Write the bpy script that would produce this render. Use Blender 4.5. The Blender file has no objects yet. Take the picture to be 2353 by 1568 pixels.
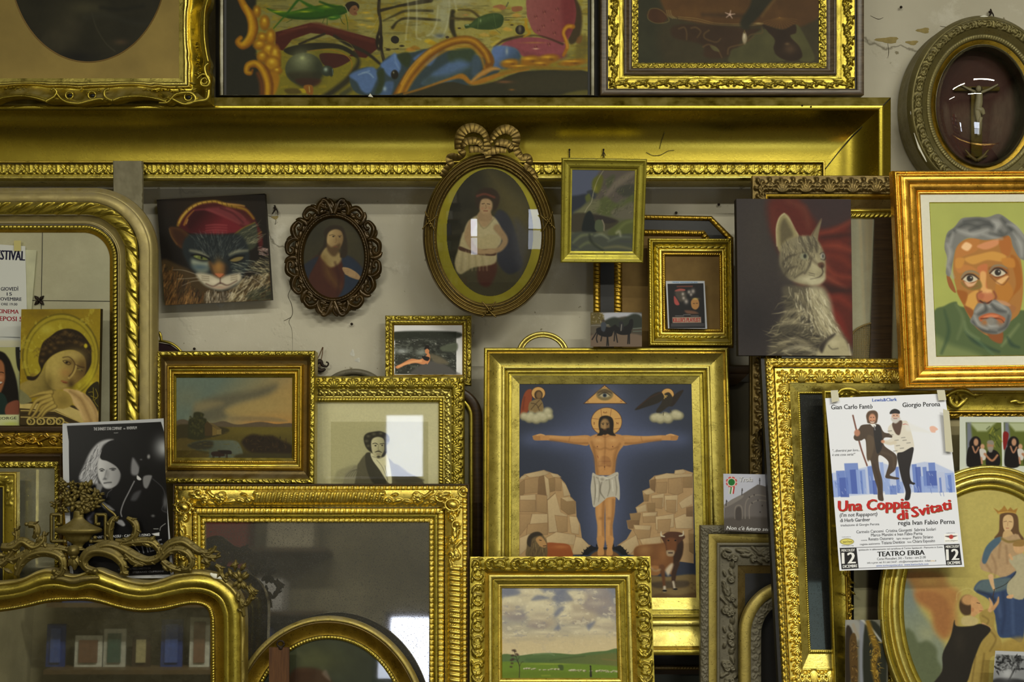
import bpy,math,random
import numpy as np
random.seed(7)
sc = bpy.context.scene
COL = sc.collection
# ---------------------------------------------------------------- camera
D = 3.0; CX,CY = 1176.5,784.0; CAMZ = 2.0; WALLY = 0.30
cam = bpy.data.cameras.new('camera'); camo = bpy.data.objects.new('camera',cam); COL.objects.link(camo)
camo.location = (0,-D,CAMZ); camo.rotation_euler = (math.pi/2,0,0)
cam.sensor_width = 36; cam.lens = 36*D/2.353; cam.clip_start = 0.05
sc.camera = camo
# ---------------------------------------------------------------- world,view
w = bpy.data.worlds.new('room_air'); sc.world = w; w.use_nodes = True
w.node_tree.nodes['Background'].inputs[0].default_value = (0.75,0.85,1.0,1)
w.node_tree.nodes['Background'].inputs[1].default_value = 1.0
sc.view_settings.view_transform = 'Standard'; sc.view_settings.look = 'None'
sc.view_settings.exposure = 0.60; sc.view_settings.gamma = 1.0; sc.view_settings.use_curve_mapping = False
# ---------------------------------------------------------------- lights the room has
def area(name,loc,rot,sx,sy,power,col):
    l = bpy.data.lights.new(name, 'AREA'); l.shape = 'RECTANGLE'; l.size = sx; l.size_y = sy
    l.energy = power; l.color = col
    o = bpy.data.objects.new(name,l); COL.objects.link(o); o.location = loc; o.rotation_euler = rot
    return o
TUBEC = (1.0,0.97,0.82)
TUBES = [(0.1,-2.6),(1.9,-2.4),(-1.5,-4.2),(1.5,-4.4)]
TUBEZ = 3.92
for i,(x,y) in enumerate(TUBES):
    area('fluorescent_light',(x,y,TUBEZ-0.075),(0,0,0),1.2,0.10,[22,30,66,84][i],TUBEC)
# daylight through the two windows of the far wall (a cool sky portal in each opening)
WIN = [(-1.0,0.80,-0.64,1.92),(1.5,0.95,2.3,2.2)]  # the second window is added to help light the picture wall
FARY = -6.6
for (x0,z0,x1,z1),k in zip(WIN,(1.0,0.6)):
    zc = z0+(z1-z0)*.5
    for a,b,q in ((zc,z1,1.0),(z0,zc,0.45)):   # upper pane at full power,lower pane turned down
        area('window_daylight',((x0+x1)/2,FARY-0.10,(a+b)/2),(math.pi/2,0,0),x1-x0,b-a,12*q*k*(x1-x0)*(b-a)/0.5,(0.80,0.86,1.0))

# ---------------------------------------------------------------- materials
def s2l(c):
    c = np.asarray(c,float)
    return np.where(c <= 0.04045,c/12.92,((c+0.055)/1.055)**2.4)
def rgb(r,g,b): return tuple(s2l([r/255,g/255,b/255])) + (1,)
class NT:
    def __init__(s,name):
        s.m = bpy.data.materials.new(name); s.m.use_nodes = True; s.t = s.m.node_tree
        s.b = s.t.nodes['Principled BSDF']; s.o = s.t.nodes['Material Output']
    def n(s,typ, **kw):
        x = s.t.nodes.new(typ)
        for k,v in kw.items():
            if k.startswith('i_'):
                key = k[2:]; x.inputs[int(key) if key.isdigit() else key].default_value = v
            else: setattr(x,k,v)
        return x
    def l(s,a,b): s.t.links.new(a,b)
    def coord(s,kind='Object'): return s.n('ShaderNodeTexCoord').outputs[kind]
    def noise(s,scale,detail=4,rough=0.6,vec=None,out=0,lo=None,hi=None):
        x = s.n('ShaderNodeTexNoise',i_Scale=scale,i_Detail=detail,i_Roughness=rough)
        s.l(vec or s.coord(),x.inputs['Vector'])
        r = x.outputs[out]
        if lo is not None: r = s.mr(r,lo,hi)
        return r
    def mr(s,v,lo,hi,a=0.0,b=1.0):
        x = s.n('ShaderNodeMapRange',i_1=lo,i_2=hi,i_3=a,i_4=b); s.l(v,x.inputs[0]); return x.outputs[0]
    def mix(s,f,a,b):
        x = s.n('ShaderNodeMix',data_type='RGBA')
        for k,v in ((0,f),(6,a),(7,b)):
            if hasattr(v, 'links') or isinstance(v,bpy.types.NodeSocket): s.l(v,x.inputs[k])
            else: x.inputs[k].default_value = v
        return x.outputs[2]
    def math(s,op,a,b=0.0):
        x = s.n('ShaderNodeMath',operation=op)
        for k,v in ((0,a),(1,b)):
            if isinstance(v,bpy.types.NodeSocket): s.l(v,x.inputs[k])
            else: x.inputs[k].default_value = v
        return x.outputs[0]
    def bump(s,hgt,strength=0.3,dist=0.002):
        x = s.n('ShaderNodeBump',i_Strength=strength,i_Distance=dist); s.l(hgt,x.inputs['Height'])
        s.l(x.outputs[0],s.b.inputs['Normal'])
def gold(name,base,worn,rough=0.32,dust=0.35,metal=1.0,wearscale=18,dustc=(150,142,118),wear=0.5,bump=0.25,spk=0.6,rv=1.0):
    m = NT(name); b = m.b
    w1 = m.noise(wearscale,6,0.65,lo=0.42,hi=0.72)
    w1 = m.math('MULTIPLY',w1,wear)
    c = m.mix(w1,base,worn)
    sp = m.noise(260,2,0.5,lo=0.64,hi=0.70)
    c = m.mix(m.math('MULTIPLY',sp,spk),c,(0.03,0.022,0.01,1))
    g = m.n('ShaderNodeNewGeometry'); sx = m.n('ShaderNodeSeparateXYZ'); m.l(g.outputs['Normal'],sx.inputs[0])
    up = m.mr(sx.outputs[2],0.12,0.85)
    dn = m.noise(30,5,0.6,lo=0.30,hi=0.65)
    dm = m.math('MULTIPLY',m.math('MULTIPLY',up,dn),dust)
    c = m.mix(dm,c,rgb(*dustc))
    m.l(c,b.inputs['Base Color'])
    me = m.math('SUBTRACT',metal,m.math('ADD',dm,m.math('MULTIPLY',w1,0.35)))
    m.l(m.math('MAXIMUM',me,0.0),b.inputs['Metallic'])
    r = m.math('ADD',m.mr(m.noise(40,4,0.6),0.3,0.7,rough-0.07*rv,rough+0.14*rv),m.math('MULTIPLY',dm,0.5))
    m.l(r,b.inputs['Roughness'])
    m.bump(m.noise(160,4,0.7),bump,0.0015)
    return m.m
def plain(name,c,rough=0.6,metal=0.0,var=0.15,scale=30,bump=0.15,spec=0.4,c2=None,stretch=None):
    m = NT(name); v = None
    if stretch:
        mp = m.n('ShaderNodeMapping'); mp.inputs['Scale'].default_value = stretch; m.l(m.coord(),mp.inputs['Vector']); v = mp.outputs[0]
    n = m.noise(scale,5,0.6,vec=v,lo=0.3,hi=0.7)
    c2 = c2 or (c[0]*(1-var*2),c[1]*(1-var*2),c[2]*(1-var*2),1)
    m.l(m.mix(n,c,c2),m.b.inputs['Base Color'])
    m.b.inputs['Roughness'].default_value = rough; m.b.inputs['Metallic'].default_value = metal
    m.b.inputs['Specular IOR Level'].default_value = spec
    if bump: m.bump(n,bump,0.001)
    return m.m
def paintmat(name,rough,spec=0.4,bump=0.12,bs=350):
    m = NT(name); a = m.n('ShaderNodeAttribute',attribute_name='Col')
    m.l(a.outputs['Color'],m.b.inputs['Base Color'])
    m.b.inputs['Roughness'].default_value = rough; m.b.inputs['Specular IOR Level'].default_value = spec
    if bump: m.bump(m.noise(bs,3,0.6),bump,0.0006)
    return m.m
def glassmat(name,refl=0.08,rough=0.02,tint=(1,1,1,1)):
    m = NT(name); t = m.n('ShaderNodeBsdfTransparent'); t.inputs[0].default_value = tint
    g = m.n('ShaderNodeBsdfGlossy'); g.inputs['Roughness'].default_value = rough; g.inputs[0].default_value = (1,1,1,1)
    lw = m.n('ShaderNodeLayerWeight'); lw.inputs[0].default_value = 0.35
    f = m.mr(lw.outputs['Fresnel'],0.0,1.0,refl,1.0)
    x = m.n('ShaderNodeMixShader'); m.l(f,x.inputs[0]); m.l(t.outputs[0],x.inputs[1]); m.l(g.outputs[0],x.inputs[2])
    m.l(x.outputs[0],m.o.inputs['Surface']); return m.m
def mirrormat(name,tint,grime_reflection,gr=0.25,rough=0.015,scale=9,lo=0.45,hi=0.75,base=0.12,sp=.35):
    m = NT(name); m.b.inputs['Base Color'].default_value = grime_reflection; m.b.inputs['Roughness'].default_value = 0.6  # diffuse share: grime, and the reflected wall in the pale mirrors
    g = m.n('ShaderNodeBsdfGlossy'); g.inputs[0].default_value = tint; g.inputs['Roughness'].default_value = rough
    n1 = m.noise(scale,6,0.7,lo=lo,hi=hi); n2 = m.noise(420,2,0.5,lo=0.58,hi=0.66)
    f = m.math('ADD',m.math('ADD',m.math('MULTIPLY',n1,gr),m.math('MULTIPLY',n2,sp)),base)
    f = m.math('MINIMUM',f,1.0)
    x = m.n('ShaderNodeMixShader'); m.l(f,x.inputs[0]); m.l(g.outputs[0],x.inputs[1]); m.l(m.b.outputs[0],x.inputs[2])
    m.l(x.outputs[0],m.o.inputs['Surface']); return m.m
G = dict(
 gold=gold('aged_gold_leaf',(0.50,0.40,0.060,1),(0.20,0.15,0.022,1)),
 bright=gold('bright_gold_leaf',(0.74,0.57,0.11,1),(0.36,0.26,0.04,1),rough=0.30,dust=0.2),
 pale=gold('pale_gold',(0.62,0.52,0.13,1),(0.34,0.27,0.06,1),rough=0.30,dust=0.25,wear=0.35),
 cove=gold('smooth_gold_cove',(0.43,0.34,0.045,1),(0.46,0.36,0.045,1),rough=0.27,dust=0.6,wear=0.0,spk=0.12,rv=0.1,wearscale=1.5,bump=0.08),
 dull=gold('dull_bronze_gold',(0.42,0.33,0.085,1),(0.20,0.15,0.04,1),rough=0.42,dust=0.8,dustc=(128,118,92),metal=0.85),
 dark=gold('dark_bronze',(0.20,0.14,0.045,1),(0.07,0.05,0.02,1),rough=0.35,dust=0.4,metal=0.8,dustc=(110,100,78)),
 deep=gold('deep_old_gold',(0.44,0.28,0.03,1),(0.15,0.09,0.015,1),rough=0.30,dust=0.3),
 orange=gold('orange_gold',(0.90,0.50,0.07,1),(0.55,0.22,0.03,1),rough=0.24,dust=0.1,wear=0.4,bump=0.06,wearscale=5),
 carved=gold('grey_carved_wood',(0.13,0.115,0.075,1),(0.06,0.05,0.03,1),rough=0.5,dust=0.9,metal=0.25,dustc=(112,106,86)),
 dusty=gold('dusty_bronze_gilt',(0.38,0.31,0.12,1),(0.22,0.17,0.08,1),rough=0.40,dust=0.85,dustc=(128,118,98),metal=0.6,bump=.1,spk=.2),
 olive=gold('olive_oval_gilt',(0.20,0.17,0.06,1),(0.09,0.075,0.03,1),rough=0.42,dust=0.7,metal=0.6,dustc=(120,114,92)),
 wood=plain('dark_brown_wood',rgb(70,52,30),0.38,scale=12,stretch=(1,8,14),c2=rgb(44,32,18)),
 woodg=plain('greyed_wood',rgb(104,88,66),0.34,scale=14,stretch=(1,8,14),c2=rgb(62,50,36),spec=0.6),
 black=plain('black_paint',rgb(20,18,15),0.45),
 silver=plain('pewter_grey_frame',rgb(120,118,104),0.32,metal=0.85,c2=rgb(84,80,64)),
 liner=plain('white_linen_liner',rgb(232,230,214),0.8,var=0.03,scale=120),
 card=plain('brown_cardboard',rgb(128,102,54),0.8,scale=16,c2=rgb(104,80,38)),
 iron=plain('rusty_iron',rgb(52,42,34),0.6,metal=0.6),
 paint=paintmat('painted_picture',0.5,0.22),canvas=paintmat('painted_canvas',0.6,0.25,0.25,600),
 print=paintmat('printed_sheet',0.45,0.2,0.03),varnish=paintmat('varnished_painting',0.55,0.18,0.1,90),
 edge=plain('canvas_edge',rgb(58,52,46),0.75),
 glass=glassmat('picture_glass',0.0),dome=glassmat('domed_glass',0.05,0.01),
)
# ---------------------------------------------------------------- mapping photograph coordinates to places in the room
def wp(x,y,Y):
    x = np.asarray(x,float); y = np.asarray(y,float); Y = np.asarray(Y,float)+0*x
    k = (D+Y)/D/1000.
    return np.stack([(x-CX)*k,Y,CAMZ-(y-CY)*k],-1)
class MB:
    """collects vertex grids and loose faces into ONE mesh"""
    def __init__(s): s.v = []; s.f4 = []; s.f3 = []; s.c = []; s.n = 0; s.mi = []; s.cur = 0; s.mi3 = []
    def addv(s,P,col=None):
        P = np.asarray(P,float).reshape(-1,3); b = s.n; s.v.append(P); s.n += len(P)
        s.c.append(np.broadcast_to(np.asarray((0.5,0.5,0.5) if col is None else col,float),(len(P),3)) if col is None or np.ndim(col) == 1 else np.asarray(col,float).reshape(-1,3))
        return b
    def grid(s,P,col=None,mask=None,wrap=False,flip=None):
        P = np.asarray(P,float); ny,nx = P.shape[:2]; b = s.addv(P,col)
        I = np.arange(ny*nx).reshape(ny,nx)
        if wrap: I = np.concatenate([I,I[:, :1]],1)
        q = np.stack([I[:-1, :-1],I[1:, :-1],I[1:,1:],I[:-1,1:]],-1)
        if mask is not None: q = q[mask]
        q = q.reshape(-1,4)
        if flip is None:   # outward = towards the viewer on average
            A = P.reshape(-1,3); k = q[::max(1,len(q)//200)]
            nn = np.cross(A[k[:,2]]-A[k[:,0]],A[k[:,3]]-A[k[:,1]]).sum(0)
            flip = nn[1] > 0
        if flip: q = q[:, ::-1]
        s.f4.append(q+b); s.mi.append(np.full(len(q),s.cur,np.int32)); return b
    def faces(s,P,F,col=None):
        b = s.addv(P,col)
        for f in F:
            if len(f) == 4: s.f4.append(np.array([f])+b); s.mi.append(np.array([s.cur],np.int32))
            else: s.f3.append(np.array([f])+b); s.mi3.append(np.array([s.cur],np.int32))
    def box(s,a,b,f=None):
        x0,y0,z0 = a; x1,y1,z1 = b
        P = np.array([(x,y,z) for x in (x0,x1) for y in (y0,y1) for z in (z0,z1)],float)
        if f is not None: P = f(P)
        s.faces(P,[(0,1,3,2),(4,6,7,5),(0,4,5,1),(2,3,7,6),(0,2,6,4),(1,5,7,3)])
    def build(s,name,mat,parent=None,loc=None,smooth=True):
        V = np.concatenate(s.v); me = bpy.data.meshes.new(name)
        q = np.concatenate(s.f4) if s.f4 else np.zeros((0,4),int); t = np.concatenate(s.f3) if s.f3 else np.zeros((0,3),int)
        me.vertices.add(len(V)); me.vertices.foreach_set('co',V.astype(np.float32).ravel())
        li = np.concatenate([q.ravel(),t.ravel()]).astype(np.int32)
        me.loops.add(len(li)); me.loops.foreach_set('vertex_index',li)
        ls = np.concatenate([np.arange(len(q))*4,len(q)*4+np.arange(len(t))*3]).astype(np.int32)
        me.polygons.add(len(q)+len(t)); me.polygons.foreach_set('loop_start',ls)
        mi = np.concatenate(s.mi+s.mi3) if (s.mi or s.mi3) else np.zeros(0,np.int32)
        me.polygons.foreach_set('material_index',mi)
        me.polygons.foreach_set('use_smooth',np.full(len(q)+len(t),smooth))
        for m in (mat if isinstance(mat,(list,tuple)) else [mat]): me.materials.append(m)
        a = me.color_attributes.new('Col', 'FLOAT_COLOR', 'POINT')
        Cc = np.concatenate(s.c); a.data.foreach_set('color',np.concatenate([Cc,np.ones((len(Cc),1))],1).astype(np.float32).ravel())
        me.update(calc_edges=True); me.validate()
        o = bpy.data.objects.new(name,me); COL.objects.link(o)
        if parent is not None: o.parent = parent
        if loc is not None: o.location = loc
        return o
class T:
    """one thing: rectangle of the photograph it fills,its real distance at top and bottom"""
    def __init__(s,name,label,cat,rect,Y,Yb=None,quad=None,group=None,thick=25):
        s.rect = x0,y0,x1,y1 = rect; q = quad or [(x0,y0),(x1,y0),(x1,y1),(x0,y1)]
        Yb = Y if Yb is None else Yb; s.thick = thick
        s.C = [wp(q[0][0],q[0][1],Y),wp(q[1][0],q[1][1],Y),wp(q[2][0],q[2][1],Yb),wp(q[3][0],q[3][1],Yb)]
        n = np.cross(s.C[1]-s.C[0],s.C[3]-s.C[0]); n = n/np.linalg.norm(n); s.nrm = n if n[1] < 0 else -n
        s.org = (s.C[2]+s.C[3])/2
        e = bpy.data.objects.new(name,None); COL.objects.link(e); e.location = s.org; e.empty_display_size = 0.02
        e['label'] = label; e['category'] = cat
        if group: e['group'] = group
        s.e = e; s.n = name
    def m(s,x,y,h=0.0):
        x0,y0,x1,y1 = s.rect; x = np.asarray(x,float); y = np.asarray(y,float)
        u = ((x-x0)/(x1-x0))[...,None]; v = ((y-y0)/(y1-y0))[...,None]
        A,B,C_,E = s.C
        W = (A*(1-u)+B*u)*(1-v)+(E*(1-u)+C_*u)*v
        return W+(np.asarray(h,float)+0*x)[...,None]/1000.*s.nrm-s.org
    def add(s,mb,name,mat,smooth=True,parent=None,label=None):
        o = mb.build(name,mat,parent or s.e,smooth=smooth)
        if label: o['label'] = label
        return o
# ---- outlines (all in photograph units,clockwise from top-left) ----
def resample(P,n=None,step=None,closed=False):
    P = np.asarray(P,float)
    if closed: P = np.concatenate([P,P[:1]])
    d = np.concatenate([[0],np.cumsum(np.hypot(*np.diff(P,axis=0).T))])
    if n is None: n = max(2,int(d[-1]/step)+1)
    t = np.linspace(0,d[-1],n+(1 if closed else 0))
    R = np.stack([np.interp(t,d,P[:,0]),np.interp(t,d,P[:,1])],-1)
    return R[:-1] if closed else R
def smooth(P,closed=False,k=10):
    P = [np.array(p,float) for p in P]; n = len(P); out = []
    for i in range(n if closed else n-1):
        g = (lambda j: P[j % n]) if closed else (lambda j: P[min(max(j,0),n-1)])
        a,b,c,d = g(i-1),g(i),g(i+1),g(i+2)
        for t in np.arange(k)/k:
            out.append(0.5*((2*b)+(c-a)*t+(2*a-5*b+4*c-d)*t*t+(3*b-a-3*c+d)*t**3))
    if not closed: out.append(P[-1])
    return np.array(out)
def rectsides(r,ins,sides='TRBL',wl=None):
    """four sides,outer and inner edge; ins = width or (l,t,r,b)"""
    x0,y0,x1,y1 = r; l,t,rr,b = (ins,)*4 if np.isscalar(ins) else ins
    o = [(x0,y0),(x1,y0),(x1,y1),(x0,y1)]; i = [(x0+l,y0+t),(x1-rr,y0+t),(x1-rr,y1-b),(x0+l,y1-b)]
    S = dict(T=(0,1),R=(1,2),B=(2,3),L=(3,0)); out = []
    for k in sides:
        a,b_ = S[k]; out.append((np.array([o[a],o[b_]]),np.array([i[a],i[b_]]),False))
    return out
def ellsides(cx,cy,rx,ry,w,n=220,a0=0,a1=2*math.pi):
    full = abs(a1-a0-2*math.pi) < 1e-6
    a = np.linspace(a0,a1,n,endpoint=not full)
    o = np.stack([cx+rx*np.sin(a),cy-ry*np.cos(a)],-1); i = np.stack([cx+(rx-w)*np.sin(a),cy-(ry-w)*np.cos(a)],-1)
    return [(o,i,full)]
# ---- ornament heightmaps ----
def stamp(H,pts,r0,r1,h=1.0,py=True):
    """rounded stroke of height h (mm) along pts,tiling along x"""
    Hh,W = H.shape; pts = np.asarray(pts,float); d = np.concatenate([[0],np.cumsum(np.hypot(*np.diff(pts,axis=0).T))])
    n = max(2,int(d[-1]/0.7)); t = np.linspace(0,d[-1],n)
    X = np.interp(t,d,pts[:,0]); Yy = np.interp(t,d,pts[:,1]); R = r0+(r1-r0)*t/max(d[-1],1e-6)
    for x,y,r in zip(X,Yy,R):
        R_ = int(r)+2; xi,yi = int(round(x)),int(round(y))
        ys = np.arange(max(0,yi-R_),min(Hh,yi+R_+1)); xs = np.arange(xi-R_,xi+R_+1)
        if len(ys) == 0: continue
        dd = (ys[:,None]-y)**2+(xs[None]-x)**2
        v = h*np.sqrt(np.clip(1-dd/(r*r+1e-6),0,1))*min(1,r/3.5)
        xm = xs % W; H[np.ix_(ys,xm)] = np.maximum(H[np.ix_(ys,xm)],v)
def spiral(cx,cy,r0,r1,a0,turns,n=40):
    a = np.linspace(0,turns*2*math.pi,n); r = r0+(r1-r0)*np.linspace(0,1,n)
    return np.stack([cx+r*np.cos(a0+a),cy+r*np.sin(a0+a)],-1)
def leafstamp(H,x,y,ang,L,wd,h=1.0,lobes=3):
    c,s = math.cos(ang),math.sin(ang)
    stamp(H,[(x,y),(x+L*c,y+L*s)],wd*0.55,wd*0.2,h)
    for k in range(lobes):
        f = 0.15+0.6*k/lobes
        for sg in (-1,1):
            b = ang+sg*0.75; l2 = L*0.42*(1-0.35*k/lobes)
            px,py = x+L*f*c,y+L*f*s
            stamp(H,[(px,py),(px+l2*math.cos(b),py+l2*math.sin(b)),(px+l2*1.25*math.cos(ang+sg*0.35),py+l2*1.25*math.sin(ang+sg*0.35))],wd*0.42,wd*0.15,h*0.85)
def tile(kind):
    rs = random.Random(kind); Hh = 72
    if kind == 'vine':
        W = 176; H = np.zeros((Hh,W)); X = np.linspace(-10,W+10,80)
        stamp(H,np.stack([X,36+17*np.sin(X/W*2*math.pi)],-1),4,4,0.9)
        for i in range(2):
            x = 44+88*i; sg = 1 if i == 0 else -1
            stamp(H,spiral(x,36-sg*2,20,4,math.pi*(0.5 if i else -0.5),1.2*(-sg),60),5,3.5,1)
            stamp(H,[(x,36-sg*2),(x+.1,36)],7,7,1.2)
            leafstamp(H,x+26,36+sg*14,sg*1.2,20,11,1); leafstamp(H,x-30,36+sg*16,math.pi-sg*0.9,18,10,1)
            leafstamp(H,x+30,36-sg*10,-sg*0.9,22,10,0.9)
    elif kind == 'acanthus':
        W = 96; H = np.zeros((Hh,W))
        for k,a in enumerate(np.linspace(-1.25,1.25,7)):
            r = 40-8*abs(a); pts = [(48+4*math.sin(a),66),(48+18*math.sin(a),66-16*math.cos(a)),(48+r*math.sin(a),64-r*1.2*math.cos(a)),(48+(r+5)*math.sin(a*1.25),62-r*1.1*math.cos(a*1.2))]
            stamp(H,smooth(pts),5,5.5 if k % 2 else 6.5,1)
        stamp(H,spiral(0,44,14,3,-math.pi/2,1.3,50),5,4,0.95); stamp(H,spiral(0,44,14,3,-math.pi/2,-1.3,50),5,4,0.8)
        stamp(H,[(0,14),(0.1,26)],8,3,0.9); stamp(H,[(0,44),(.1,44)],5,5,1.2)
        stamp(H,[(0,69),(W,69)],3,3,0.7)
    elif kind == 'cscroll':
        W = 118; H = np.zeros((Hh,W))
        stamp(H,spiral(40,38,27,21,2.4,0.72,60),5.5,5,1); stamp(H,spiral(58,26,9,2,0.2,-1.1,40),5,4,1.05)
        stamp(H,spiral(26,56,8,2,3.0,1.1,40),5,4,1.05)
        for i in range(-3,4):
            for j in range(-3,4):
                if i*i+j*j < 8: stamp(H,[(40+i*6.4+(j % 2)*3,38+j*5.6),(40.1+i*6.4+(j % 2)*3,38+j*5.6)],3.4,3.4,0.75)
        leafstamp(H,74,14,0.5,30,12,1); leafstamp(H,80,62,-0.35,28,12,0.95); leafstamp(H,96,44,-1.2,20,11,1)
        stamp(H,spiral(92,40,13,3,1.5,-1.2,40),4.5,3.5,1); leafstamp(H,112,62,0.3,22,9,0.9); leafstamp(H,6,10,0.2,22,9,0.9)
    elif kind == 'foliage':
        W = 210; H = np.zeros((Hh,W))
        for i in range(15):
            leafstamp(H,rs.uniform(0,W),rs.uniform(14,58),rs.uniform(-math.pi,math.pi),rs.uniform(16,30),rs.uniform(9,13),rs.uniform(.7,1))
        for i in range(7):
            x,y = rs.uniform(0,W),rs.uniform(18,54); stamp(H,spiral(x,y,11,2,rs.uniform(0,6),rs.choice((-1.3,1.3)),40),4.5,3.5,1.05)
    elif kind == 'leaves':      # laurel: overlapping lance leaves running along
        W = 44; H = np.zeros((Hh,W))
        for (x,y,a,L,wd) in [(4,38,0.75,34,13),(4,34,-0.75,34,13),(26,36,0.25,26,12),(26,36,-0.3,26,12),(0,58,0.3,26,11),(22,14,-0.2,26,11)]:
            leafstamp(H,x,y,a,L,wd,1,2)
        for x in (14,36): stamp(H,[(x,36),(x+.1,36)],5,5,1.15)
    elif kind == 'knot':
        W = 150; H = np.zeros((Hh,W)); X = np.linspace(0,W,90)
        stamp(H,[(0,4),(W,4)],3.5,3.5,0.9); stamp(H,[(0,67),(W,67)],3.5,3.5,0.9)
        stamp(H,np.stack([X,36+20*np.sin(X/W*4*math.pi)],-1),4,4,0.8)
        for x,sg in ((18,1),(56,-1),(93,1),(131,-1)):
            stamp(H,spiral(x,36+sg*2,15,3,sg*1.57,sg*1.2,50),4,3,0.85); leafstamp(H,x+18,36-sg*4,sg*1.0,22,8,0.8,2)
    elif kind == 'eggleaf':     # waterleaf and dart
        W = 96; H = np.zeros((Hh,W))
        for k in range(7):
            f = k/6; stamp(H,smooth([(48+4*(f-.5),6),(48+66*(f-.5),22),(48+56*(f-.5),44),(48+6*(f-.5),67)]),8,4,.8)
        stamp(H,[(48,6),(48,66)],6,4,1.15)
        for sx in (-1,1): stamp(H,smooth([(48+sx*30,10),(48+sx*36,28),(48+sx*24,50),(48,70)]),6,4,1.1)
        stamp(H,[(0,36),(0.1,60)],4,11,1.0); stamp(H,[(0,3),(W,3)],4,4,0.8)
    elif kind == 'roses':
        W = 200; H = np.zeros((Hh,W)); X = np.linspace(-10,W+10,80)
        stamp(H,np.stack([X,36+20*np.sin(X/W*4*math.pi)],-1),3.2,3.2,0.9)
        for x,y in ((25,44),(75,28),(125,44),(175,28)):
            for a in np.arange(5)*1.257: stamp(H,[(x+7*math.cos(a),y+7*math.sin(a)),(x+10*math.cos(a),y+10*math.sin(a))],6,6,1)
            stamp(H,[(x,y),(x+.1,y)],5,5,1.3)
            for a in (0.4,2.4,-2.0,-0.7): leafstamp(H,x+14*math.cos(a),y+14*math.sin(a),a,17,8,0.85,2)
    # soften
    K = np.array([.25,.5,.25])
    for ax in (0,1):
        H = sum(k*np.roll(H,s_-1,axis=ax) for s_,k in enumerate(K))
    return H
TI = {}
def orn_tile(kind,width,h,flip=False,period=None,sym=True,rng=None):
    """ornament from a heightmap stretched over the band; width = band width (mm),h = relief (mm)"""
    if kind not in TI: TI[kind] = tile(kind)
    H = TI[kind]; Hh,W = H.shape; sc_ = width/Hh; per = period or W*sc_
    def f(s,v,L):
        a = np.abs(s) if sym else s
        X = (a/per*W) % W; Y_ = (1-v if flip else v)*(Hh-1.001)
        x0 = np.floor(X).astype(int); y0 = np.clip(np.floor(Y_).astype(int),0,Hh-2); fx = X-x0; fy = Y_-y0; x1 = (x0+1) % W; x0 = x0 % W
        r = (H[y0,x0]*(1-fx)+H[y0,x1]*fx)*(1-fy)+(H[y0+1,x0]*(1-fx)+H[y0+1,x1]*fx)*fy
        r = r*h
        if rng: r = r*np.clip((np.abs(s)-(rng[0] if rng[0] >= 0 else L/2+rng[0]))/4,0,1)*np.clip(((rng[1] if rng[1] > 0 else L/2+rng[1])-np.abs(s))/4,0,1)
        return r
    return f
def beads(p,h):
    return lambda s,v,L: h*np.sqrt(np.clip(1-((s % p-p/2)/(p/2))**2*1.02-(2*v-1)**2,0,1))
def rope(p,h,slant=1.0):
    return lambda s,v,L: h*np.abs(np.sin(math.pi*(s/p+slant*v)))**0.6*np.sqrt(np.clip(1-(2*v-1)**2,0,1))
def dent(p,h,duty=0.6):
    return lambda s,v,L: h*np.clip(3*(duty/2+0.17-np.abs((s % p)/p-0.5))/0.5,0,1)*np.clip(6*(0.5-np.abs(v-0.5)),0,1)
def ribs(p,h,slant=0.0,lo=0.0,hi=1.0):
    return lambda s,v,L: h*np.sqrt(np.clip(1-(2*((s/p+slant*v) % 1)-1)**2,0,1))*np.clip((v-lo)*8,0,1)*np.clip((hi-v)*8,0,1)
def gauss_noise(scale,h,seed=0):
    r = np.random.RandomState(seed); A = r.rand(64,64)
    def f(s,v,L,w=40):
        x = (s/scale) % 64; y = (v*w/scale) % 64; x0 = x.astype(int); y0 = y.astype(int); fx = x-x0; fy = y-y0
        fx = fx*fx*(3-2*fx); fy = fy*fy*(3-2*fy)
        return h*((A[y0 % 64,x0 % 64]*(1-fx)+A[y0 % 64,(x0+1) % 64]*fx)*(1-fy)+(A[(y0+1) % 64,x0 % 64]*(1-fx)+A[(y0+1) % 64,(x0+1) % 64]*fx)*fy)
    return f
def addo(*fs): return lambda s,v,L: sum(f(s,v,L) for f in fs)
def maxo(*fs): return lambda s,v,L: np.maximum.reduce([f(s,v,L) for f in fs])
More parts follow.
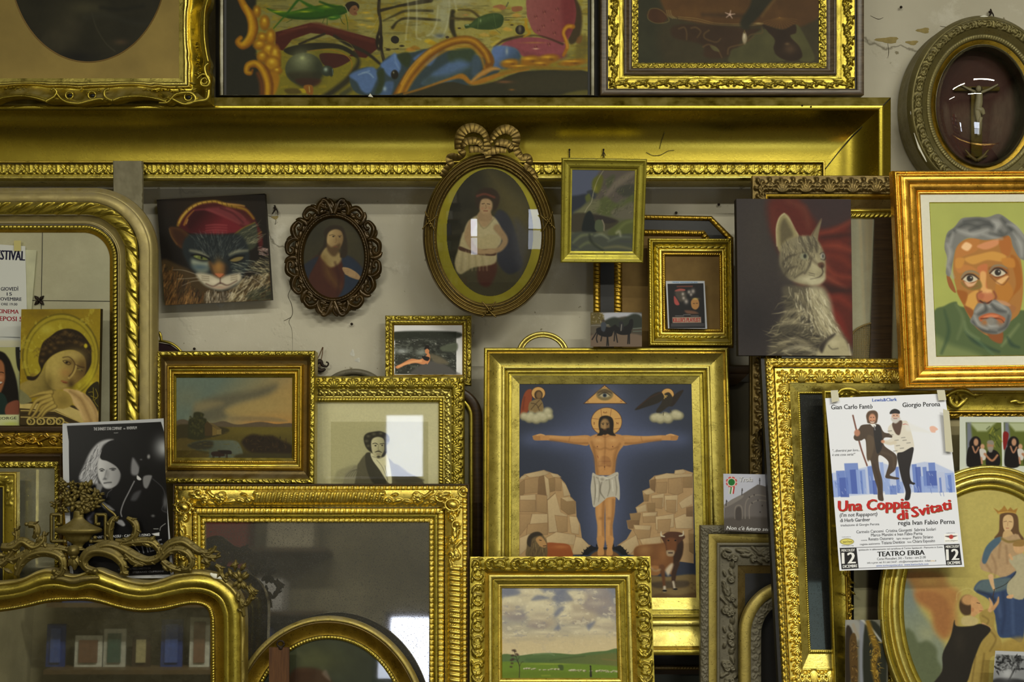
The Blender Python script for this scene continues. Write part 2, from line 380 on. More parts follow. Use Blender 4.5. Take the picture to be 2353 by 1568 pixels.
# profiles
def flat(a,b=None): b = a if b is None else b; return lambda v: a+(b-a)*v
def cove(a,b,p=1.0): return lambda v: a+(b-a)*(1-np.sqrt(np.clip(1-v**2,0,1)))**p if b < a else a+(b-a)*(1-np.sqrt(np.clip(1-v**2,0,1)))
def bull(a,h,b=None): b = a if b is None else b; return lambda v: a+(b-a)*v+h*np.sqrt(np.clip(1-(2*v-1)**2,0,1))
def ogee(a,b): return lambda v: a+(b-a)*v*v*(3-2*v)
def steps(pts):
    X = [p[0] for p in pts]; Z = [p[1] for p in pts]; return lambda v: np.interp(v,X,Z)
def rails(t,sides,bands,ds=2.2,back=None,W=None,dv=1.6):
    """mouldings: bands = [(part name,from,to (fraction of width),profile,ornament,material[,label])] outer edge to inner edge"""
    S = []; o0_ = {}
    for (o,i,closed) in sides:
        mid = (np.asarray(o,float)+np.asarray(i,float))/2
        if closed or len(o) > 2: n = len(o)
        dl = np.concatenate([[0],np.cumsum(np.hypot(*np.diff(np.concatenate([mid,mid[:1]]) if closed else mid,axis=0).T))]); L = dl[-1]
        n = max(6,int(L/ds))
        tt = np.linspace(0,L,n,endpoint=not closed)
        def R(P):
            P = np.concatenate([P,P[:1]]) if closed else np.asarray(P,float)
            return np.stack([np.interp(tt,dl,P[:,0]),np.interp(tt,dl,P[:,1])],-1)
        ro = R(np.asarray(o,float)); o0_[id(ro)] = o; S.append((ro,R(np.asarray(i,float)),closed,tt-L/2,L))
    Wd = W or np.hypot(*(S[0][0][len(S[0][0])//2]-S[0][1][len(S[0][0])//2]))
    out = []; prev = -(t.thick if back is None else back); groups = {}
    for bi,b in enumerate(bands):
        name,a,c,prof,orn,mat = b[:6]; nv = max(3,int((c-a)*Wd/dv)+1)
        v = np.linspace(0,1,nv); key = (name,mat.name)
        mb = groups.setdefault(key,(MB(),name,mat,b[6] if len(b) > 6 else None))[0]
        for (o,i,closed,s,L) in S:
            f = (a+(c-a)*v)[:,None,None]; P2 = o[None]*(1-f)+i[None]*f
            h = prof(v)[:,None]+0*s[None]
            q = np.ones(len(v))
            if len(o0_[id(o)]) == 2: q = np.hypot(*(P2[:,-1]-P2[:,0]).T)/L
            if orn is not None: h = h+orn(s[None]*q[:,None],v[:,None]+0*s[None],L)
            mb.grid(t.m(P2[...,0],P2[...,1],h),wrap=closed)
            h0 = prof(np.array([0.0]))[0]
            if abs(h0-prev) > 0.25:
                f0 = P2[:1].repeat(2,0); hh = np.stack([np.full(len(s),prev),h[0]])
                Q = t.m(f0[...,0],f0[...,1],hh)
                # wall faces: orient outward from frame body
                mb.grid(Q,wrap=closed,flip=((S[0][0] is not None) and (h0 > prev)) if False else None)
        prev = prof(np.array([1.0]))[0]
    inner = bands[-1]
    for (mb,name,mat,lab) in groups.values():
        sub_ = out and any(w_ in name for w_ in ('bead', 'trim', 'rope', 'fillet', 'lip', 'edge'))
        ob = t.add(mb,name,mat,label=lab,parent=out[0] if sub_ else None); out.append(ob)
    # inner rebate wall
    mb = MB()
    for (o,i,closed,s,L) in S:
        f = inner[2]; P2 = o*(1-f)+i*f; P2 = np.stack([P2,P2])
        mb.grid(t.m(P2[...,0],P2[...,1],np.stack([np.full(len(s),prev),np.full(len(s),-(t.thick if back is None else back))])),wrap=closed)
    ob = t.add(mb, 'rebate',inner[5],parent=out[0]); out.append(ob)
    return out
def backboard(t,r,h,mat,name='backing_board',hb=None):
    x0,y0,x1,y1 = r; mb = MB(); hb = -t.thick if hb is None else hb
    mb.box((x0,y0,hb),(x1,y1,h),lambda P: t.m(P[:,0],P[:,1],P[:,2]))
    return t.add(mb,name,mat,smooth=False)
def tube3(mb,pts,r,flat=1.0,nseg=8,seg=3.0,up=None,col=None,cap=True,lobe=0):
    """round tapered bar through 3-D points (local metres*1000 in t.m space already mapped)"""
    P = np.asarray(pts,float); n = len(P); R = np.interp(np.linspace(0,1,n),np.linspace(0,1,len(np.atleast_1d(r))),np.atleast_1d(r)) if np.ndim(r) else np.full(n,r)
    tg = np.gradient(P,axis=0); tg /= np.linalg.norm(tg,axis=1)[:,None]+1e-9
    ref = np.array([0,-1.,0.1]) if up is None else np.array(up,float)
    b = np.cross(tg,ref); b /= np.linalg.norm(b,axis=1)[:,None]+1e-9; c = np.cross(b,tg)
    a = np.arange(nseg)/nseg*2*math.pi
    if lobe: R = R[:,None]*(1+lobe*np.cos(4*a+.5))[None]
    else: R = R[:,None]+0*a
    Q = P[:,None]+R[:, :,None]*(np.cos(a)[None, :,None]*b[:,None]+flat*np.sin(a)[None, :,None]*c[:,None])
    Qa = Q
    if cap:
        Qa = np.concatenate([np.repeat(P[:1,None],nseg,1),Q,np.repeat(P[-1:,None],nseg,1)])
    mb.grid(Qa,col,wrap=True,flip=True)
def scroll(t,mb,pts,r,h=6.0,flat=0.8,k=8,hs=None,lobe=0):
    S_ = smooth(pts,k=k); S_ = resample(S_,step=2.0) if len(S_) > 1 else S_
    hh = np.interp(np.linspace(0,1,len(S_)),np.linspace(0,1,len(hs)),hs) if hs is not None else np.full(len(S_),h)
    rr = np.interp(np.linspace(0,1,len(S_)),np.linspace(0,1,len(np.atleast_1d(r))),np.atleast_1d(r))*1e-3
    tube3(mb,t.m(S_[:,0],S_[:,1],hh),rr,flat,20 if lobe else 8,lobe=lobe)
    return S_
def ball(t,mb,x,y,h,rx,ry=None,rh=None,ang=0,n=8):
    ry = rx if ry is None else ry; rh = min(rx,ry) if rh is None else rh
    u = np.linspace(0,math.pi,n); a = np.linspace(0,2*math.pi,2*n,endpoint=False)
    X = np.sin(u)[:,None]*np.cos(a)*rx; Y_ = np.sin(u)[:,None]*np.sin(a)*ry; Z = np.cos(u)[:,None]*rh+0*a
    c,s = math.cos(ang),math.sin(ang)
    mb.grid(t.m(x+X*c-Y_*s,y+X*s+Y_*c,h+Z),wrap=True)
def leaf3(t,mb,x,y,ang,L,wd,h=6,curl=4,lobes=3):
    """lobed leaf with a mid rib,lying on the frame"""
    n = 22; u = np.linspace(0,1,n); m_ = 9; v = np.linspace(-1,1,m_)
    wdt = wd*np.sin(np.pi*np.clip(u*0.92+0.06,0,1))**0.8*(1-0.28*np.abs(np.sin(u*math.pi*lobes)))
    X = u[:,None]*L+0*v; Y_ = v[None]*wdt[:,None]*0.5
    Z = h+curl*np.sin(u*math.pi)[:,None]+1.8*(1-np.abs(v))[None]**0.5*1.6-np.abs(v)[None]**2*2.2+0.9*np.cos(v*3*math.pi)[None]*np.sin(u*math.pi)[:,None]
    c,s = math.cos(ang),math.sin(ang)
    mb.grid(t.m(x+X*c-Y_*s,y+X*s+Y_*c,Z))
    mb.grid(t.m(x+X*c-Y_*s,y+X*s+Y_*c,Z-2.5),flip=None)
# ---------------------------------------------------------------- painting by hand: colour per vertex of a fine canvas mesh
def vnoise(X,Y,seed=0):
    r = np.random.RandomState(seed); A = r.rand(64,64)
    x0 = np.floor(X).astype(int); y0 = np.floor(Y).astype(int); fx = X-x0; fy = Y-y0
    fx = fx*fx*(3-2*fx); fy = fy*fy*(3-2*fy); g = lambda i,j: A[j % 64,i % 64]
    return (g(x0,y0)*(1-fx)+g(x0+1,y0)*fx)*(1-fy)+(g(x0,y0+1)*(1-fx)+g(x0+1,y0+1)*fx)*fy
def fract(X,Y,seed=0,o=4):
    s = 0; a = 1; t = 0
    for k in range(o): s = s+a*vnoise(X*2**k+7.3*k,Y*2**k+3.1*k,seed+k); t += a; a *= 0.55
    return s/t-0.5
class Pic:
    def __init__(s,t,rect=None,res=1.0,z=(1,0,0),base=(128,128,128)):
        s.t = t; s.rect = rect or t.rect; x0,y0,x1,y1 = s.rect
        nx = int((x1-x0)/res)+1; ny = int((y1-y0)/res)+1
        s.U,s.V = np.meshgrid(np.linspace(x0,x1,nx),np.linspace(y0,y1,ny))
        W = t.m(s.U,s.V)+t.org; k = D/(D+W[...,1])*1000
        s.X = CX+W[...,0]*k; s.Y = CY-(W[...,2]-CAMZ)*k
        s.C = np.zeros(s.U.shape+(3,))+np.array(base,float)/255
        s.cx0,s.cx1 = s.X.min(0),s.X.max(0); s.ry0,s.ry1 = s.Y.min(1),s.Y.max(1)
        s.z(*z); s.rs = np.random.RandomState(5)
    def z(s,sc_,ox=0,oy=0): s.zs,s.ox,s.oy = sc_,ox,oy; return s
    def P(s,p): p = np.atleast_2d(np.asarray(p,float)); return p/s.zs+np.array([s.ox,s.oy])
    def sl(s,x0,y0,x1,y1):
        c = np.where((s.cx1 >= x0) & (s.cx0 <= x1))[0]; r = np.where((s.ry1 >= y0) & (s.ry0 <= y1))[0]
        if len(c) == 0 or len(r) == 0: return None
        return np.s_[r[0]:r[-1]+1,c[0]:c[-1]+1]
    def put(s,S,al,col):
        if isinstance(col,tuple) and len(col) == 4:
            c0,c1,p0,p1 = col; p0 = s.P(p0)[0]; p1 = s.P(p1)[0]; d = p1-p0
            f = np.clip(((s.X[S]-p0[0])*d[0]+(s.Y[S]-p0[1])*d[1])/(d@d),0,1)[...,None]
            c = (np.array(c0,float)*(1-f)+np.array(c1,float)*f)/255
        else: c = np.array(col,float)/255
        s.C[S] = s.C[S]*(1-al[...,None])+c*al[...,None]
    def seg(s,X,Y,A,B,wa=None,wb=None):
        best = np.full(X.shape,1e9)
        for i in range(len(A)):
            d = B[i]-A[i]; L = d@d+1e-9; f = np.clip(((X-A[i,0])*d[0]+(Y-A[i,1])*d[1])/L,0,1)
            q = np.hypot(X-A[i,0]-f*d[0],Y-A[i,1]-f*d[1])
            if wa is not None: q = q-(wa[i]*(1-f)+wb[i]*f)
            np.minimum(best,q,out=best)
        return best
    def fill(s,pts,col,a=1.0,soft=1.2,sm=True,tex=0):
        P = s.P(pts)
        if sm and len(P) > 2: P = smooth(P,True,5)
        m = soft+1; S = s.sl(P[:,0].min()-m,P[:,1].min()-m,P[:,0].max()+m,P[:,1].max()+m)
        if S is None: return s
        X,Y = s.X[S],s.Y[S]; Q = np.roll(P,-1,0)
        ins = np.zeros(X.shape,bool)
        for i in range(len(P)):
            (xa,ya),(xb,yb) = P[i],Q[i]
            if ya == yb: continue
            c = (ya > Y) != (yb > Y); ins ^= c & (X < (xb-xa)*(Y-ya)/(yb-ya)+xa)
        d = s.seg(X,Y,P,Q); d = np.where(ins,-d,d)
        al = np.clip(0.5-d/soft,0,1); al = al*al*(3-2*al)*a
        if tex: al = al*np.clip(1+tex*fract(X/9,Y/9,3),0,1)
        s.put(S,al,col); return s
    def line(s,pts,w,col,a=1.0,soft=1.0,sm=True):
        P = s.P(pts)
        if sm and len(P) > 2: P = smooth(P,False,6)
        W = np.interp(np.linspace(0,1,len(P)),np.linspace(0,1,len(np.atleast_1d(w))),np.atleast_1d(w))/2/s.zs
        m = W.max()+soft+1; S = s.sl(P[:,0].min()-m,P[:,1].min()-m,P[:,0].max()+m,P[:,1].max()+m)
        if S is None: return s
        d = s.seg(s.X[S],s.Y[S],P[:-1],P[1:],W[:-1],W[1:])
        s.put(S,np.clip(0.5-d/soft,0,1)*a,col); return s
    def ell(s,cx,cy,rx,ry,col,a=1.0,soft=1.2,rot=0):
        (x,y), = s.P((cx,cy)); rx /= s.zs; ry /= s.zs; R = max(rx,ry)+soft+1
        S = s.sl(x-R,y-R,x+R,y+R)
        if S is None: return s
        dx,dy = s.X[S]-x,s.Y[S]-y; c,n = math.cos(rot),math.sin(rot); u = (dx*c+dy*n)/rx; v = (-dx*n+dy*c)/ry
        r = np.hypot(u,v); d = (r-1)*min(rx,ry)
        s.put(S,np.clip(0.5-d/soft,0,1)*a,col); return s
    def glow(s,cx,cy,rx,ry,col,a=0.6,rot=0):
        (x,y), = s.P((cx,cy)); rx /= s.zs; ry /= s.zs; R = max(rx,ry)*2.2
        S = s.sl(x-R,y-R,x+R,y+R)
        if S is None: return s
        dx,dy = s.X[S]-x,s.Y[S]-y; c,n = math.cos(rot),math.sin(rot); u = (dx*c+dy*n)/rx; v = (-dx*n+dy*c)/ry
        s.put(S,np.exp(-(u*u+v*v))*a,col); return s
    def noise(s,scale,amt,sx=1,sy=1,seed=1):
        s.C *= (1+amt*2*fract(s.X/scale*sx,s.Y/scale*sy,seed))[...,None]; return s
    def mottle(s,col,scale,thr,a=0.5,sx=1,sy=1,seed=2,w=0.1,y0=None):
        f = np.clip((fract(s.X/scale*sx,s.Y/scale*sy,seed)-thr)/w,0,1)*a
        if y0 is not None: f = f*(s.Y > y0/s.zs+s.oy)
        s.put(np.s_[:, :],f,col); return s
    def soft(s,n=1):
        for _ in range(n):
            for ax in (0,1): s.C[:] = s.C*.5+.25*(np.roll(s.C,1,ax)+np.roll(s.C,-1,ax))
        return s
    def hair(s,n,area,ang,L,w,cols,a=0.7,jit=0.3,taper=True,curve=0.3):
        A = np.array(area,float); x0,y0 = A.min(0); x1,y1 = A.max(0); k = 0; tries = 0
        while k < n and tries < n*6:
            tries += 1
            x,y = s.rs.uniform(x0,x1),s.rs.uniform(y0,y1)
            ins = False; j = len(A)-1
            for i in range(len(A)):
                if (A[i,1] > y) != (A[j,1] > y) and x < (A[j,0]-A[i,0])*(y-A[i,1])/(A[j,1]-A[i,1])+A[i,0]: ins = not ins
                j = i
            if not ins: continue
            k += 1; t = (ang(x,y) if callable(ang) else ang)+s.rs.normal()*jit; l = L*s.rs.uniform(.5,1.3); q = t+s.rs.normal()*curve
            p = [(x,y),(x+l*.5*math.cos(t),y+l*.5*math.sin(t)),(x+l*.5*math.cos(t)+l*.5*math.cos(q),y+l*.5*math.sin(t)+l*.5*math.sin(q))]
            s.line(p,[w,w*.8,w*.15] if taper else w,cols[s.rs.randint(len(cols))],a*s.rs.uniform(.5,1),0.9,False)
        return s
    def canvas(s,name='canvas',mat=None,h=-8.0,gain=1.0,ellipse=None,mask=None,hf=None,parent=None,label=None):
        C = s2l(np.clip(s.C,0,1))*gain; C = np.clip(C,0,0.95); mb = MB()
        hh = h+(hf(s.U,s.V) if hf else 0)
        mk = None
        if ellipse:
            cx,cy,rx,ry = ellipse; mk = (((s.U-cx)/rx)**2+((s.V-cy)/ry)**2 < 1)[:-1, :-1]
        if mask is not None: mk = mask(s.U,s.V)[:-1, :-1]
        mb.grid(s.t.m(s.U,s.V,hh),C,mask=mk)
        s.t.cv = s.t.add(mb,name,mat or G['paint'],parent=parent,label=label); return s.t.cv
def tinv(t,px,py,it=6):
    """place on a thing's front plane seen at photograph point (px,py)"""
    x = np.array(px,float); y = np.array(py,float)
    def f(x,y):
        W = t.m(x,y)+t.org; k = D/(D+W[...,1])*1000; return CX+W[...,0]*k,CY-(W[...,2]-CAMZ)*k
    for _ in range(it):
        X,Y = f(x,y); x = x+(px-X); y = y+(py-Y)
    return x,y
_fc = {}
def glyphs(txt,bold=0.0,spacing=1.0):
    k = (txt,bold,spacing)
    if k in _fc: return _fc[k]
    c = bpy.data.curves.new('lettering', 'FONT'); c.body = txt; c.size = 1; c.offset = bold; c.resolution_u = 2; c.space_character = spacing
    o = bpy.data.objects.new('lettering',c); COL.objects.link(o)
    dg = bpy.context.evaluated_depsgraph_get(); me = o.evaluated_get(dg).to_mesh()
    V = np.zeros(len(me.vertices)*3); me.vertices.foreach_get('co',V); V = V.reshape(-1,3)[:, :2]
    me.calc_loop_triangles(); F = [tuple(p.vertices) for p in me.loop_triangles]; o.evaluated_get(dg).to_mesh_clear()
    bpy.data.objects.remove(o); bpy.data.curves.remove(c)
    _fc[k] = (V,F); return V,F
def CAPH():
    if 'c' not in _fc: _fc['c'] = glyphs('H')[0][:,1].max()
    return _fc['c']
class Text:
    """lettering as thin flat shapes lying on the sheet"""
    def __init__(s,t,z=(1,0,0),hf=None,h=0.25): s.t = t; s.mb = MB(); s.z = z; s.hf = hf; s.h = h; s.k = 0
    def put(s,txt,x0,y0,x1,y1,cap,col,shear=0.0,bold=0.0,lift=0,arc=0.0,gain=1.0):
        """baseline from (x0,y0) to (x1,y1); cap = capital height"""
        if bold >= 0:
            for q in ((-1,-.5,.5,1) if bold > .035 else (-1,1)):
                d = q*(bold*1.1+.014)*cap*.8; s.put(txt,x0+d,y0,x1+d,y1,cap,col,shear,-1,lift,arc,gain)
        sc_,ox,oy = s.z; V,F = glyphs(txt)
        if len(V) == 0: return s
        a = np.array([x0,y0],float)/sc_+[ox,oy]; b = np.array([x1,y1],float)/sc_+[ox,oy]; cp = cap/sc_
        L = np.linalg.norm(b-a); u = (b-a)/L; n = np.array([u[1],-u[0]]); x = (V[:,0]-V[:,0].min()); x = x/x.max()*L; y = V[:,1]/CAPH()*cp
        P = a+np.outer(x+shear*y,u)+np.outer(y+arc*np.sin(x/L*math.pi),n)
        X,Y = tinv(s.t,P[:,0],P[:,1]); s.k += 1
        hh = s.h+0.012*(s.k % 12)+lift+(s.hf(X,Y) if s.hf else 0)
        s.mb.faces(s.t.m(X,Y,hh),[],None); base = s.mb.n-len(V)
        s.mb.c[-1] = np.broadcast_to(s2l(np.array(col)/255.)*gain,(len(V),3))
        for f in F:
            f = f[::1]
            if len(f) == 3: s.mb.f3.append(np.array([f])+base); s.mb.mi3.append(np.array([0],np.int32))
            elif len(f) == 4: s.mb.f4.append(np.array([f])+base); s.mb.mi.append(np.array([0],np.int32))
            else:
                for i in range(1,len(f)-1): s.mb.f3.append(np.array([(f[0],f[i],f[i+1])])+base); s.mb.mi3.append(np.array([0],np.int32))
        return s
    def done(s,name='lettering',mat=None): return s.t.add(s.mb,name,mat or G['print'],smooth=False,parent=getattr(s.t, 'cv',None))
# ---------------------------------------------------------------- the room
def struct(mb,name,mat,smooth=False):
    o = mb.build(name,mat,smooth=smooth); o['kind'] = 'structure'; return o
wm = NT('old_whitewashed_plaster'); n = wm.noise(2.2,5,0.6,lo=0.3,hi=0.7)
c = wm.mix(n,rgb(206,200,180),rgb(188,182,162))
c = wm.mix(wm.math('MULTIPLY',wm.noise(7,7,0.75,lo=0.56,hi=0.66),0.5),c,rgb(222,218,202))
c = wm.mix(wm.math('MULTIPLY',wm.noise(38,3,0.6,lo=0.70,hi=0.74),0.8),c,rgb(120,110,80))
vo = wm.n('ShaderNodeTexVoronoi',feature='DISTANCE_TO_EDGE',i_Scale=1.1); wv = wm.n('ShaderNodeVectorMath',operation='ADD')
wm.l(wm.coord(),wv.inputs[0]); nn = wm.n('ShaderNodeTexNoise',i_Scale=6.0,i_Detail=6.0); wm.l(wm.coord(),nn.inputs['Vector'])
sc2 = wm.n('ShaderNodeVectorMath',operation='SCALE'); sc2.inputs['Scale'].default_value = 0.28; wm.l(nn.outputs['Color'],sc2.inputs[0]); wm.l(sc2.outputs[0],wv.inputs[1]); wm.l(wv.outputs[0],vo.inputs['Vector'])
cr = wm.math('MULTIPLY',wm.mr(vo.outputs['Distance'],0.0,0.006,1.0,0.0),wm.noise(3,2,0.5,lo=0.52,hi=0.62))
c = wm.mix(wm.math('MULTIPLY',cr,0.75),c,rgb(92,84,62)); wm.l(c,wm.b.inputs['Base Color']); wm.b.inputs['Roughness'].default_value = 0.85
wm.bump(wm.math('ADD',wm.noise(9,7,0.6),wm.math('MULTIPLY',wm.noise(6,5,0.65,lo=0.60,hi=0.63),0.25)),0.45,0.006)
X0,X1,CEIL = -3.4,3.6,4.0
def quadm(P): mb = MB(); mb.faces(np.array(P,float),[(0,1,2,3)]); return mb
mb = MB(); mb.box((X0,WALLY,0),(X1,WALLY+0.1,CEIL)); WN = struct(mb, 'wall_north',wm.m)
dk = plain('plaster_crack',rgb(84,76,58),.9,bump=0); yl = plain('bare_plaster_patch',rgb(170,152,96),.9,scale=60); mk = plain('new_plaster_patch',rgb(222,220,208),.9,scale=60)
for P_ in ([(662,642),(668,662),(662,680),(670,700),(672,722),(664,740),(671,760),(672,805)],[(615,496),(626,499),(634,506),(632,516),(638,510)],[(652,738),(664,732),(670,728)],[(1395,640),(1402,700),(1400,770)],[(2040,98),(2042,120),(2040,134)],[(2000,36),(2018,44),(2030,40)],[(2160,60),(2180,62),(2220,56)]):
    mb = MB(); S_ = smooth(P_,k=5); tube3(mb,wp(S_[:,0],S_[:,1],WALLY-.0002),[.5e-3,.9e-3,.3e-3],.5,nseg=5); mb.build('wall_crack',dk,WN)
for cx_,cy_,a_,b_,m_ in ((2122,70,15,6,yl),(2040,92,26,7,yl),(810,812,5,8,mk),(822,828,6,5,mk),(506,702,9,4,mk),(2096,98,14,5,yl),(632,500,8,4,yl)):
    q_ = np.linspace(0,2*math.pi,14,endpoint=False); rr_ = 1+.25*np.sin(3*q_+cx_); mb = MB(); mb.faces(np.concatenate([wp([cx_],[cy_],WALLY-.0015),wp(cx_+a_*rr_*np.cos(q_),cy_+b_*rr_*np.sin(q_),WALLY-.0005)]),[(0,k+1,(k+1) % 14+1) for k in range(14)]); mb.build('plaster_patch',m_,WN)
rw = plain('shop_wall_paint',rgb(150,142,112),0.8,scale=2,c2=rgb(110,104,80)); fl = plain('worn_tile_floor',rgb(58,48,36),0.6,scale=3,c2=rgb(40,33,24))
cl = plain('smoked_ceiling',rgb(158,150,124),0.85,scale=2,c2=rgb(128,120,96))
mb = MB(); mb.box((X0-0.1,FARY-0.1,0),(X0,WALLY+0.1,CEIL)); struct(mb, 'wall_west',rw)
mb = MB(); mb.box((X1,FARY-0.1,0),(X1+0.1,WALLY+0.1,CEIL)); struct(mb, 'wall_east',rw)
mb = MB(); mb.box((X0-0.1,FARY-0.1,-0.1),(X1+0.1,WALLY+0.1,0)); struct(mb, 'floor',fl)
mb = MB(); mb.box((X0-0.1,FARY-0.1,CEIL),(X1+0.1,WALLY+0.1,CEIL+0.1)); struct(mb, 'ceiling',cl)
xs = sorted([X0]+[v for W_ in WIN for v in (W_[0],W_[2])]+[X1]); mb = MB()
for i in range(len(xs)-1):
    a,b = xs[i],xs[i+1]; W_ = [q for q in WIN if abs(q[0]-a) < 1e-6]
    if W_:
        mb.box((a,FARY-0.1,0),(b,FARY,W_[0][1])); mb.box((a,FARY-0.1,W_[0][3]),(b,FARY,CEIL))
    else: mb.box((a,FARY-0.1,0),(b,FARY,CEIL))
struct(mb, 'wall_south',rw)
for i,(x0,z0,x1,z1) in enumerate(WIN):
    mb = MB(); y = FARY-0.03
    for (a,b_,c_,d) in ((x0,z0,x0+.04,z1),(x1-.04,z0,x1,z1),(x0,z0,x1,z0+.04),(x0,z1-.04,x1,z1),(x0,z0+(z1-z0)*.5-.02,x1,z0+(z1-z0)*.5+.02)):
        mb.box((a,y-.03,b_),(c_,y+.02,d))
    struct(mb, 'window_%d' % (i+1),G['woodg'])
hm = plain('white_enamel_fitting',rgb(220,218,205),0.4)
for i,(x,y) in enumerate(TUBES):
    mb = MB(); mb.box((x-.64,y-.07,TUBEZ-.06),(x+.64,y+.07,CEIL))
    o = mb.build('ceiling_light',hm,smooth=False); o['label'] = ['long fluorescent ceiling light over the middle of the picture wall', 'long fluorescent ceiling light over the right end of the picture wall', 'long fluorescent ceiling light at the far left of the shop', 'long fluorescent ceiling light deep in the shop on the right'][i]
    o['category'] = 'ceiling light'; o['group'] = 'fluorescent ceiling lights'
# the shop behind the photographer,seen only in the mirrors: shelves with boxes and a few panels
def simple(name,label,cat,mbs,group=None):
    o = mbs[0].build(name,mbs[1],smooth=False); o['label'] = label; o['category'] = cat
    if group: o['group'] = group
    return o
sh = plain('shelf_board',rgb(92,74,48),0.5); r_ = random.Random(3)
cs = [(150,60,50),(190,180,150),(60,70,120),(170,140,60),(120,130,110),(200,196,188)]; names_ = ['red', 'cream', 'blue', 'ochre', 'grey green', 'white']
bm_ = [plain('box_card_'+names_[i].replace(' ', '_'),rgb(*c),0.7,bump=0) for i,c in enumerate(cs)]
for q_,z in enumerate((0.55,1.0,1.45,1.9,2.35)):
    mb = MB(); mb.box((-3.2,FARY+.001,z-.03),(-1.4,FARY+.32,z))
    simple('wall_shelf', 'long brown shelf board across the shop, %s' % ['lowest of the five', 'second from the floor', 'third from the floor', 'fourth from the floor', 'topmost of the five'][q_], 'shelf',(mb,sh), 'shelf boards on the far wall')
    x = -3.1 if q_ else 0; j_ = -1
    while x < -1.7:
        j_ += 1; w_ = r_.uniform(.16,.34); h_ = r_.uniform(.18,.36); k = r_.randrange(6)
        mb = MB(); mb.box((x,FARY+.04,z),(x+w_,FARY+.3,z+h_))
        simple('storage_box', '%s box%s on the %s shelf across the shop' % (names_[k],[' at the west end', ', second along', ', third along', ', fourth along', ', fifth along', ', sixth along', ', seventh along'][j_],['lowest', 'second', 'third', 'fourth', 'topmost'][q_]), 'box',(mb,bm_[k]), 'boxes on the far shelves'); x += w_+r_.uniform(.05,.16)

r_ = random.Random(8); cf = [((176,150,60),(206,196,160)),((40,60,130),(70,90,160)),((120,70,40),(190,150,90)),((200,200,190),(120,90,70)),((90,84,50),(150,60,50)),((190,190,180),(60,90,80)),((150,120,50),(210,200,170)),((60,40,26),(170,160,120))]
cn_ = ['gold and cream', 'blue', 'brown and tan', 'white and brown', 'olive and red', 'white and green', 'ochre and ivory', 'dark brown and buff']
for k in range(22):
    a,b = cf[k % 8]; w_,h_ = r_.uniform(.12,.19),r_.uniform(.18,.34); x = -3.25+(k//2)*.2; up = k % 2
    y0 = FARY+(.12 if up else .36); z0 = .55 if up else 0.0
    e = bpy.data.objects.new('stacked_picture',None); COL.objects.link(e); e.location = (x,y0,z0); e['label'] = '%s picture %s across the shop, %s from the west' % (cn_[k % 8], 'on the low shelf' if up else 'standing on the floor',['first', 'second', 'third', 'fourth', 'fifth', 'sixth', 'seventh', 'eighth', 'ninth', 'tenth', 'last'][k//2]); e['category'] = 'picture'; e['group'] = 'pictures stacked across the shop'
    for nm,c_,m_,yy in (('frame',a,0,0),('panel',b,.03,.012)):
        mb = MB(); mb.box((m_,yy,m_),(w_-m_,yy+.02,h_-m_)); mb.build(nm,bpy.data.materials.get('%s_tone_%d' % (nm,k % 8)) or plain('%s_tone_%d' % (nm,k % 8),rgb(*c_),.6,bump=0),e,smooth=False)
# ================================================================ top row and the big gold frame
def longframe():
    t = T('picture_frame', 'huge smooth gold cove frame running across the wall above the smaller pictures', 'picture frame', (-260, 222, 2050, 1640), 0.10, thick=190)
    sd = rectsides(t.rect,187, 'TR')
    n1 = gauss_noise(90,1.0,3)
    prof = lambda v: -60*np.sin(np.clip(v,0,1)*math.pi/2)**1.0
    rails(t,sd,[
        ('outer_ledge',0,.09,lambda v: -11+9*v,None,G['cove']),
        ('cove_moulding',.09,.17,bull(-2,3.5,-1.5),None,G['cove']),
        ('cove_moulding',.17,.745,lambda v: -1.5-62*(1-(1-v)**3.3),n1,G['cove']),
        ('cove_moulding',.745,.775,bull(-62,4),None,G['bright']),
        ('leaf_and_dart_trim',.785,.91,flat(-68,-66),orn_tile('eggleaf',24,7,period=32),G['gold']),
        ('inner_fillet',.91,.93,flat(-68),None,G['gold']),
        ('inner_fillet',.935,.995,bull(-66,2.5,-70),None,G['pale'])],ds=2.2,dv=2.2)
    # open mitre joint and old cracks
    for pts,w_ in (([(2046,226),(1990,283),(1950,322),(1893,393)],1.3),([(1527,305),(1520,325),(1516,342)],.6),([(1485,350),(1500,357),(1518,356),(1535,347),(1550,345)],.6)):
        P = smooth(pts,k=6)
        f = (np.asarray(P)[:,1]-222)/187 if w_ < 1 else np.interp(P[:,1],[222,393],[0,.9])
        h = np.interp(f,[0,.07,.14,.3,.5,.7,.95],[-8,1,-1,-34,-54,-61,-63])+1.2
        X,Y_ = tinv_h(t,P[:,0],P[:,1],h); mb = MB()
        tube3(mb,t.m(X,Y_,h),w_*1e-3,0.6,nseg=5); t.add(mb, 'joint_crack',G['black'])
    # nails left in the gold
    for x,y in ((1843,243),(1863,246)): mb = MB(); ball(t,mb,x,y,2,2.2,2.2,3); t.add(mb, 'nail_head',G['iron'])
    return t
def tinv_h(t,px,py,h,it=6):
    x = np.array(px,float); y = np.array(py,float)
    for _ in range(it):
        W = t.m(x,y,h)+t.org; k = D/(D+W[...,1])*1000; x = x+(px-(CX+W[...,0]*k)); y = y+(py-(CY-(W[...,2]-CAMZ)*k))
    return x,y
longframe()

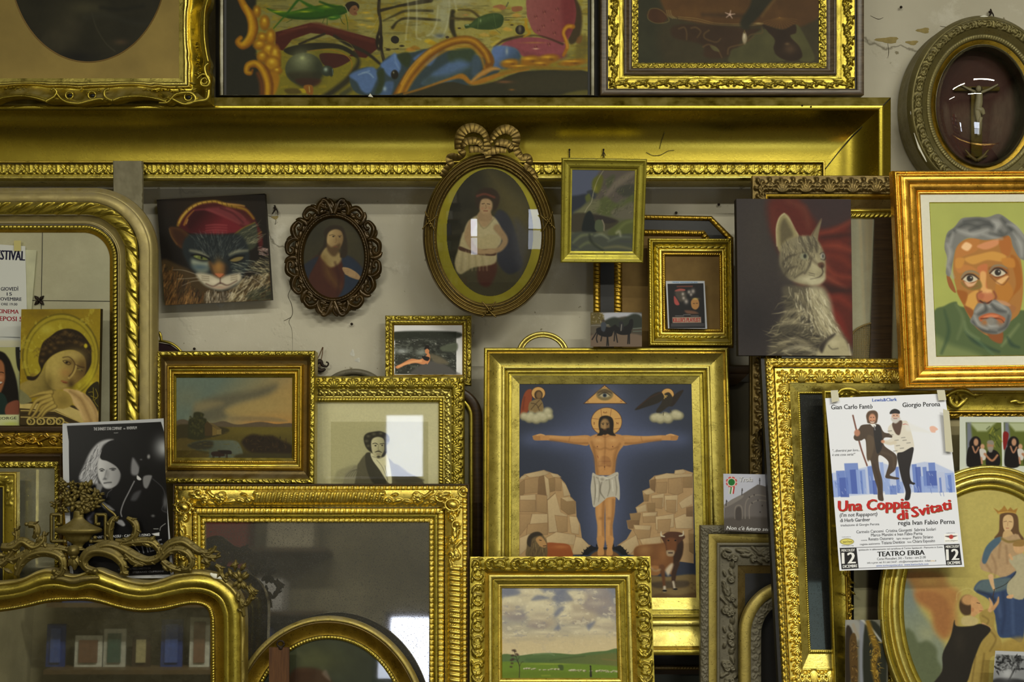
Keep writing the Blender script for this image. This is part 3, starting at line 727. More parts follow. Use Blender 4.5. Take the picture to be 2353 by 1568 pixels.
def portrait_topleft():
    t = T('framed_portrait', 'dark oval portrait in a wide tan mount and gold swept frame, top left corner', 'framed picture', (-150, -200, 484, 238), 0.055, thick=40)
    ob = np.array([(484,238),(470,240),(425,241),(398,232),(384,238),(362,229),(330,224),(298,227),(258,234),(246,232),(238,235),(215,236),(184,241),(160,236),(130,234),(106,234),(80,226),(40,222),(0,229),(-30,236),(-150,230)],float)
    ob = smooth(ob,k=3); fx = (ob[:,0]+150)/634
    ib = np.stack([-92+fx*(406+92),np.full(len(ob),176.)],-1)
    rt = np.array([(484,-200),(484,-60),(483,0),(472,30),(470,80),(474,120),(482,142),(480,160),(486,175),(483,200),(484,238)],float); rt = smooth(rt,k=3)
    fy = (rt[:,1]+200)/438; ir = np.stack([np.full(len(rt),406.),-140+fy*(176+140)],-1)
    S = [(rt,ir,False),(ob,ib,False)]
    rails(t,S,[
        ('outer_moulding',0,.10,lambda v: -14+16*v**.5,None,G['gold']),
        ('outer_moulding',.10,.2,bull(2,1,-3),None,G['gold']),
        ('cove_moulding',.2,.62,lambda v: -3-15*np.sin(v*math.pi/2),gauss_noise(16,.8,4),G['cove']),
        ('inner_bead',.62,.72,bull(-13,4),None,G['bright']),
        ('slip',.74,1.0,steps([(0,-18),(.3,-17),(.4,-19),(1,-21)]),None,G['pale'])],ds=2,dv=1.4)
    mb = MB(); Z = lambda P: [(x/3.733,y/3.733) for x,y in P]
    for P,r in (([(1365,885),(1440,880),(1500,820),(1560,800),(1640,800),(1680,840),(1660,880),(1580,895),(1480,850)],[2,4,3]),
                 ([(1790,545),(1760,580),(1770,640),(1800,700),(1780,740),(1730,730),(1730,690),(1760,670)],[3,4,2]),
                 ([(1690,680),(1740,640),(1790,660),(1805,720)],[2,3,3]),([(1600,890),(1700,870),(1780,850),(1795,770)],[3,5,4]),
                 ([(440,780),(465,762),(490,790),(470,830),(420,860),(395,875)],[2.5,3,4]),
                 ([(940,765),(905,780),(900,820),(930,850),(970,865)],[4,3,4]),([(490,800),(530,850),(590,880),(680,890),(760,870),(860,850),(890,860)],[2,4,4,3]),
                 ([(970,865),(1060,835),(1200,828),(1330,845),(1430,875)],[3,1.6,1.6,3]),([(400,870),(300,840),(180,825),(60,835),(0,850),(-60,870)],[3,1.6,1.6,2]),
                 ([(1785,0),(1760,100),(1755,300),(1770,440),(1790,535)],[1.5,1.5,2.5])):
        scroll(t,mb,Z(P),r,4,0.8)
    for cx,cy,r in ((596,818,32),(790,818,32),(1615,832,32),(1752,695,26)):
        a = np.linspace(0,2*math.pi,12,endpoint=False); scroll(t,mb,Z([(cx+r*math.cos(q),cy+r*math.sin(q)) for q in a]+[(cx+r,cy)]),2.0,1.5)
    for x,y,a,L in ((1720,650,-2.4,14),(1690,760,2.7,16),(1700,830,1.9,14),(1560,760,-2.9,16),(1460,830,2.6,12),(690,790,-1.2,14),(640,800,-2.6,12),(740,800,-.5,12),(860,790,-2.2,10),(1760,770,.9,14),(1680,720,3.3,16),(900,850,.3,10),(500,840,2.6,10)):
        leaf3(t,mb,x/3.733,y/3.733,a,L,7,0,2)
    rr = random.Random(2)
    for k in range(26): f = k/25; leaf3(t,mb,(1230+f*350)/3.733,(760+rr.uniform(-12,22)*(.5+f))/3.733,rr.uniform(-.6,.6)+3.1,5,3,-12,1,1)
    for k in range(22): f = k/21; leaf3(t,mb,(1678+rr.uniform(-14,18)*(.4+f))/3.733,(350+f*290)/3.733,1.57+rr.uniform(-.8,.8),5,3,-12,1,1)
    for k in range(14): f = k/13; leaf3(t,mb,(5+f*190)/3.733,(750+rr.uniform(-12,18))/3.733,rr.uniform(-.6,.6),5,3,-12,1,1)
    t.add(mb, 'scroll_ornament',G['gold'])
    for cx,cy in ((596,818),(790,818),(1615,832)): mb = MB(); ball(t,mb,cx/3.733,cy/3.733,-4,6.5,4.5,3); t.add(mb, 'hole_dark_inset',G['black'])  # black insets stand in for the shade inside pierced holes
    p = Pic(t,(-150,-200,412,182),1.6,(3.733,0,0),(138,118,62))
    p.noise(60,.10); p.glow(200,200,500,500,(128,110,60),.3)
    p.canvas('mount',G['canvas'],h=-22,gain=1.2,mask=lambda U,V: ((U-196)/181)**2+((V+88)/226)**2 > 1)
    rails(t,ellsides(196,-88,182.5,227.5,3,300),[('mount_bevel',0,1,flat(-21,-22),None,G['card'])],back=22)
    q = Pic(t,(10,-200,384,142),1.6,(3.733,0,0),(44,42,30))
    q.glow(700,40,160,60,(78,74,52),.8).glow(520,220,130,180,(66,62,44),.6).fill([(400,220),(560,140),(680,180),(640,330),(560,400),(380,420),(300,360)],(58,54,40),.6,14)
    q.line([(760,90),(800,220),(880,350),(960,420)],10,(70,66,50),.6,3).glow(1010,340,60,26,(88,70,50),.7).line([(700,130),(900,110),(1100,170),(1360,190)],40,(54,54,44),.5,12)
    q.line([(840,40),(980,60),(1200,30)],30,(28,28,22),.6,10).glow(640,470,160,50,(26,25,22),.8).noise(40,.15)
    q.canvas('painting',G['varnish'],h=-24)
portrait_topleft()

def fantasy():
    t = T('framed_painting', 'large fantasy painting of a green grasshopper and pink chair in thin grey frame', 'framed picture', (494, -200, 1376, 221), 0.115, thick=25)
    rails(t,rectsides(t.rect,(25,20,25,4), 'LRB'),[
        ('frame_moulding',0,.35,flat(-6,-2),None,G['black']),('frame_moulding',.35,.8,bull(-2,3,-3),None,G['silver']),
        ('frame_moulding',.8,1,flat(-5,-6),None,G['black'])],dv=1.2)
    p = Pic(t,(518,-200,1352,220),1.25,(4.706,500,0),(122,116,52))
    p.fill([(80,-1000),(80,1040),(470,1040),(430,700),(380,400),(400,0),(350,-1000)],(34,34,24),1,12)
    p.fill([(560,60),(1700,-100),(3900,-100),(3900,500),(2500,560),(1700,560),(700,330)],((120,116,62),(150,142,74),(600,0),(3000,450)),1,20)
    p.glow(2300,180,500,60,(160,152,84),.6).glow(3300,330,500,60,(146,136,50),.7).glow(2100,480,400,60,(152,142,66),.7)
    p.mottle((120,100,20),40,.08,.5,1,3,11).mottle((88,84,40),30,.1,.5,.6,4,12).fill([(80,-1000),(80,1040),(470,1040),(430,700),(380,400),(400,0),(350,-1000)],(34,34,24),1,12)
    p.fill([(600,560),(1000,500),(1500,560),(1750,700),(1500,1040),(620,1040),(640,780)],(112,104,26),1,8)
    p.mottle((140,122,22),18,.1,.5,1,2,15).fill([(80,-1000),(80,1040),(470,1040),(430,700),(380,400),(400,0),(350,-1000)],(34,34,24),1,12)
    R = (66,26,16)
    p.fill([(620,340),(1000,240),(1180,280),(1700,410),(1750,500),(1600,620),(1420,600),(1500,500),(1200,370),(1000,350),(800,420),(700,540),(620,520)],R,1,3,False)
    p.line([(660,370),(1000,265),(1200,300),(1680,440)],[20,60,40],(84,38,24),.8,6).line([(700,330),(960,280)],8,(120,76,56),.5,4)
    p.fill([(720,520),(980,460),(1300,470),(1480,560),(1500,620),(1300,520),(1000,540),(900,600),(760,580)],(34,32,18),1,4)
    p.line([(880,470),(1000,420),(1150,360)],26,(40,34,20),1,3).line([(1260,380),(1400,470),(1600,560),(1760,690)],[30,40,26],(38,34,20),1,4)
    p.fill([(1100,580),(1250,570),(1400,600),(1430,650),(1260,730),(1140,690)],(62,28,20),1,3)
    p.line([(960,545),(1200,530),(1380,590),(1450,690),(1400,840),(1300,930),(1180,1030)],[4,8,9,9,6],(140,100,24),1,2)
    p.line([(960,440),(1150,410),(1400,450),(1490,560)],5,(120,110,40),.8,2)
    p.line([(1480,560),(1520,650),(1490,740),(1400,860),(1250,980),(1150,1040)],[20,70,60],(44,42,24),1,8)
    p.line([(1430,960),(1340,1020)],60,(60,62,40),.9,8)
    # sphere with a nozzle
    p.ell(930,740,205,175,(62,66,44),1,3).fill([(760,780),(1120,780),(1060,900),(960,950),(840,900)],(48,46,28),1,12)
    p.glow(910,640,110,100,(120,126,92),.95).glow(912,620,26,22,(170,178,120),.8).glow(1090,740,60,140,(36,40,26),.6).fill([(850,850),(1100,850),(1060,920),(900,910)],(56,30,20),.8,10)
    p.ell(1180,760,66,58,(46,52,40),1,3).ell(1225,775,22,48,(40,46,36),1,2).glow(1165,745,22,24,(150,168,150),.9).line([(1238,740),(1242,800)],5,(120,138,130),.8)
    p.fill([(930,920),(1020,920),(1020,1020),(940,990)],(128,82,26),1,4).line([(985,930),(990,990)],8,(180,160,90),.8).fill([(870,960),(930,955),(950,1000),(880,990)],(160,140,20),1,3)
    p.fill([(720,960),(850,950),(900,1000),(760,1010)],(74,62,22),.9,6)
    # grasshopper
    g1 = (38,76,10)
    p.fill([(520,80),(650,110),(780,120),(980,70),(1200,40),(1380,70),(1390,130),(1200,180),(960,205),(760,190),(640,150)],g1,1,3)
    p.line([(760,180),(1000,195),(1250,165),(1360,130)],16,(24,50,10),.8,6).line([(560,100),(640,125),(770,130),(980,105),(1250,60)],[5,16,20,30],(78,118,14),.8,8)
    p.glow(650,118,60,8,(160,166,20),.9).glow(940,118,60,8,(150,160,30),.9).glow(1180,60,60,16,(140,156,30),.7).glow(1290,50,50,8,(160,160,40),.6)
    p.line([(600,300),(680,210),(760,120),(840,20),(880,-20)],[10,16,26,26],(40,84,16),1,3).line([(880,-10),(1000,60),(1130,110)],[14,40,30],(44,88,14),1,4).line([(1100,10),(1240,60),(1340,60)],[18,30,14],(36,72,12),1,4)
    p.line([(740,236),(800,205)],6,(52,70,20)).line([(1150,190),(1130,240)],6,(48,66,20)).line([(1180,190),(1180,260)],9,(60,78,26)).line([(1320,180),(1345,235),(1370,255)],7,(50,66,20)).line([(1380,150),(1400,240),(1405,320)],[8,9,4],(60,84,24))
    p.ell(1260,180,70,26,(44,90,22),1,3,-.2).glow(1240,178,40,8,(130,160,50),.8)
    p.ell(1450,65,78,58,(34,28,16),1,2).fill([(1420,100),(1450,60),(1490,50),(1508,70),(1520,100),(1500,120),(1505,150),(1470,160),(1430,140)],(120,84,52),1,2).ell(1478,92,10,5,(60,36,22)).ell(1486,134,16,4,(90,44,32)).line([(1375,60),(1400,110),(1410,165)],10,(140,150,100),.8)
    # branch,drapery,drips
    p.line([(1745,-20),(1740,110),(1760,240),(1750,400),(1770,540),(1800,660),(1850,760),(1920,840)],[30,34,26,60,30,34,24,30],(34,28,14),1,3)
    p.line([(1745,10),(1745,110),(1752,250),(1748,380),(1745,500),(1800,640),(1850,740)],[6,9,4,12,5],(96,88,56),.6,4).ell(1745,440,40,100,(32,26,12),1,3).glow(1746,390,6,18,(150,142,100),.8).glow(1738,490,6,18,(150,142,100),.7)
    p.line([(1760,105),(1880,75),(1960,55),(2100,30),(2300,-10)],[36,22,34,60],(44,38,18),1,3).line([(1790,215),(1900,165),(2040,110),(2320,110)],[10,26,30],(62,56,26),1,4).line([(1890,290),(1950,220),(2060,190),(2400,210)],[36,20,30,26],(52,46,20),1,4)
    p.line([(1800,510),(1880,525),(1950,520)],[6,6,12],(60,50,22)).ell(1912,420,42,40,(36,32,20)).ell(1905,405,14,10,(110,104,80),.8).line([(1700,300),(1640,370)],4,(160,150,96),.7).line([(1740,170),(1680,280)],4,(160,150,96),.7)
    for x,y in ((1990,490),(1840,530)): p.ell(x,y,26,12,(50,44,24),1,2)
    for x,y in ((1600,130),(1640,190),(1560,260),(1650,280)): p.glow(x,y,50,12,(190,160,50),.8)
    # blue drapery at the middle
    B = (72,96,138); Bd = (34,46,58)
    p.fill([(1430,800),(1600,720),(1720,740),(1850,600),(2100,560),(2350,520),(2900,620),(3050,760),(2800,900),(1900,1050),(1500,1000)],(48,62,66),1,6)
    for P_,c in (([(1420,810),(1560,740),(1680,720),(1730,800),(1700,900),(1640,1000),(1560,980),(1500,880)],(78,104,148)),([(1760,690),(1850,620),(1920,570),(1980,700),(1940,800),(1860,820),(1800,760)],(82,110,158)),([(1740,1040),(1780,900),(1900,880),(1860,1040)],(64,86,118)),([(2120,620),(2250,540),(2400,520),(2300,700),(2160,660)],(76,100,142)),([(2200,900),(2400,740),(2560,640),(2700,540),(2650,700),(2420,860)],(70,92,128)),([(2300,880),(2500,780),(2700,720),(2500,880)],(84,110,150))):
        p.fill(P_,c,1,8)
    for P_ in ([(1940,600),(2030,560),(2090,600),(2060,720),(1990,680)],[(1720,780),(1790,740),(1800,900),(1760,1000),(1700,1000),(1740,880)],[(2500,560),(2640,560),(2640,650),(2560,620)]): p.fill(P_,(44,54,28),.95,8)
    p.line([(1520,800),(1620,780),(1680,830)],8,(150,176,196),.7,5).line([(1560,780),(1640,760)],6,(150,176,196),.6,4).line([(1915,590),(1920,660),(1960,740)],10,(120,146,180),.6,6).glow(1805,955,20,26,(160,180,196),.7)
    p.ell(1912,800,40,50,(30,26,14),1,3).glow(1900,778,8,12,(160,156,130),.8)
    # gilt C-scrolls at the left edge
    O = (168,118,14); Od = (110,66,10); Oh = (206,170,40)
    p.line([(220,-60),(280,60),(350,160),(380,290),(350,420),(270,490),(210,450),(240,400)],[60,80,100,110,96,80,60,46],Od,1,4).line([(225,-60),(285,60),(345,170),(368,290),(335,420),(262,478),(215,440),(245,405)],[40,56,72,80,66,52,40,26],O,1,8).line([(300,60),(350,200),(350,340),(270,460)],[10,14,16,22],Oh,.8,10)
    for x,y,rx,ry in ((420,120,40,60),(505,240,52,78),(480,400,56,50),(450,480,70,54),(570,400,52,90),(555,540,80,80),(620,600,60,120),(480,610,60,60),(590,690,90,90),(640,760,50,40)):
        p.ell(x,y,rx,ry,Od,1,6).ell(x-6,y-8,rx*.8,ry*.8,(160,116,16),1,10).glow(x-rx*.1,y-ry*.35,rx*.35,ry*.3,(214,184,60),.7)
    p.fill([(560,780),(650,800),(660,880),(620,1000),(560,1040)],(150,104,16),1,8)
    p.line([(540,1060),(545,900),(500,760),(420,690),(330,700),(310,770),(350,790),(370,750)],[100,110,100,80,76,60,40,24],Od,1,4).line([(530,1060),(530,900),(485,760),(410,675),(325,695),(305,765),(345,782)],[50,56,50,46,44,34,22],(176,132,20),1,8).line([(470,1060),(470,900),(430,790)],[50,50,40],(96,52,18),.9,8)
    # --- right half in the second crop
    p.z(4.706,900,0)
    for x,w_,a in ((200,60,.5),(280,90,.35),(330,60,.4),(460,60,.6),(540,100,.75),(600,50,.8),(660,40,.5)):
        p.line([(x+10,-40),(x-10,100),(x+(-20 if x < 400 else 10),250),(x+(0 if x < 400 else -60),380)],[w_,w_*.8,w_*.7,w_*.5],(150,152,128),a*.55,14)
    for P_ in ([(170,0),(180,150),(160,300),(150,420)],[(265,0),(270,200),(265,380),(310,420)],[(620,0),(620,150),(580,320),(530,400),(440,370)],[(500,60),(480,250),(430,350),(380,380)],[(680,0),(700,100)]): p.line(P_,8,(196,198,170),.6,6)
    p.glow(720,20,180,50,(164,164,140),.6).ell(560,150,60,110,(150,154,130),.5,14).glow(520,380,60,26,(70,80,96),.7)
    p.line([(660,120),(650,280),(690,400)],[50,60,30],(48,44,22),1,5).line([(640,190),(800,195),(950,200),(860,110),(720,100)],[20,40,30,24,10],(70,60,26),1,5).ell(760,150,80,34,(132,120,66),.9,4).glow(800,155,24,8,(190,120,60),.6)
    p.fill([(790,260),(850,250),(920,190),(1050,140),(1160,140),(1210,180),(1190,270),(1100,310),(940,310),(860,290),(800,300)],(46,66,28),1,3).line([(860,270),(1000,200),(1150,160)],[20,50,30],(72,96,50),.7,14).line([(800,265),(830,262)],12,(150,170,130),.7).line([(940,190),(930,300)],6,(100,120,60),.6).line([(1100,140),(1130,300)],5,(90,112,60),.5).line([(1090,280),(1180,355)],4,(80,80,50),.9).glow(960,215,10,20,(160,176,120),.6)
    p.fill([(1090,-20),(1420,-20),(1430,60),(1260,50),(1110,50)],(160,160,80),.8,8).fill([(1100,60),(1180,40),(1240,70),(1200,100),(1110,80)],(146,98,60),1,3).fill([(1300,70),(1400,60),(1410,100),(1320,120)],(140,92,56),1,3).line([(1260,20),(1240,60)],16,(90,92,60),.8)
    p.line([(1220,185),(1450,175)],5,(60,56,30)).line([(1225,212),(1270,208)],8,(70,60,30)).ell(730,298,18,8,(50,40,20)).ell(1300,262,18,8,(60,50,26)).ell(1390,315,52,52,(40,36,26),1,2).ell(1386,305,14,30,(130,124,96),.8,5).ell(38,425,40,40,(34,30,20)).ell(600,395,20,14,(60,50,30))
    for x,y,c in ((1000,370,(180,150,70)),(1100,350,(160,130,40)),(1250,310,(190,150,60)),(1350,160,(180,140,60)),(1130,100,(170,150,60)),(400,440,(190,160,30)),(440,460,(160,130,20)),(200,530,(170,120,40)),(250,510,(140,100,24)),(1160,450,(180,160,70)),(1120,480,(180,160,60))): p.fill([(x-50,y),(x-10,y-24),(x+40,y-8),(x+50,y+14),(x-10,y+18)],c,.85,6)
    # armchair
    p.fill([(1940,-60),(2040,60),(2060,250),(2020,420),(1920,460),(1900,200)],(60,48,26),1,8)
    p.fill([(1500,-60),(1900,-60),(1990,60),(1980,250),(1900,430),(1800,450),(1650,400),(1540,340),(1490,240),(1460,120)],((136,78,74),(122,56,56),(1500,0),(1950,0)),1,4)
    p.fill([(1850,-60),(1960,-60),(1985,100),(1960,280),(1860,420),(1850,200)],(108,42,44),.8,16)
    p.fill([(1180,490),(1240,440),(1400,400),(1600,400),(1800,450),(1900,480),(1840,620),(1600,610),(1420,600),(1340,520),(1250,500)],(132,66,72),1,4).line([(1110,500),(1220,430),(1420,385),(1620,385),(1850,470)],[14,30,10,20],(46,30,20),.9,5)
    p.fill([(1250,500),(1400,540),(1480,640),(1840,640),(1880,560),(1700,600),(1480,560)],(104,50,54),.6,12).glow(1560,520,30,8,(220,180,150),.9).glow(1540,455,120,10,(160,110,60),.7)
    for x,y in ((1650,120),(1560,170),(1790,90),(1740,210),(1640,270),(1590,320),(1760,350),(1560,500),(1700,470)): p.glow(x,y,16,14,(84,32,34),.9).line([(x-4,y-10),(x+6,y+20)],4,(190,130,100),.7,3)
    p.line([(1960,280),(1900,280),(1860,340),(1880,420),(1900,500),(1860,590)],[50,46,36,34,36,30],(150,96,16),1,4).line([(1940,275),(1890,290),(1860,350),(1890,430),(1900,510)],[16,14,10],(206,156,50),.8,6).line([(1450,200),(1460,300),(1490,350),(1430,390)],[20,34,30,14],(164,128,24),1,4)
    p.fill([(2000,480),(2100,360),(2110,600),(1990,640)],(96,84,30),.7,12).fill([(2010,400),(2060,380),(2050,450),(2000,460)],(110,70,30),.8,6)
    # floor: big hoop,gold edge and dark lower right
    p.fill([(1100,500),(1330,510),(1400,620),(1350,720),(1100,720)],((86,110,156),(54,72,90),(1200,520),(1350,640)),1,8).glow(1245,545,16,40,(170,180,170),.6)
    p.fill([(620,560),(880,510),(900,600),(800,680),(640,680)],(50,64,44),1,12).fill([(880,600),(960,600),(960,740),(900,840),(860,760)],(62,80,96),.8,12).fill([(340,860),(640,690),(860,720),(760,820),(400,920)],(56,72,72),.9,14).fill([(440,800),(700,640),(840,700),(600,800)],(80,106,148),.8,18)
    p.line([(60,1050),(200,800),(400,580),(640,450),(850,430),(990,540),(1060,660),(1000,780)],[120,110,96,90,90,100,100,60],(112,70,12),1,5).line([(55,1040),(190,790),(390,570),(640,440),(860,425),(1000,545),(1050,660)],[40,40,40,30,34,30,20],(184,136,30),.9,8).line([(120,1040),(250,820),(450,620),(660,510),(840,495),(960,600),(1000,720)],[30,30,24,20,22,26,20],(170,118,22),.8,7).line([(100,900),(220,700),(420,530)],8,(220,180,90),.5,5)
    p.fill([(60,1060),(300,960),(620,880),(850,920),(1100,880),(1300,800),(1500,760),(2130,770),(2130,1060)],(46,44,26),1,5).fill([(1400,820),(2130,800),(2130,950),(1700,990),(1300,980)],(54,50,30),.7,20)
    p.fill([(1780,1060),(1900,1000),(2130,970),(2130,1060)],(92,86,32),.9,8)
    p.line([(130,1010),(330,950),(620,850),(760,820),(860,890),(1000,860),(1200,790),(1480,740)],[14,20,24,60,40,60,40,20],(150,102,24),1,5).line([(860,880),(960,800),(1080,740),(1160,740)],[20,50,46,20],(168,124,58),1,6)
    for x,y,rx,ry in ((1280,680,100,50),(1500,650,110,56),(1700,630,110,50),(1620,690,90,40),(1960,670,150,36),(1400,720,120,34)): p.ell(x,y,rx,ry,(138,92,14),1,6,-.1).glow(x-20,y-ry*.4,rx*.6,ry*.3,(206,160,44),.8).glow(x+30,y+8,rx*.25,ry*.3,(90,56,20),.6)
    p.line([(1180,790),(1500,720),(1900,740),(2120,730)],[24,30,22],(124,98,24),1,6).glow(1220,880,80,16,(130,84,50),.7).glow(1300,965,30,10,(140,90,30),.7)
    p.noise(6,.06,seed=9)
    p.canvas('painting',G['varnish'],h=-7,gain=1.2)
    m = MB(); m.faces(t.m(np.array([846,858,851]),np.array([222,224,215]),np.array([2.,2.,2.])),[(0,1,2)]); t.add(m, 'paper_scrap',G['liner'])
fantasy()

def tableleg():
    t = T('framed_painting', 'dim painting of a carved table and pearl drop in brown and gold frame', 'framed picture', (1380, -200, 1986, 218), 0.10, thick=35)
    rails(t,rectsides(t.rect,(88,60,100,77), 'LRB'),[
        ('outer_moulding',0,.17,bull(-3,3,-2),None,G['woodg']),
        ('outer_moulding',.17,.2,flat(-6),None,G['black']),
        ('ornament_band',.2,.50,flat(-9,-11),maxo(orn_tile('roses',34,8),dent(3.2,.6)),G['gold']),
        ('ornament_band',.50,.62,flat(-11,-13),addo(dent(3.2,1.0),lambda s,v,L: .7*np.abs(np.sin(v*20))),G['gold']),
        ('inner_moulding',.62,.84,steps([(0,-6),(.25,-4),(.3,-6),(.7,-12),(.75,-10),(1,-13)]),None,G['woodg']),
        ('inner_ornament',.84,1,flat(-14,-18),orn_tile('vine',13,4,period=38),G['gold'])],ds=1.7,dv=1.1)
    p = Pic(t,(1462,-200,1892,146),1.25,(3.677,1360,0),(58,52,34))
    p.fill([(380,0),(520,-200),(600,100),(560,300),(600,560),(380,560)],(50,50,34),1,30)
    p.fill([(600,-400),(2000,-400),(1990,60),(1700,230),(1400,190),(1000,190),(720,130),(620,60)],((88,60,30),(78,54,30),(600,0),(1900,100)),1,10).glow(1150,90,350,50,(96,68,34),.6).line([(950,105),(1290,118)],30,(60,44,28),.8,10)
    p.ell(560,115,88,64,(70,44,26),1,4,.2).line([(480,110),(500,60),(560,55),(620,90),(660,160),(560,180),(490,150),(478,110)],5,(120,104,60),.8,3)
    for dx in (0,16,32): p.line([(640+dx,70),(650+dx,110),(690+dx,138)],6,(132,114,72),.8,3)
    for i in range(3): p.line([(740,125+i*14),(900,140+i*18),(1060,178+i*14),(1300,186+i*14),(1460,180+i*8)],4,(130,110,66) if i < 2 else (64,46,28),.8,3)
    p.fill([(740,190),(1280,215),(1440,240),(1300,300),(1200,440),(1080,480),(960,460),(940,360),(700,300)],(56,40,26),1,10)
    p.fill([(1200,400),(1260,380),(1340,330),(1400,260),(1500,230),(1580,340),(1560,440),(1640,500),(1200,520),(1180,440)],(74,72,44),1,6).fill([(1690,280),(1740,190),(1800,260),(1900,480),(1780,500),(1740,400)],(76,74,44),1,6)
    for P_ in ([(745,225),(790,215),(810,260),(810,320)],[(850,220),(890,215),(930,250),(900,300)],[(1000,240),(960,270),(970,310),(1060,340),(1100,310)],[(950,380),(1000,360),(1070,400),(1110,470)],[(1160,440),(1170,390),(1230,370),(1300,350),(1350,280),(1450,260),(1450,220)],[(1330,330),(1380,290)]): p.line(P_,[12,10,6],(98,76,46),.8,4)
    p.fill([(1010,370),(1060,380),(1090,420),(1040,410)],(92,88,54),.8,4)
    for k in range(14):
        a = -1.2+k*.2; p.line([(1600,130),(1600+150*math.sin(a),130+100*math.cos(a))],4,(116,84,42),.5,3)
    p.fill([(1460,190),(1620,235),(1730,190),(1740,260),(1690,290),(1770,380),(1790,470),(1700,500),(1600,470),(1550,400),(1560,320),(1500,250)],(44,32,22),1,5).glow(1690,400,50,40,(84,64,44),.8).glow(1665,355,20,12,(110,88,60),.7)
    p.line([(1480,-100),(1400,60),(1310,180),(1330,220)],[200,120,90,30],(42,40,28),1,8).line([(1560,-20),(1500,50),(1450,120)],14,(110,88,48),.6,8)
    p.ell(1303,305,20,48,(150,138,112),1,3).glow(1300,290,8,26,(206,196,168),.8).line([(1303,240),(1302,262)],8,(90,76,40))
    for a in range(5): p.line([(1178,105),(1178+42*math.cos(a*1.25-1.4),105+34*math.sin(a*1.25-1.4))],[10,16,5],(206,176,160),1,3)
    p.glow(1420,180,30,8,(170,150,100),.7).noise(30,.12)
    p.canvas('painting',G['varnish'],h=-20,gain=1.2)
tableleg()

def crucifix_oval():
    t = T('oval_frame', 'dark olive oval frame with a bulging glass over a white crucifix, top right', 'framed relic', (2087, 33, 2437, 447), 0.20, thick=90)
    rails(t,ellsides(2262,240,175,207,68,300),[
        ('outer_moulding',0,.16,lambda v: -12+14*np.sin(v*1.57),None,G['olive']),
        ('ornament_band',.16,.46,bull(0,3),orn_tile('cscroll',20,6,period=34,sym=False),G['olive']),
        ('middle_moulding',.46,.64,lambda v: 2-10*v,None,G['olive']),
        ('egg_trim',.64,.82,bull(-9,3,-11),ribs(6.5,2.2,.3),G['olive']),
        ('gilt_rim',.82,.97,lambda v: -12-4*v,None,G['deep']),('gilt_rim',.97,1,bull(-12,2),None,G['silver'])],ds=1.6,dv=1.1)
    p = Pic(t,(2150,95,2374,385),2.0,(3.733,1900,0),(60,26,14))
    p.noise(30,.1); p.canvas('velvet_ground',G['canvas'],h=-70,ellipse=(2262,240,112,145))
    # corpus and cross in relief
    ivory = plain('ivory_relief',rgb(150,142,108),0.5,bump=0); ol = plain('olive_cross',rgb(104,88,34),0.5,bump=0)
    mb = MB(); mb.box((2252,190,-66),(2277,352,-60),lambda P: t.m(P[:,0],P[:,1],P[:,2])); mb.box((2212,188,-66),(2318,198,-60),lambda P: t.m(P[:,0],P[:,1],P[:,2])); 
    for sg in (-1,1):
        scroll(t,mb,[(2264,362),(2264+sg*14,352),(2264+sg*24,340),(2264+sg*28,336)],[5,4,1.5],-58); leaf3(t,mb,2264+sg*10,356,math.pi/2-sg*1.9,18,7,-58,2)
    t.add(mb, 'cross',ol)
    mb = MB()
    scroll(t,mb,[(2268,205),(2267,225),(2264,250),(2268,275),(2267,302)],[8,10,7.5,7,4],-52,.7)
    for sg in (-1,1): scroll(t,mb,[(2268+sg*4,203),(2268+sg*22,196),(2268+sg*44,184)],[4,3,2],-54)
    ball(t,mb,2264,196,-46,6.5,8,6); scroll(t,mb,[(2260,240),(2272,245),(2278,255)],[6,8,4],-50); scroll(t,mb,[(2270,262),(2266,285),(2264,305)],[5,4,3],-48)
    t.add(mb, 'corpus',ivory)
    u = np.linspace(0,1,26)[:,None]; a = np.linspace(0,2*math.pi,72,endpoint=False)[None]
    mb = MB(); mb.grid(t.m(2262+108*u*np.cos(a),240+141*u*np.sin(a),-14+48*np.sqrt(np.clip(1-(u*.985)**2,0,1))+0*a),wrap=True); t.add(mb, 'domed_glass',G['dome'])
    for P_ in ([(2093,225),(2094,260),(2098,292)],[(2100,305),(2112,340),(2128,372)]):
        mb = MB(); S_ = resample(P_,step=3); tube3(mb,t.m(S_[:,0]+2,S_[:,1],np.full(len(S_),-3.0)),[2e-3,4e-3,1e-3],.5); t.add(mb, 'plaster_chip',G['liner'])
    mb = MB(); scroll(t,mb,[(2252,39),(2262,37),(2272,38)],[1,4,1],-4); t.add(mb, 'plaster_chip',G['liner'])
crucifix_oval()

def post():
    t = T('wooden_post', 'rough grey whitewashed post standing behind the large rounded mirror', 'post', (259, 370, 327, 900), 0.134, thick=14)
    pm = plain('whitewashed_post',rgb(150,144,118),0.85,scale=9,c2=rgb(104,98,76),bump=.5)
    g = gauss_noise(7,1,5); nx,ny = 26,160
    x = np.linspace(0,1,nx)[None]; y = np.linspace(370,900,ny)[:,None]
    X = 260+66*x+1.2*(g(y,x*0,1)-.5)*2+0*y; mb = MB(); mb.grid(t.m(X,y+0*x+2*(x-.5)*0,-2*(2*x-1)**8*1.0+1.5*g(y,x*3,1)))
    for xs in (260,326): mb.grid(t.m(np.full((ny,2),float(xs)),y+np.zeros((1,2)),np.array([[-14,-1.]])+0*y),flip=None)
    mb.grid(t.m(np.array([[260.,326],[260,326]]),np.array([[370.,370],[370,370]]),np.array([[-14.,-14],[-1,-1]])))
    t.add(mb, 'shaft',pm)
post()
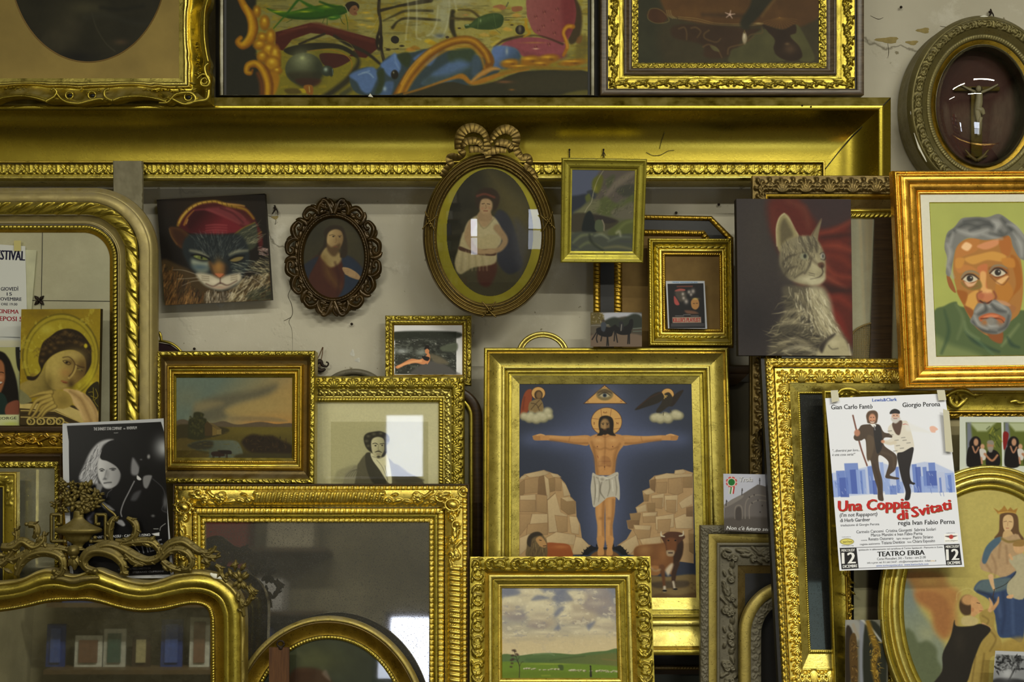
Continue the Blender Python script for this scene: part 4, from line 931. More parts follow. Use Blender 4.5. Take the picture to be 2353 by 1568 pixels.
# ================================================================ left side
def mirror_rounded():
    t = T('wall_mirror', 'large mirror with rounded corner in a leaf-carved gilt frame, behind the gold icon panel', 'mirror', (-420, 430, 358, 1500), 0.105, thick=26)
    def rr(x1,y0,r,n=30): return np.array([(-420,y0)]+[(x1-r+r*math.sin(a),y0+r-r*math.cos(a)) for a in np.linspace(0,math.pi/2,n)]+[(x1,1500)],float)
    o = rr(358,430,150); i = rr(247,533,62)
    rails(t,[(o,i,False)],[
        ('outer_moulding',0,.12,lambda v: -16+16*np.sin(v*1.57),None,G['dusty']),('outer_moulding',.12,.34,bull(-1,4,2),gauss_noise(20,.8,5),G['dusty']),
        ('leaf_band',.34,.62,bull(2,9,-4),lambda s,v,L: 10*(((s/50+.9*v) % 1)**.6)*(1-((s/50+.9*v) % 1))**.35*1.5+1.3*np.sin(math.pi*(s/8+2.2*v))*(((s/50+.9*v) % 1) > .55),G['gold']),
        ('inner_moulding',.62,.82,lambda v: -6-7*np.sin(v*1.57)+5*np.exp(-((v-.9)/.09)**2),None,G['dusty']),
        ('bead_trim',.84,.93,flat(-14),beads(9.5,3.6),G['gold']),('inner_fillet',.93,1,flat(-16,-18),None,G['deep'])],ds=1.6,dv=1.2)
    mb = MB(); mb.faces(t.m(np.array([-430.,256,256,-430]),np.array([525.,525,1500,1500]),np.full(4,-20.)),[(0,3,2,1)])
    t.add(mb, 'mirror_glass',mirrormat('old_silver_mirror',(0.85,0.87,0.78,1),rgb(196,192,160),gr=.15,base=.6,rough=.1,sp=.02),smooth=False)  # pale diffuse colour paints in the reflected wall
    mb = MB()
    for a,b in (((91,528),(84,960)),((60,690),(252,692))):
        S_ = resample([a,b],step=6); tube3(mb,t.m(S_[:,0],S_[:,1],np.full(len(S_),-18.6)),.7e-3,nseg=5)
    t.add(mb, 'crack_line',G['black'])
    mb = MB()
    for k in range(4): a = .78+k*1.57; leaf3(t,mb,84,690,a,15,9,-16,2,2)
    ball(t,mb,84,690,-14,3.5); t.add(mb, 'iron_rosette',G['iron'])
    return t
mirror_rounded()
def festival():
    t = T('paper_poster', 'white film festival poster taped inside the rounded mirror, far left edge', 'poster', (-150, 560, 64, 806), 0.117, thick=1, quad=[(-150, 552), (58, 566), (64, 806), (-150, 800)])
    p = Pic(t,None,2,base=(210,212,206)); p.line([(-150,774),(46,776)],1.4,(90,96,96)).ell(20,790,50,8,(216,206,150),.5,6); p.canvas('sheet',G['print'],h=0)
    x = Text(t,(3.919,0,360)); nv = (22,20,50); rd = (150,26,40)
    x.put('FESTIVAL', -62, 925, 222, 937, 84, nv, bold=.035); x.put('GIOVEDÌ', 8, 1208, 164, 1208, 32, nv, bold=.02); x.put('15', 62, 1252, 108, 1252, 28, nv, bold=.02)
    x.put('NOVEMBRE', -28, 1296, 194, 1300, 30, nv, bold=.02); x.put('ORE 19.00', 10, 1340, 156, 1342, 22, nv, bold=.02)
    x.put('CINEMA', -22, 1410, 168, 1416, 36, rd, bold=.03); x.put('DEPOSI 5', -50, 1478, 200, 1484, 40, rd, bold=.03); x.done()
    t = T('paper_sheet', 'cream paper edge sticking out behind the festival poster on the mirror', 'paper', (30, 574, 84, 790), 0.119, thick=1, quad=[(30, 574), (84, 575), (66, 790), (30, 790)])
    p = Pic(t,None,4,base=(190,190,158)); p.noise(30,.1); p.canvas('sheet',G['print'],h=0)
    t = T('adhesive_tape', 'strip of yellowed tape above the festival poster', 'tape', (32, 553, 48, 577), 0.113, thick=1)
    p = Pic(t,None,4,base=(196,186,120)); p.canvas('strip',G['print'],h=0)
    t = T('smiling_portrait_card', 'photo card of a smiling dark-haired woman left of the gold icon panel', 'photo', (-110, 798, 45, 978), 0.06, thick=1)
    p = Pic(t,None,1.3,(3.733,0,680),(150,152,112))
    p.fill([(-500,440),(0,440),(140,446),(150,700),(0,700)],(170,168,110),1,10).fill([(-200,460),(0,475),(70,530),(110,620),(140,720),(160,860),(150,940),(60,1020),(-200,1020)],(24,20,16),1,5)
    p.fill([(-160,540),(-20,540),(30,580),(42,660),(38,740),(0,840),(-60,900),(-160,880)],(150,96,60),1,6).line([(-40,660),(10,655),(30,662)],7,(40,26,18)).ell(-2,745,26,8,(196,190,176)).line([(-40,760),(0,762),(26,740)],5,(90,30,26)).glow(0,700,30,20,(190,130,90),.7)
    p.fill([(-160,880),(0,830),(60,900),(50,1020),(-160,1020)],(28,46,40),1,4).fill([(60,930),(160,900),(160,1020),(50,1020)],(128,74,54),1,4).fill([(134,446),(172,446),(172,640),(145,600)],(34,34,28),1,3)
    p.fill([(-500,1020),(172,1020),(172,1120),(-500,1120)],(196,200,150),1,1.5,False).glow(100,1100,80,20,(170,180,50),.5)
    p.canvas('sheet', G['print'], h=0); x = Text(t, (3.733, 0, 680)); x.put('GEORGE', -48, 1064, 142, 1060, 22, (40, 40, 34), bold=.02); x.done()
festival()
def icon():
    t = T('icon_panel', 'gilt wooden panel painted with a haloed youth resting on folded hands', 'painting', (46, 711, 232, 977), 0.045, thick=18, quad=[(49, 711), (231, 710), (226, 976), (44, 977)])
    backboard(t,(46,711,232,977),-1.2,plain('dark_panel_edge',rgb(48,38,22),0.6), 'wood_panel')
    p = Pic(t,None,1.0,(3.733,0,680),(134,112,22)); p.mottle((156,136,34),40,0,.5); p.glow(400,150,200,40,(100,80,14),.6).glow(840,330,60,200,(146,128,20),.4)
    p.ell(520,520,330,370,(96,84,18),1,3,.1).ell(520,522,318,358,(150,134,34),1,3,.1).ell(522,526,296,334,(104,92,20),.9,3,.1).ell(524,530,290,326,(148,132,30),1,4,.1)
    p.mottle((176,164,60),14,.14,.5); p.glow(760,700,60,90,(190,176,40),.7).glow(400,290,60,40,(180,170,70),.6)
    p.fill([(735,830),(845,740),(845,980),(800,960)],(40,34,14),1,3)
    for P_ in ([(760,830),(800,830),(800,900)],[(800,790),(802,870)],[(820,800),(840,860),(810,900),(840,950)],[(780,860),(830,880)]): p.line(P_,6,(124,110,30),.9)
    # marble parapet
    p.fill([(165,930),(560,925),(850,1040),(850,1120),(160,1120)],(58,46,22),1,3); p.fill([(168,925),(540,925),(845,1060),(845,1090),(700,1090),(480,985),(168,965)],(180,160,96),1,2,False)
    for k in range(3): p.line([(180,985+k*28),(470,990+k*28),(700,1090+k*26)],9,(172,150,84) if k != 1 else (44,34,16),1,1.5,False)
    for x in (265,350,435,515): p.ell(x,1078,38,36,(170,150,80)).ell(x,1078,24,22,(60,50,24)).line([(x-14,1060),(x+4,1078),(x-8,1098)],8,(150,134,70))
    p.fill([(170,800),(240,850),(270,905),(170,925)],(112,110,74),1,4)
    # hair,neck,face
    H = (36,26,12)
    p.fill([(172,760),(250,720),(360,650),(400,560),(470,700),(480,830),(400,850),(280,870),(175,800)],((142,124,62),(110,96,44),(300,700),(440,820)),1,6)
    p.fill([(590,282),(500,300),(430,350),(370,400),(345,470),(330,560),(350,640),(300,690),(235,690),(240,720),(300,722),(350,660),(400,560),(520,480),(640,470),(720,540),(730,640),(700,690),(730,680),(780,590),(785,500),(780,440),(740,370),(680,310)],H,1,4)
    p.fill([(420,540),(520,480),(640,470),(720,520),(740,600),(725,680),(690,720),(640,760),(600,780),(520,810),(450,800),(400,740),(390,640)],((168,148,76),(108,84,40),(480,600),(720,680)),1,5)
    p.glow(640,520,90,60,(176,156,88),.7).glow(700,620,50,80,(72,52,24),.6).glow(600,570,40,30,(84,62,28),.7).glow(480,640,60,50,(176,156,84),.6).glow(560,660,50,40,(160,112,60),.5).glow(420,760,40,90,(84,70,30),.7).glow(600,700,20,40,(120,90,44),.4)
    p.line([(540,530),(590,525),(630,560),(640,600),(620,660),(580,700)],[7,7,9,8,6],(60,42,20),.8,3).line([(655,590),(640,650),(600,705),(585,700)],[9,12,12],(190,168,96),.8,4).line([(650,590),(690,610),(720,615)],8,(52,36,18),.8,3)
    p.line([(540,558),(570,556),(605,580),(590,592),(560,580),(540,560)],5,(50,36,18),.9,2).ell(572,572,11,9,(28,20,10),1,2).line([(665,625),(690,630),(705,645)],6,(40,28,16),.9,2).glow(685,632,18,8,(150,140,70),.7)
    p.line([(530,732),(560,742),(580,745)],[12,20,6],(134,78,44),.9,4).line([(540,745),(575,750)],4,(70,34,20),.9,2).glow(550,775,40,14,(170,150,80),.5).glow(610,760,30,40,(60,44,20),.8)
    rs = p.rs
    for k in range(46):
        f = k/45; x = 300+480*f; y = 470-150*math.sin(f*3.0)+rs.uniform(-10,70); p.line([(x-16,y+8),(x,y-8),(x+18,y+6)],[4,9,4],(82,62,30),.45,4)
    for x,y in ((390,450),(440,420),(500,400),(430,480),(370,500),(470,450),(540,400),(600,340),(560,310),(650,400),(700,420),(360,560),(280,680)): p.glow(x,y,20,16,(100,76,36),.6)
    p.ell(735,430,15,19,(176,160,34),1,3)
    # pink sleeve and the hands
    p.fill([(540,806),(640,806),(740,850),(800,920),(845,1010),(845,1100),(730,1100),(690,1000),(620,920)],(176,146,92),1,4)
    for P_,c in (([(600,820),(700,900),(780,1080)],(120,92,52)),([(560,815),(640,900),(720,1060)],(206,176,120)),([(660,812),(760,900),(830,1040)],(206,178,124)),([(720,850),(800,950),(840,1080)],(130,100,58))): p.line(P_,[8,20,12],c,.7,8)
    S_ = (150,128,60); Sd = (90,72,30)
    p.fill([(420,825),(540,815),(600,850),(620,930),(540,970),(440,960),(330,980),(350,900)],S_,1,4).glow(540,900,60,50,(110,92,40),.6)
    for P_ in ([(440,830),(350,840),(260,870)],[(430,860),(320,900),(280,960),(250,1020)],[(440,890),(350,930),(310,1000),(275,1045)],[(450,920),(390,960),(350,1010),(320,1050)],[(470,950),(400,990),(360,1040)]):
        p.line(P_,[44,34,26,16],Sd,.9,3).line([(x-2,y-4) for x,y in P_],[34,24,17,10],(164,142,70),1,4)
    p.noise(5,.05,seed=4); p.canvas('painting',G['paint'],h=0,gain=1.15)
icon()
def lower_left_mirror():
    t = T('framed_mirror', 'mirror in dark gilt and brown wood frame, left of the black film poster', 'mirror', (-300, 979, 176, 1600), 0.02, -0.01, thick=45)
    rails(t,rectsides(t.rect,(60,99,58,60), 'TR'),[
        ('outer_moulding',0,.15,steps([(0,-4),(.2,0),(.8,-1),(1,-5)]),None,G['wood']),
        ('ornament_band',.16,.5,flat(-8,-12),maxo(orn_tile('vine',44,8,period=105),dent(4,.8)),G['deep']),
        ('ornament_band',.5,.66,flat(-12,-16),dent(3.6,1.1),G['deep']),
        ('inner_moulding',.66,.84,steps([(0,-14),(.3,-11),(.5,-15),(1,-20)]),None,G['wood']),
        ('inner_ornament',.84,1,bull(-21,2),orn_tile('vine',14,3.5,period=40),G['gold'])],ds=1.7,dv=1.2)
    mb = MB(); mb.faces(t.m(np.array([-300.,124,124,-300]),np.array([1070.,1070,1600,1600]),np.full(4,-26.)),[(0,3,2,1)])
    t.add(mb, 'mirror_glass',mirrormat('foxed_mirror',(0.72,0.74,0.66,1),rgb(150,148,124),gr=.3,base=.45,rough=.05,sp=.1),smooth=False)
    # the gilt frame reflected in that mirror,modelled as a solid frame
    t = T('reflected_frame', 'reflection of a narrow gold frame, modelled solid at the left edge of the mirror', 'picture frame', (-220, 1086, 38, 1600), -0.03, -0.05, thick=20)
    rails(t,rectsides(t.rect,36, 'TR'),[('outer_moulding',0,.2,bull(-2,3),None,G['bright']),('cove_moulding',.2,.9,cove(-2,-10),orn_tile('foliage',18,2.5,rng=(-60,0)),G['gold']),('inner_bead',.9,1,bull(-10,2),None,G['gold'])])
    backboard(t,(-220,1110,10,1600),-14,G['black'], 'panel',-18)
lower_left_mirror()
def catposter():
    t = T('canvas_painting', 'unframed canvas of a grim tabby cat wearing a dark red turban', 'painting', (360, 445, 624, 706), 0.245, 0.25, thick=24, quad=[(360, 459), (608, 445), (624, 690), (379, 702)])
    backboard(t,t.rect,-.8,G['edge'], 'stretcher')
    Z = (4.202,340,400); p = Pic(t,None,.9,Z,(24,18,12))
    p.glow(600,300,380,200,(52,34,14),.7).glow(120,600,80,200,(20,16,10),.6)
    # turban
    p.fill([(290,500),(300,420),(380,340),(480,285),(600,262),(720,280),(900,300),(990,370),(1035,440),(1090,560),(1105,660),(1080,720),(1000,520),(880,560),(700,585),(480,585),(370,560)],(70,20,22),1,6)
    p.fill([(380,480),(430,360),(520,335),(640,370),(760,420),(880,490),(930,530),(840,570),(600,580),(420,560)],((52,10,14),(110,30,38),(480,420),(640,560)),1,10)
    p.fill([(560,340),(700,320),(820,340),(930,400),(1000,450),(960,500),(880,480),(760,420)],(118,50,54),.9,10).fill([(830,330),(960,370),(1030,440),(1000,480),(900,400)],(70,22,22),.8,10)
    for y,a in ((490,.9),(515,.8),(540,.9),(562,.7)): p.line([(560,y+8),(650,y),(760,y+6)],[4,9,4],(170,84,84),a*.8,5)
    p.line([(450,350),(560,345),(700,395),(800,440),(880,480)],[8,14,10],(150,70,70),.7,6).line([(700,330),(820,380),(920,470)],10,(52,12,16),.7,6).line([(760,330),(880,380),(940,440)],7,(150,84,76),.5,5)
    p.line([(290,495),(320,430),(390,345),(480,290),(600,268),(680,270),(760,300),(860,320),(950,350),(1020,430)],[26,34,30,26,26,28,30,26,20],(140,104,30),1,5).line([(300,470),(340,400),(420,325),(520,278),(640,262),(690,280),(780,290),(880,300),(930,310)],[10,14,10,10,12,8],(214,176,80),.9,5)
    p.line([(350,490),(380,420),(440,355)],[20,16,10],(160,110,40),.9,4).line([(370,480),(385,440)],8,(216,180,90),.8,3)
    for k in range(14):
        f = k/13; x = 330+620*f; y = 420-150*math.sin(f*2.6+.35); p.line([(x,y-10),(x+8,y+14)],5,(60,40,14),.8,2)
    p.line([(1030,470),(1080,560),(1100,680)],[16,22,20],(84,28,24),.9,6).line([(1095,560),(1050,590),(1070,600)],8,(190,140,50),.8,4)
    # ears
    p.fill([(205,520),(260,510),(330,530),(400,600),(360,720),(290,700),(230,620)],(74,44,20),1,6).fill([(240,540),(320,560),(370,620),(330,690),(270,640)],(56,30,16),.9,10).line([(206,530),(225,600),(280,680)],7,(120,84,40),.8,4)
    p.fill([(840,580),(920,520),(1000,480),(1040,470),(1060,600),(1040,700),(960,740),(880,680)],(58,62,48),1,6)
    p.hair(50,[(860,590),(1030,500),(1050,680),(900,700)],-.5,110,8,[(104,106,84),(36,38,30),(150,146,116)],.7,.15); p.line([(840,580),(920,520),(1030,470)],8,(140,110,30),.8,4)
    # body fur
    p.fill([(120,850),(300,880),(500,980),(700,1100),(1000,1000),(1170,850),(1170,700),(1200,1240),(150,1300)],(70,54,30),1,10)
    for a_,n_,an,c_ in (([(130,860),(260,900),(420,1060),(550,1150),(500,1260),(160,1290)],190,1.9,[(150,104,52),(190,140,80),(60,38,20),(110,74,36),(30,22,14)]),([(540,1120),(820,1120),(800,1250),(560,1260)],90,1.6,[(196,184,158),(90,78,62),(220,210,190),(50,44,36)]),([(820,1040),(1000,960),(1180,880),(1180,1100),(900,1240),(780,1240)],150,2.3,[(200,188,150),(150,134,100),(60,54,40),(224,214,184)]),([(960,860),(1160,780),(1170,940),(1000,980)],70,.3,[(190,180,140),(50,48,36),(30,30,26)]),([(940,1160),(1190,1060),(1190,1230),(930,1230)],60,-.5,[(40,44,30),(66,70,48),(24,26,20),(90,92,70)])):
        p.hair(int(n_*2.2),a_,an,80,12,c_,.5,.16)
    # head
    p.fill([(380,600),(520,580),(700,590),(850,580),(940,640),(980,780),(960,900),(900,1020),(820,1100),(690,1130),(560,1080),(470,980),(380,860),(330,720)],(34,40,42),1,10)
    p.hair(260,[(420,600),(860,600),(900,740),(760,820),(640,830),(480,760)],lambda x,y: -1.57+(x-660)/260,70,9,[(22,26,28),(60,70,74),(100,108,104),(30,34,36),(120,124,116)],.4,.2)
    for sg,cx in ((-1,500),(1,860)):
        p.line([(cx-90*1,740 if sg < 0 else 760),(cx,760),(cx+80,800)] if sg < 0 else [(cx-70,780),(cx,750),(cx+100,740)],[16,26,12],(170,168,138),.8,8)
    p.fill([(440,790),(480,780),(560,805),(580,830),(520,830),(460,815)],(104,112,58),1,3).line([(420,785),(480,778),(570,808),(600,840)],[10,14,16],(14,14,14),1,3).line([(450,812),(520,838),(590,836)],7,(18,16,14),1,3).ell(518,808,9,14,(20,22,14),1,2).glow(470,800,12,6,(190,196,120),.6)
    p.fill([(790,830),(860,800),(920,800),(900,830),(830,850)],(128,112,66),1,4).line([(780,830),(850,795),(930,790)],[14,16,10],(14,14,14),1,4).line([(810,852),(880,850),(930,820)],7,(20,18,16),1,3)
    p.fill([(420,820),(520,850),(590,850),(580,940),(500,960),(430,900)],(150,160,142),.7,14).line([(440,850),(560,870)],20,(190,196,170),.6,10).glow(500,900,80,26,(60,84,104),.6)
    p.hair(60,[(780,860),(980,830),(960,940),(820,960)],.15,90,9,[(160,164,140),(30,34,34),(90,100,96)],.5,.2)
    p.fill([(590,850),(640,870),(720,860),(760,900),(740,980),(690,1010),(640,980),(610,920)],(118,84,48),1,14).glow(680,890,40,70,(176,130,66),.7).glow(760,920,24,60,(30,24,20),.6).line([(600,850),(615,920),(635,970)],10,(70,48,26),.7,6)
    p.fill([(640,965),(700,960),(740,970),(710,1000),(680,1000)],(190,112,70),1,4).line([(640,965),(680,1000),(700,1002),(740,965)],6,(60,34,24),.9,3)
    p.fill([(470,960),(600,970),(690,1010),(760,980),(880,960),(900,1020),(820,1080),(700,1120),(580,1090),(500,1030)],(196,186,160),1,10).glow(640,1040,50,26,(226,216,190),.8).glow(760,1040,50,26,(216,206,180),.7)
    p.line([(698,1005),(698,1055)],8,(70,44,34),.9,3).line([(560,1060),(630,1085),(698,1055),(770,1075),(860,1030)],[6,8,12,8,5],(70,44,38),.9,4).glow(700,1095,80,16,(170,130,110),.6)
    for y,L in ((985,0),(1005,1),(1025,2)): p.line([(520,y),(590,y+8)],5,(90,78,60),.7,2); p.line([(800,y),(860,y-12)],5,(90,78,60),.7,2)
    for P_ in ([(470,970),(340,930),(240,925)],[(480,1000),(380,1010),(280,1015)],[(500,1030),(420,1040),(330,1080)],[(900,980),(1020,1010),(1120,1080)],[(880,960),(1020,950),(1150,1010)]): p.line(P_,[5,3],(206,196,180),.7,2)
    p.hair(40,[(1050,700),(1165,720),(1165,790),(1070,780)],.2,60,10,[(170,140,130),(60,40,40),(200,180,170)],.7,.2)
    p.soft(1); p.canvas('painting',G['canvas'],h=0,gain=1.1)
catposter()
def baroque_oval():
    t = T('framed_portrait', 'small oval portrait of a bearded man in a pierced dark scroll frame', 'framed picture', (656, 457, 876, 727), 0.265, thick=22)
    cx,cy = 766,592
    ol = plain('lacquered_dark_carving',rgb(84,64,30),0.28,metal=.5,c2=rgb(44,34,16),spec=.6)
    rails(t,ellsides(cx,cy,84,106,14,240),[('inner_moulding',0,.4,bull(-8,5,-4),None,ol),('bead_trim',.4,.8,bull(-3,2),rope(7,2.5),ol),('inner_lip',.8,1,lambda v: -3-5*v,None,ol)],ds=1.5,dv=1)
    rails(t,ellsides(cx,cy,94,118,12,240),[('openwork_base',0,1,bull(-10,5,-8),ribs(14,3,.6),ol)],ds=1.5,dv=1)
    mb = MB(); n = 16
    for k in range(n):
        a = 2*math.pi*(k+.5)/n; sx,sy = math.sin(a),-math.cos(a); sg = 1 if (sx > 0) == (sy < 0) else -1; sg = 1 if k % 2 else -1
        X = lambda r,b: (cx+(78+r*.88)*math.sin(a+b),cy-(97+r)*math.cos(a+b))
        scroll(t,mb,[X(9,-.20*sg),X(22,-.17*sg),X(34,-.05*sg),X(31,.10*sg),X(20,.12*sg),X(17,.03*sg),X(23,.0)],[4.5,6,6.6,5.4,4.4,4,4.6],2,.9,lobe=.15)
        ball(t,mb, *X(22,.01*sg),3,3.8)
        scroll(t,mb,[X(8,.19),X(20,.2),X(32,.16),X(38,.1)],[5,7,6,3],-2,.9)
        scroll(t,mb,[X(10,0),X(8,.1),X(10,.2)],[3,4,3],-4)
    for sg in (-1,1):
        for (a,r1) in ((0,38),(math.pi,40)):
            f = lambda x,y: (cx+sg*x,cy+(-1 if a == 0 else 1)*y)
            scroll(t,mb,[f(2,100),f(14,128),f(24,132),f(26,122),f(19,120)],[5,6,5,4],4); leaf3(t,mb, *f(0,104),(-1.57 if a == 0 else 1.57)+sg*.35,30,13,2,4)
            leaf3(t,mb, *f(12,112),(-1.57 if a == 0 else 1.57)+sg*1.2*(1 if a == 0 else -1),30,12,0,4)
    t.add(mb, 'pierced_scrollwork',ol)
    mb = MB(); scroll(t,mb,[(747,452),(747,458)],2,-10); ball(t,mb,747,455,-8,3); t.add(mb, 'hanging_nail',G['iron'])
    p = Pic(t,(690,492,842,692),1.0,(4.202,340,400),(56,52,34)); p.glow(1900,620,200,200,(66,60,36),.6).glow(1600,560,120,120,(44,42,30),.6)
    p.fill([(1480,1000),(1560,840),(1650,770),(1760,740),(1900,780),(2020,850),(2080,1000),(2000,1250),(1560,1250)],(68,34,22),1,8)
    p.fill([(1480,900),(1560,830),(1640,800),(1560,960),(1520,1060),(1480,1000)],(38,42,52),1,6).fill([(1860,790),(1960,800),(2060,900),(2080,1000),(2020,1130),(1900,1240),(1800,1240),(1880,1100),(1890,950)],(36,46,62),1,8)
    p.fill([(1660,780),(1700,850),(1760,900),(1840,860),(1860,790),(1800,720),(1710,700)],(150,130,84),1,8)
    p.fill([(1700,620),(1690,560),(1730,510),(1800,490),(1870,510),(1900,570),(1920,680),(1910,790),(1850,800),(1850,700),(1720,700),(1650,790),(1640,760),(1680,700)],(46,36,22),1,6)
    p.fill([(1720,620),(1740,560),(1800,530),(1860,550),(1880,620),(1860,690),(1820,740),(1770,750),(1730,700)],((176,150,102),(130,104,66),(1740,600),(1870,640)),1,5)
    p.fill([(1722,670),(1760,700),(1800,690),(1850,670),(1840,740),(1800,790),(1760,780),(1725,730)],(84,62,36),.9,8).line([(1790,700),(1820,700)],6,(130,70,50),.9,2)
    p.line([(1745,590),(1775,584),(1800,592)],5,(60,44,28),.8,2).line([(1830,595),(1860,592)],5,(60,44,28),.8,2).ell(1784,600,10,6,(40,30,24)).ell(1845,604,8,5,(40,30,24)).line([(1808,600),(1812,650),(1800,660)],5,(120,92,56),.8,2)
    p.line([(1690,800),(1740,960),(1830,1080)],[20,60,30],(110,84,36),.6,20).line([(1800,850),(1840,1000),(1820,1180)],[10,16,12],(52,26,18),.7,8)
    p.fill([(1870,905),(1930,905),(2010,950),(2050,1000),(2030,1020),(1960,1000),(1900,965)],(158,128,90),1,3)
    for k in range(4): p.line([(1880+k*6,905+k*18),(1930,915+k*18),(1990,950+k*12)],[10,14,16],(166,136,96),1,2); p.line([(1880+k*6,916+k*18),(1930,926+k*18)],3,(90,64,44),.7)
    p.noise(8,.06); p.canvas('portrait',G['print'],h=-12,ellipse=(cx,cy,76,98))
baroque_oval()
def purple_arch():
    t = T('domed_frame', 'dark purple-lined arched frame top peeking over the river landscape frame', 'picture frame', (310, 764, 418, 860), 0.22, thick=20)
    mb = MB(); scroll(t,mb,[(345,790),(366,784),(390,788),(406,797),(420,812)],[3,3.5,3],2)
    t.add(mb, 'arched_rim',G['gold']); mb = MB(); P = [(330,860)]+[(x,y) for x,y in ((330,792),(366,788),(390,792),(410,806),(416,860))]
    mb.faces(t.m(np.array([q[0] for q in P],float),np.array([q[1] for q in P],float),np.full(6,-3.0)),[(0,1,2,3),(0,3,4),(0,4,5)]); t.add(mb, 'velvet_lining',plain('purple_velvet',rgb(46,22,28),.9))
    mb = MB(); scroll(t,mb,[(358,790),(360,772),(366,764),(370,772),(372,784)],[4,6,3,4,3],4); t.add(mb, 'finial',G['gold'])
purple_arch()
def river():
    t = T('framed_painting', 'river landscape with cows and a sunset sky in a deep gold frame', 'framed picture', (360, 806, 724, 1113), 0.12, 0.08, thick=45, quad=[(361, 807), (724, 806), (722, 1113), (362, 1111)])
    rails(t,rectsides(t.rect,(38,60,56,60)),[
        ('outer_ornament',0,.22,bull(-3,4),addo(orn_tile('foliage',12,3.0,period=38),lambda s,v,L: 0*s),G['gold']),
        ('dark_cove',.22,.50,steps([(0,-3),(.15,-6),(.5,-15),(1,-18)]),None,G['dark']),
        ('ridge_moulding',.50,.68,bull(-18,9,-14),None,G['deep']),('ridge_moulding',.68,.78,cove(-14,-18),None,G['gold']),
        ('fine_ornament',.78,.9,bull(-18,1.5),dent(4,1.1),G['deep']),('slip',.9,1,flat(-20,-24),None,G['gold'])],ds=1.6,dv=1.1)
    Z = (3.096,340,700); p = Pic(t,(392,860,674,1060),1.0,Z,(106,112,92))
    p.fill([(150,480),(1050,480),(1050,900),(150,900)],((96,110,98),(168,134,74),(500,540),(800,860)),1,4,False).glow(900,820,200,60,(184,120,56),.7).glow(780,720,240,60,(160,140,88),.8).glow(850,840,100,16,(206,140,60),.7)
    p.fill([(340,690),(500,640),(700,610),(900,560),(840,640),(640,690),(540,740),(540,800),(430,830),(300,800)],(88,84,66),.8,22).fill([(320,690),(470,680),(520,700),(420,740),(320,760)],(136,122,84),.7,18).fill([(540,740),(700,690),(900,620),(1000,600),(1010,830),(700,800),(560,780)],(160,136,80),.6,20)
    p.fill([(560,800),(700,790),(900,800),(960,830),(600,820)],(126,110,76),.7,8).glow(260,660,120,80,(112,112,86),.5)
    p.fill([(180,830),(230,812),(300,830),(430,840),(520,825),(620,850),(780,830),(900,845),(1010,842),(1010,900),(180,900)],(84,72,54),.95,3).fill([(180,850),(500,868),(1010,868),(1010,1110),(180,1110)],((96,84,28),(64,56,22),(600,880),(600,1060)),1,3,False)
    p.fill([(180,860),(300,850),(520,870),(560,900),(480,930),(340,960),(180,960)],(52,46,22),1,6).glow(800,900,200,24,(104,92,34),.6)
    p.fill([(250,1000),(350,965),(480,962),(600,965),(640,1000),(660,1060),(640,1110),(360,1110),(420,1050),(300,1030)],((92,98,82),(70,76,60),(600,980),(400,1080)),1,5).fill([(260,1000),(350,968),(440,970),(430,1020),(320,1030)],(48,44,28),.9,8)
    p.fill([(180,960),(330,955),(260,1000),(360,1050),(420,1070),(360,1110),(180,1110)],(78,66,26),1,6).mottle((96,84,34),8,.12,.4,1,2,2,.1,900)
    p.fill([(265,930),(270,820),(300,800),(310,765),(345,760),(380,775),(375,800),(400,820),(395,930),(340,960),(270,950)],(44,44,20),1,5)
    p.hair(60,[(280,790),(390,790),(390,920),(270,920)],0,20,14,[(60,60,28),(34,34,16),(78,74,34)],.5,2)
    p.fill([(385,850),(405,825),(440,860),(440,930),(385,930)],(66,52,26),1,2,False).fill([(440,860),(470,880),(470,925),(440,930)],(112,92,46),1,2,False).fill([(420,835),(450,845),(510,885),(470,885)],(96,80,44),1,2,False).fill([(470,885),(505,885),(505,920),(470,922)],(120,102,56),1,2,False)
    p.fill([(650,980),(680,940),(730,920),(800,930),(870,930),(950,970),(1010,1000),(1010,1060),(900,1080),(760,1060),(700,1040)],(40,30,16),1,10).hair(70,[(660,940),(980,940),(980,1040),(720,1040)],-1.2,24,10,[(52,36,20),(30,24,12),(66,50,24)],.6,.8)
    p.fill([(640,1060),(1010,1060),(1010,1110),(640,1110)],(58,52,24),1,8)
    p.fill([(435,1048),(480,1042),(520,1052),(528,1075),(470,1078),(436,1070)],(44,30,20),1,3).fill([(484,1035),(560,1035),(578,1045),(574,1062),(520,1060),(486,1045)],(34,26,18),1,3)
    for x in (444,452,488,496,540,548): p.line([(x,1060),(x,1088)],5,(40,26,16))
    p.noise(5,.05); p.canvas('painting',G['varnish'],h=-26)
river()
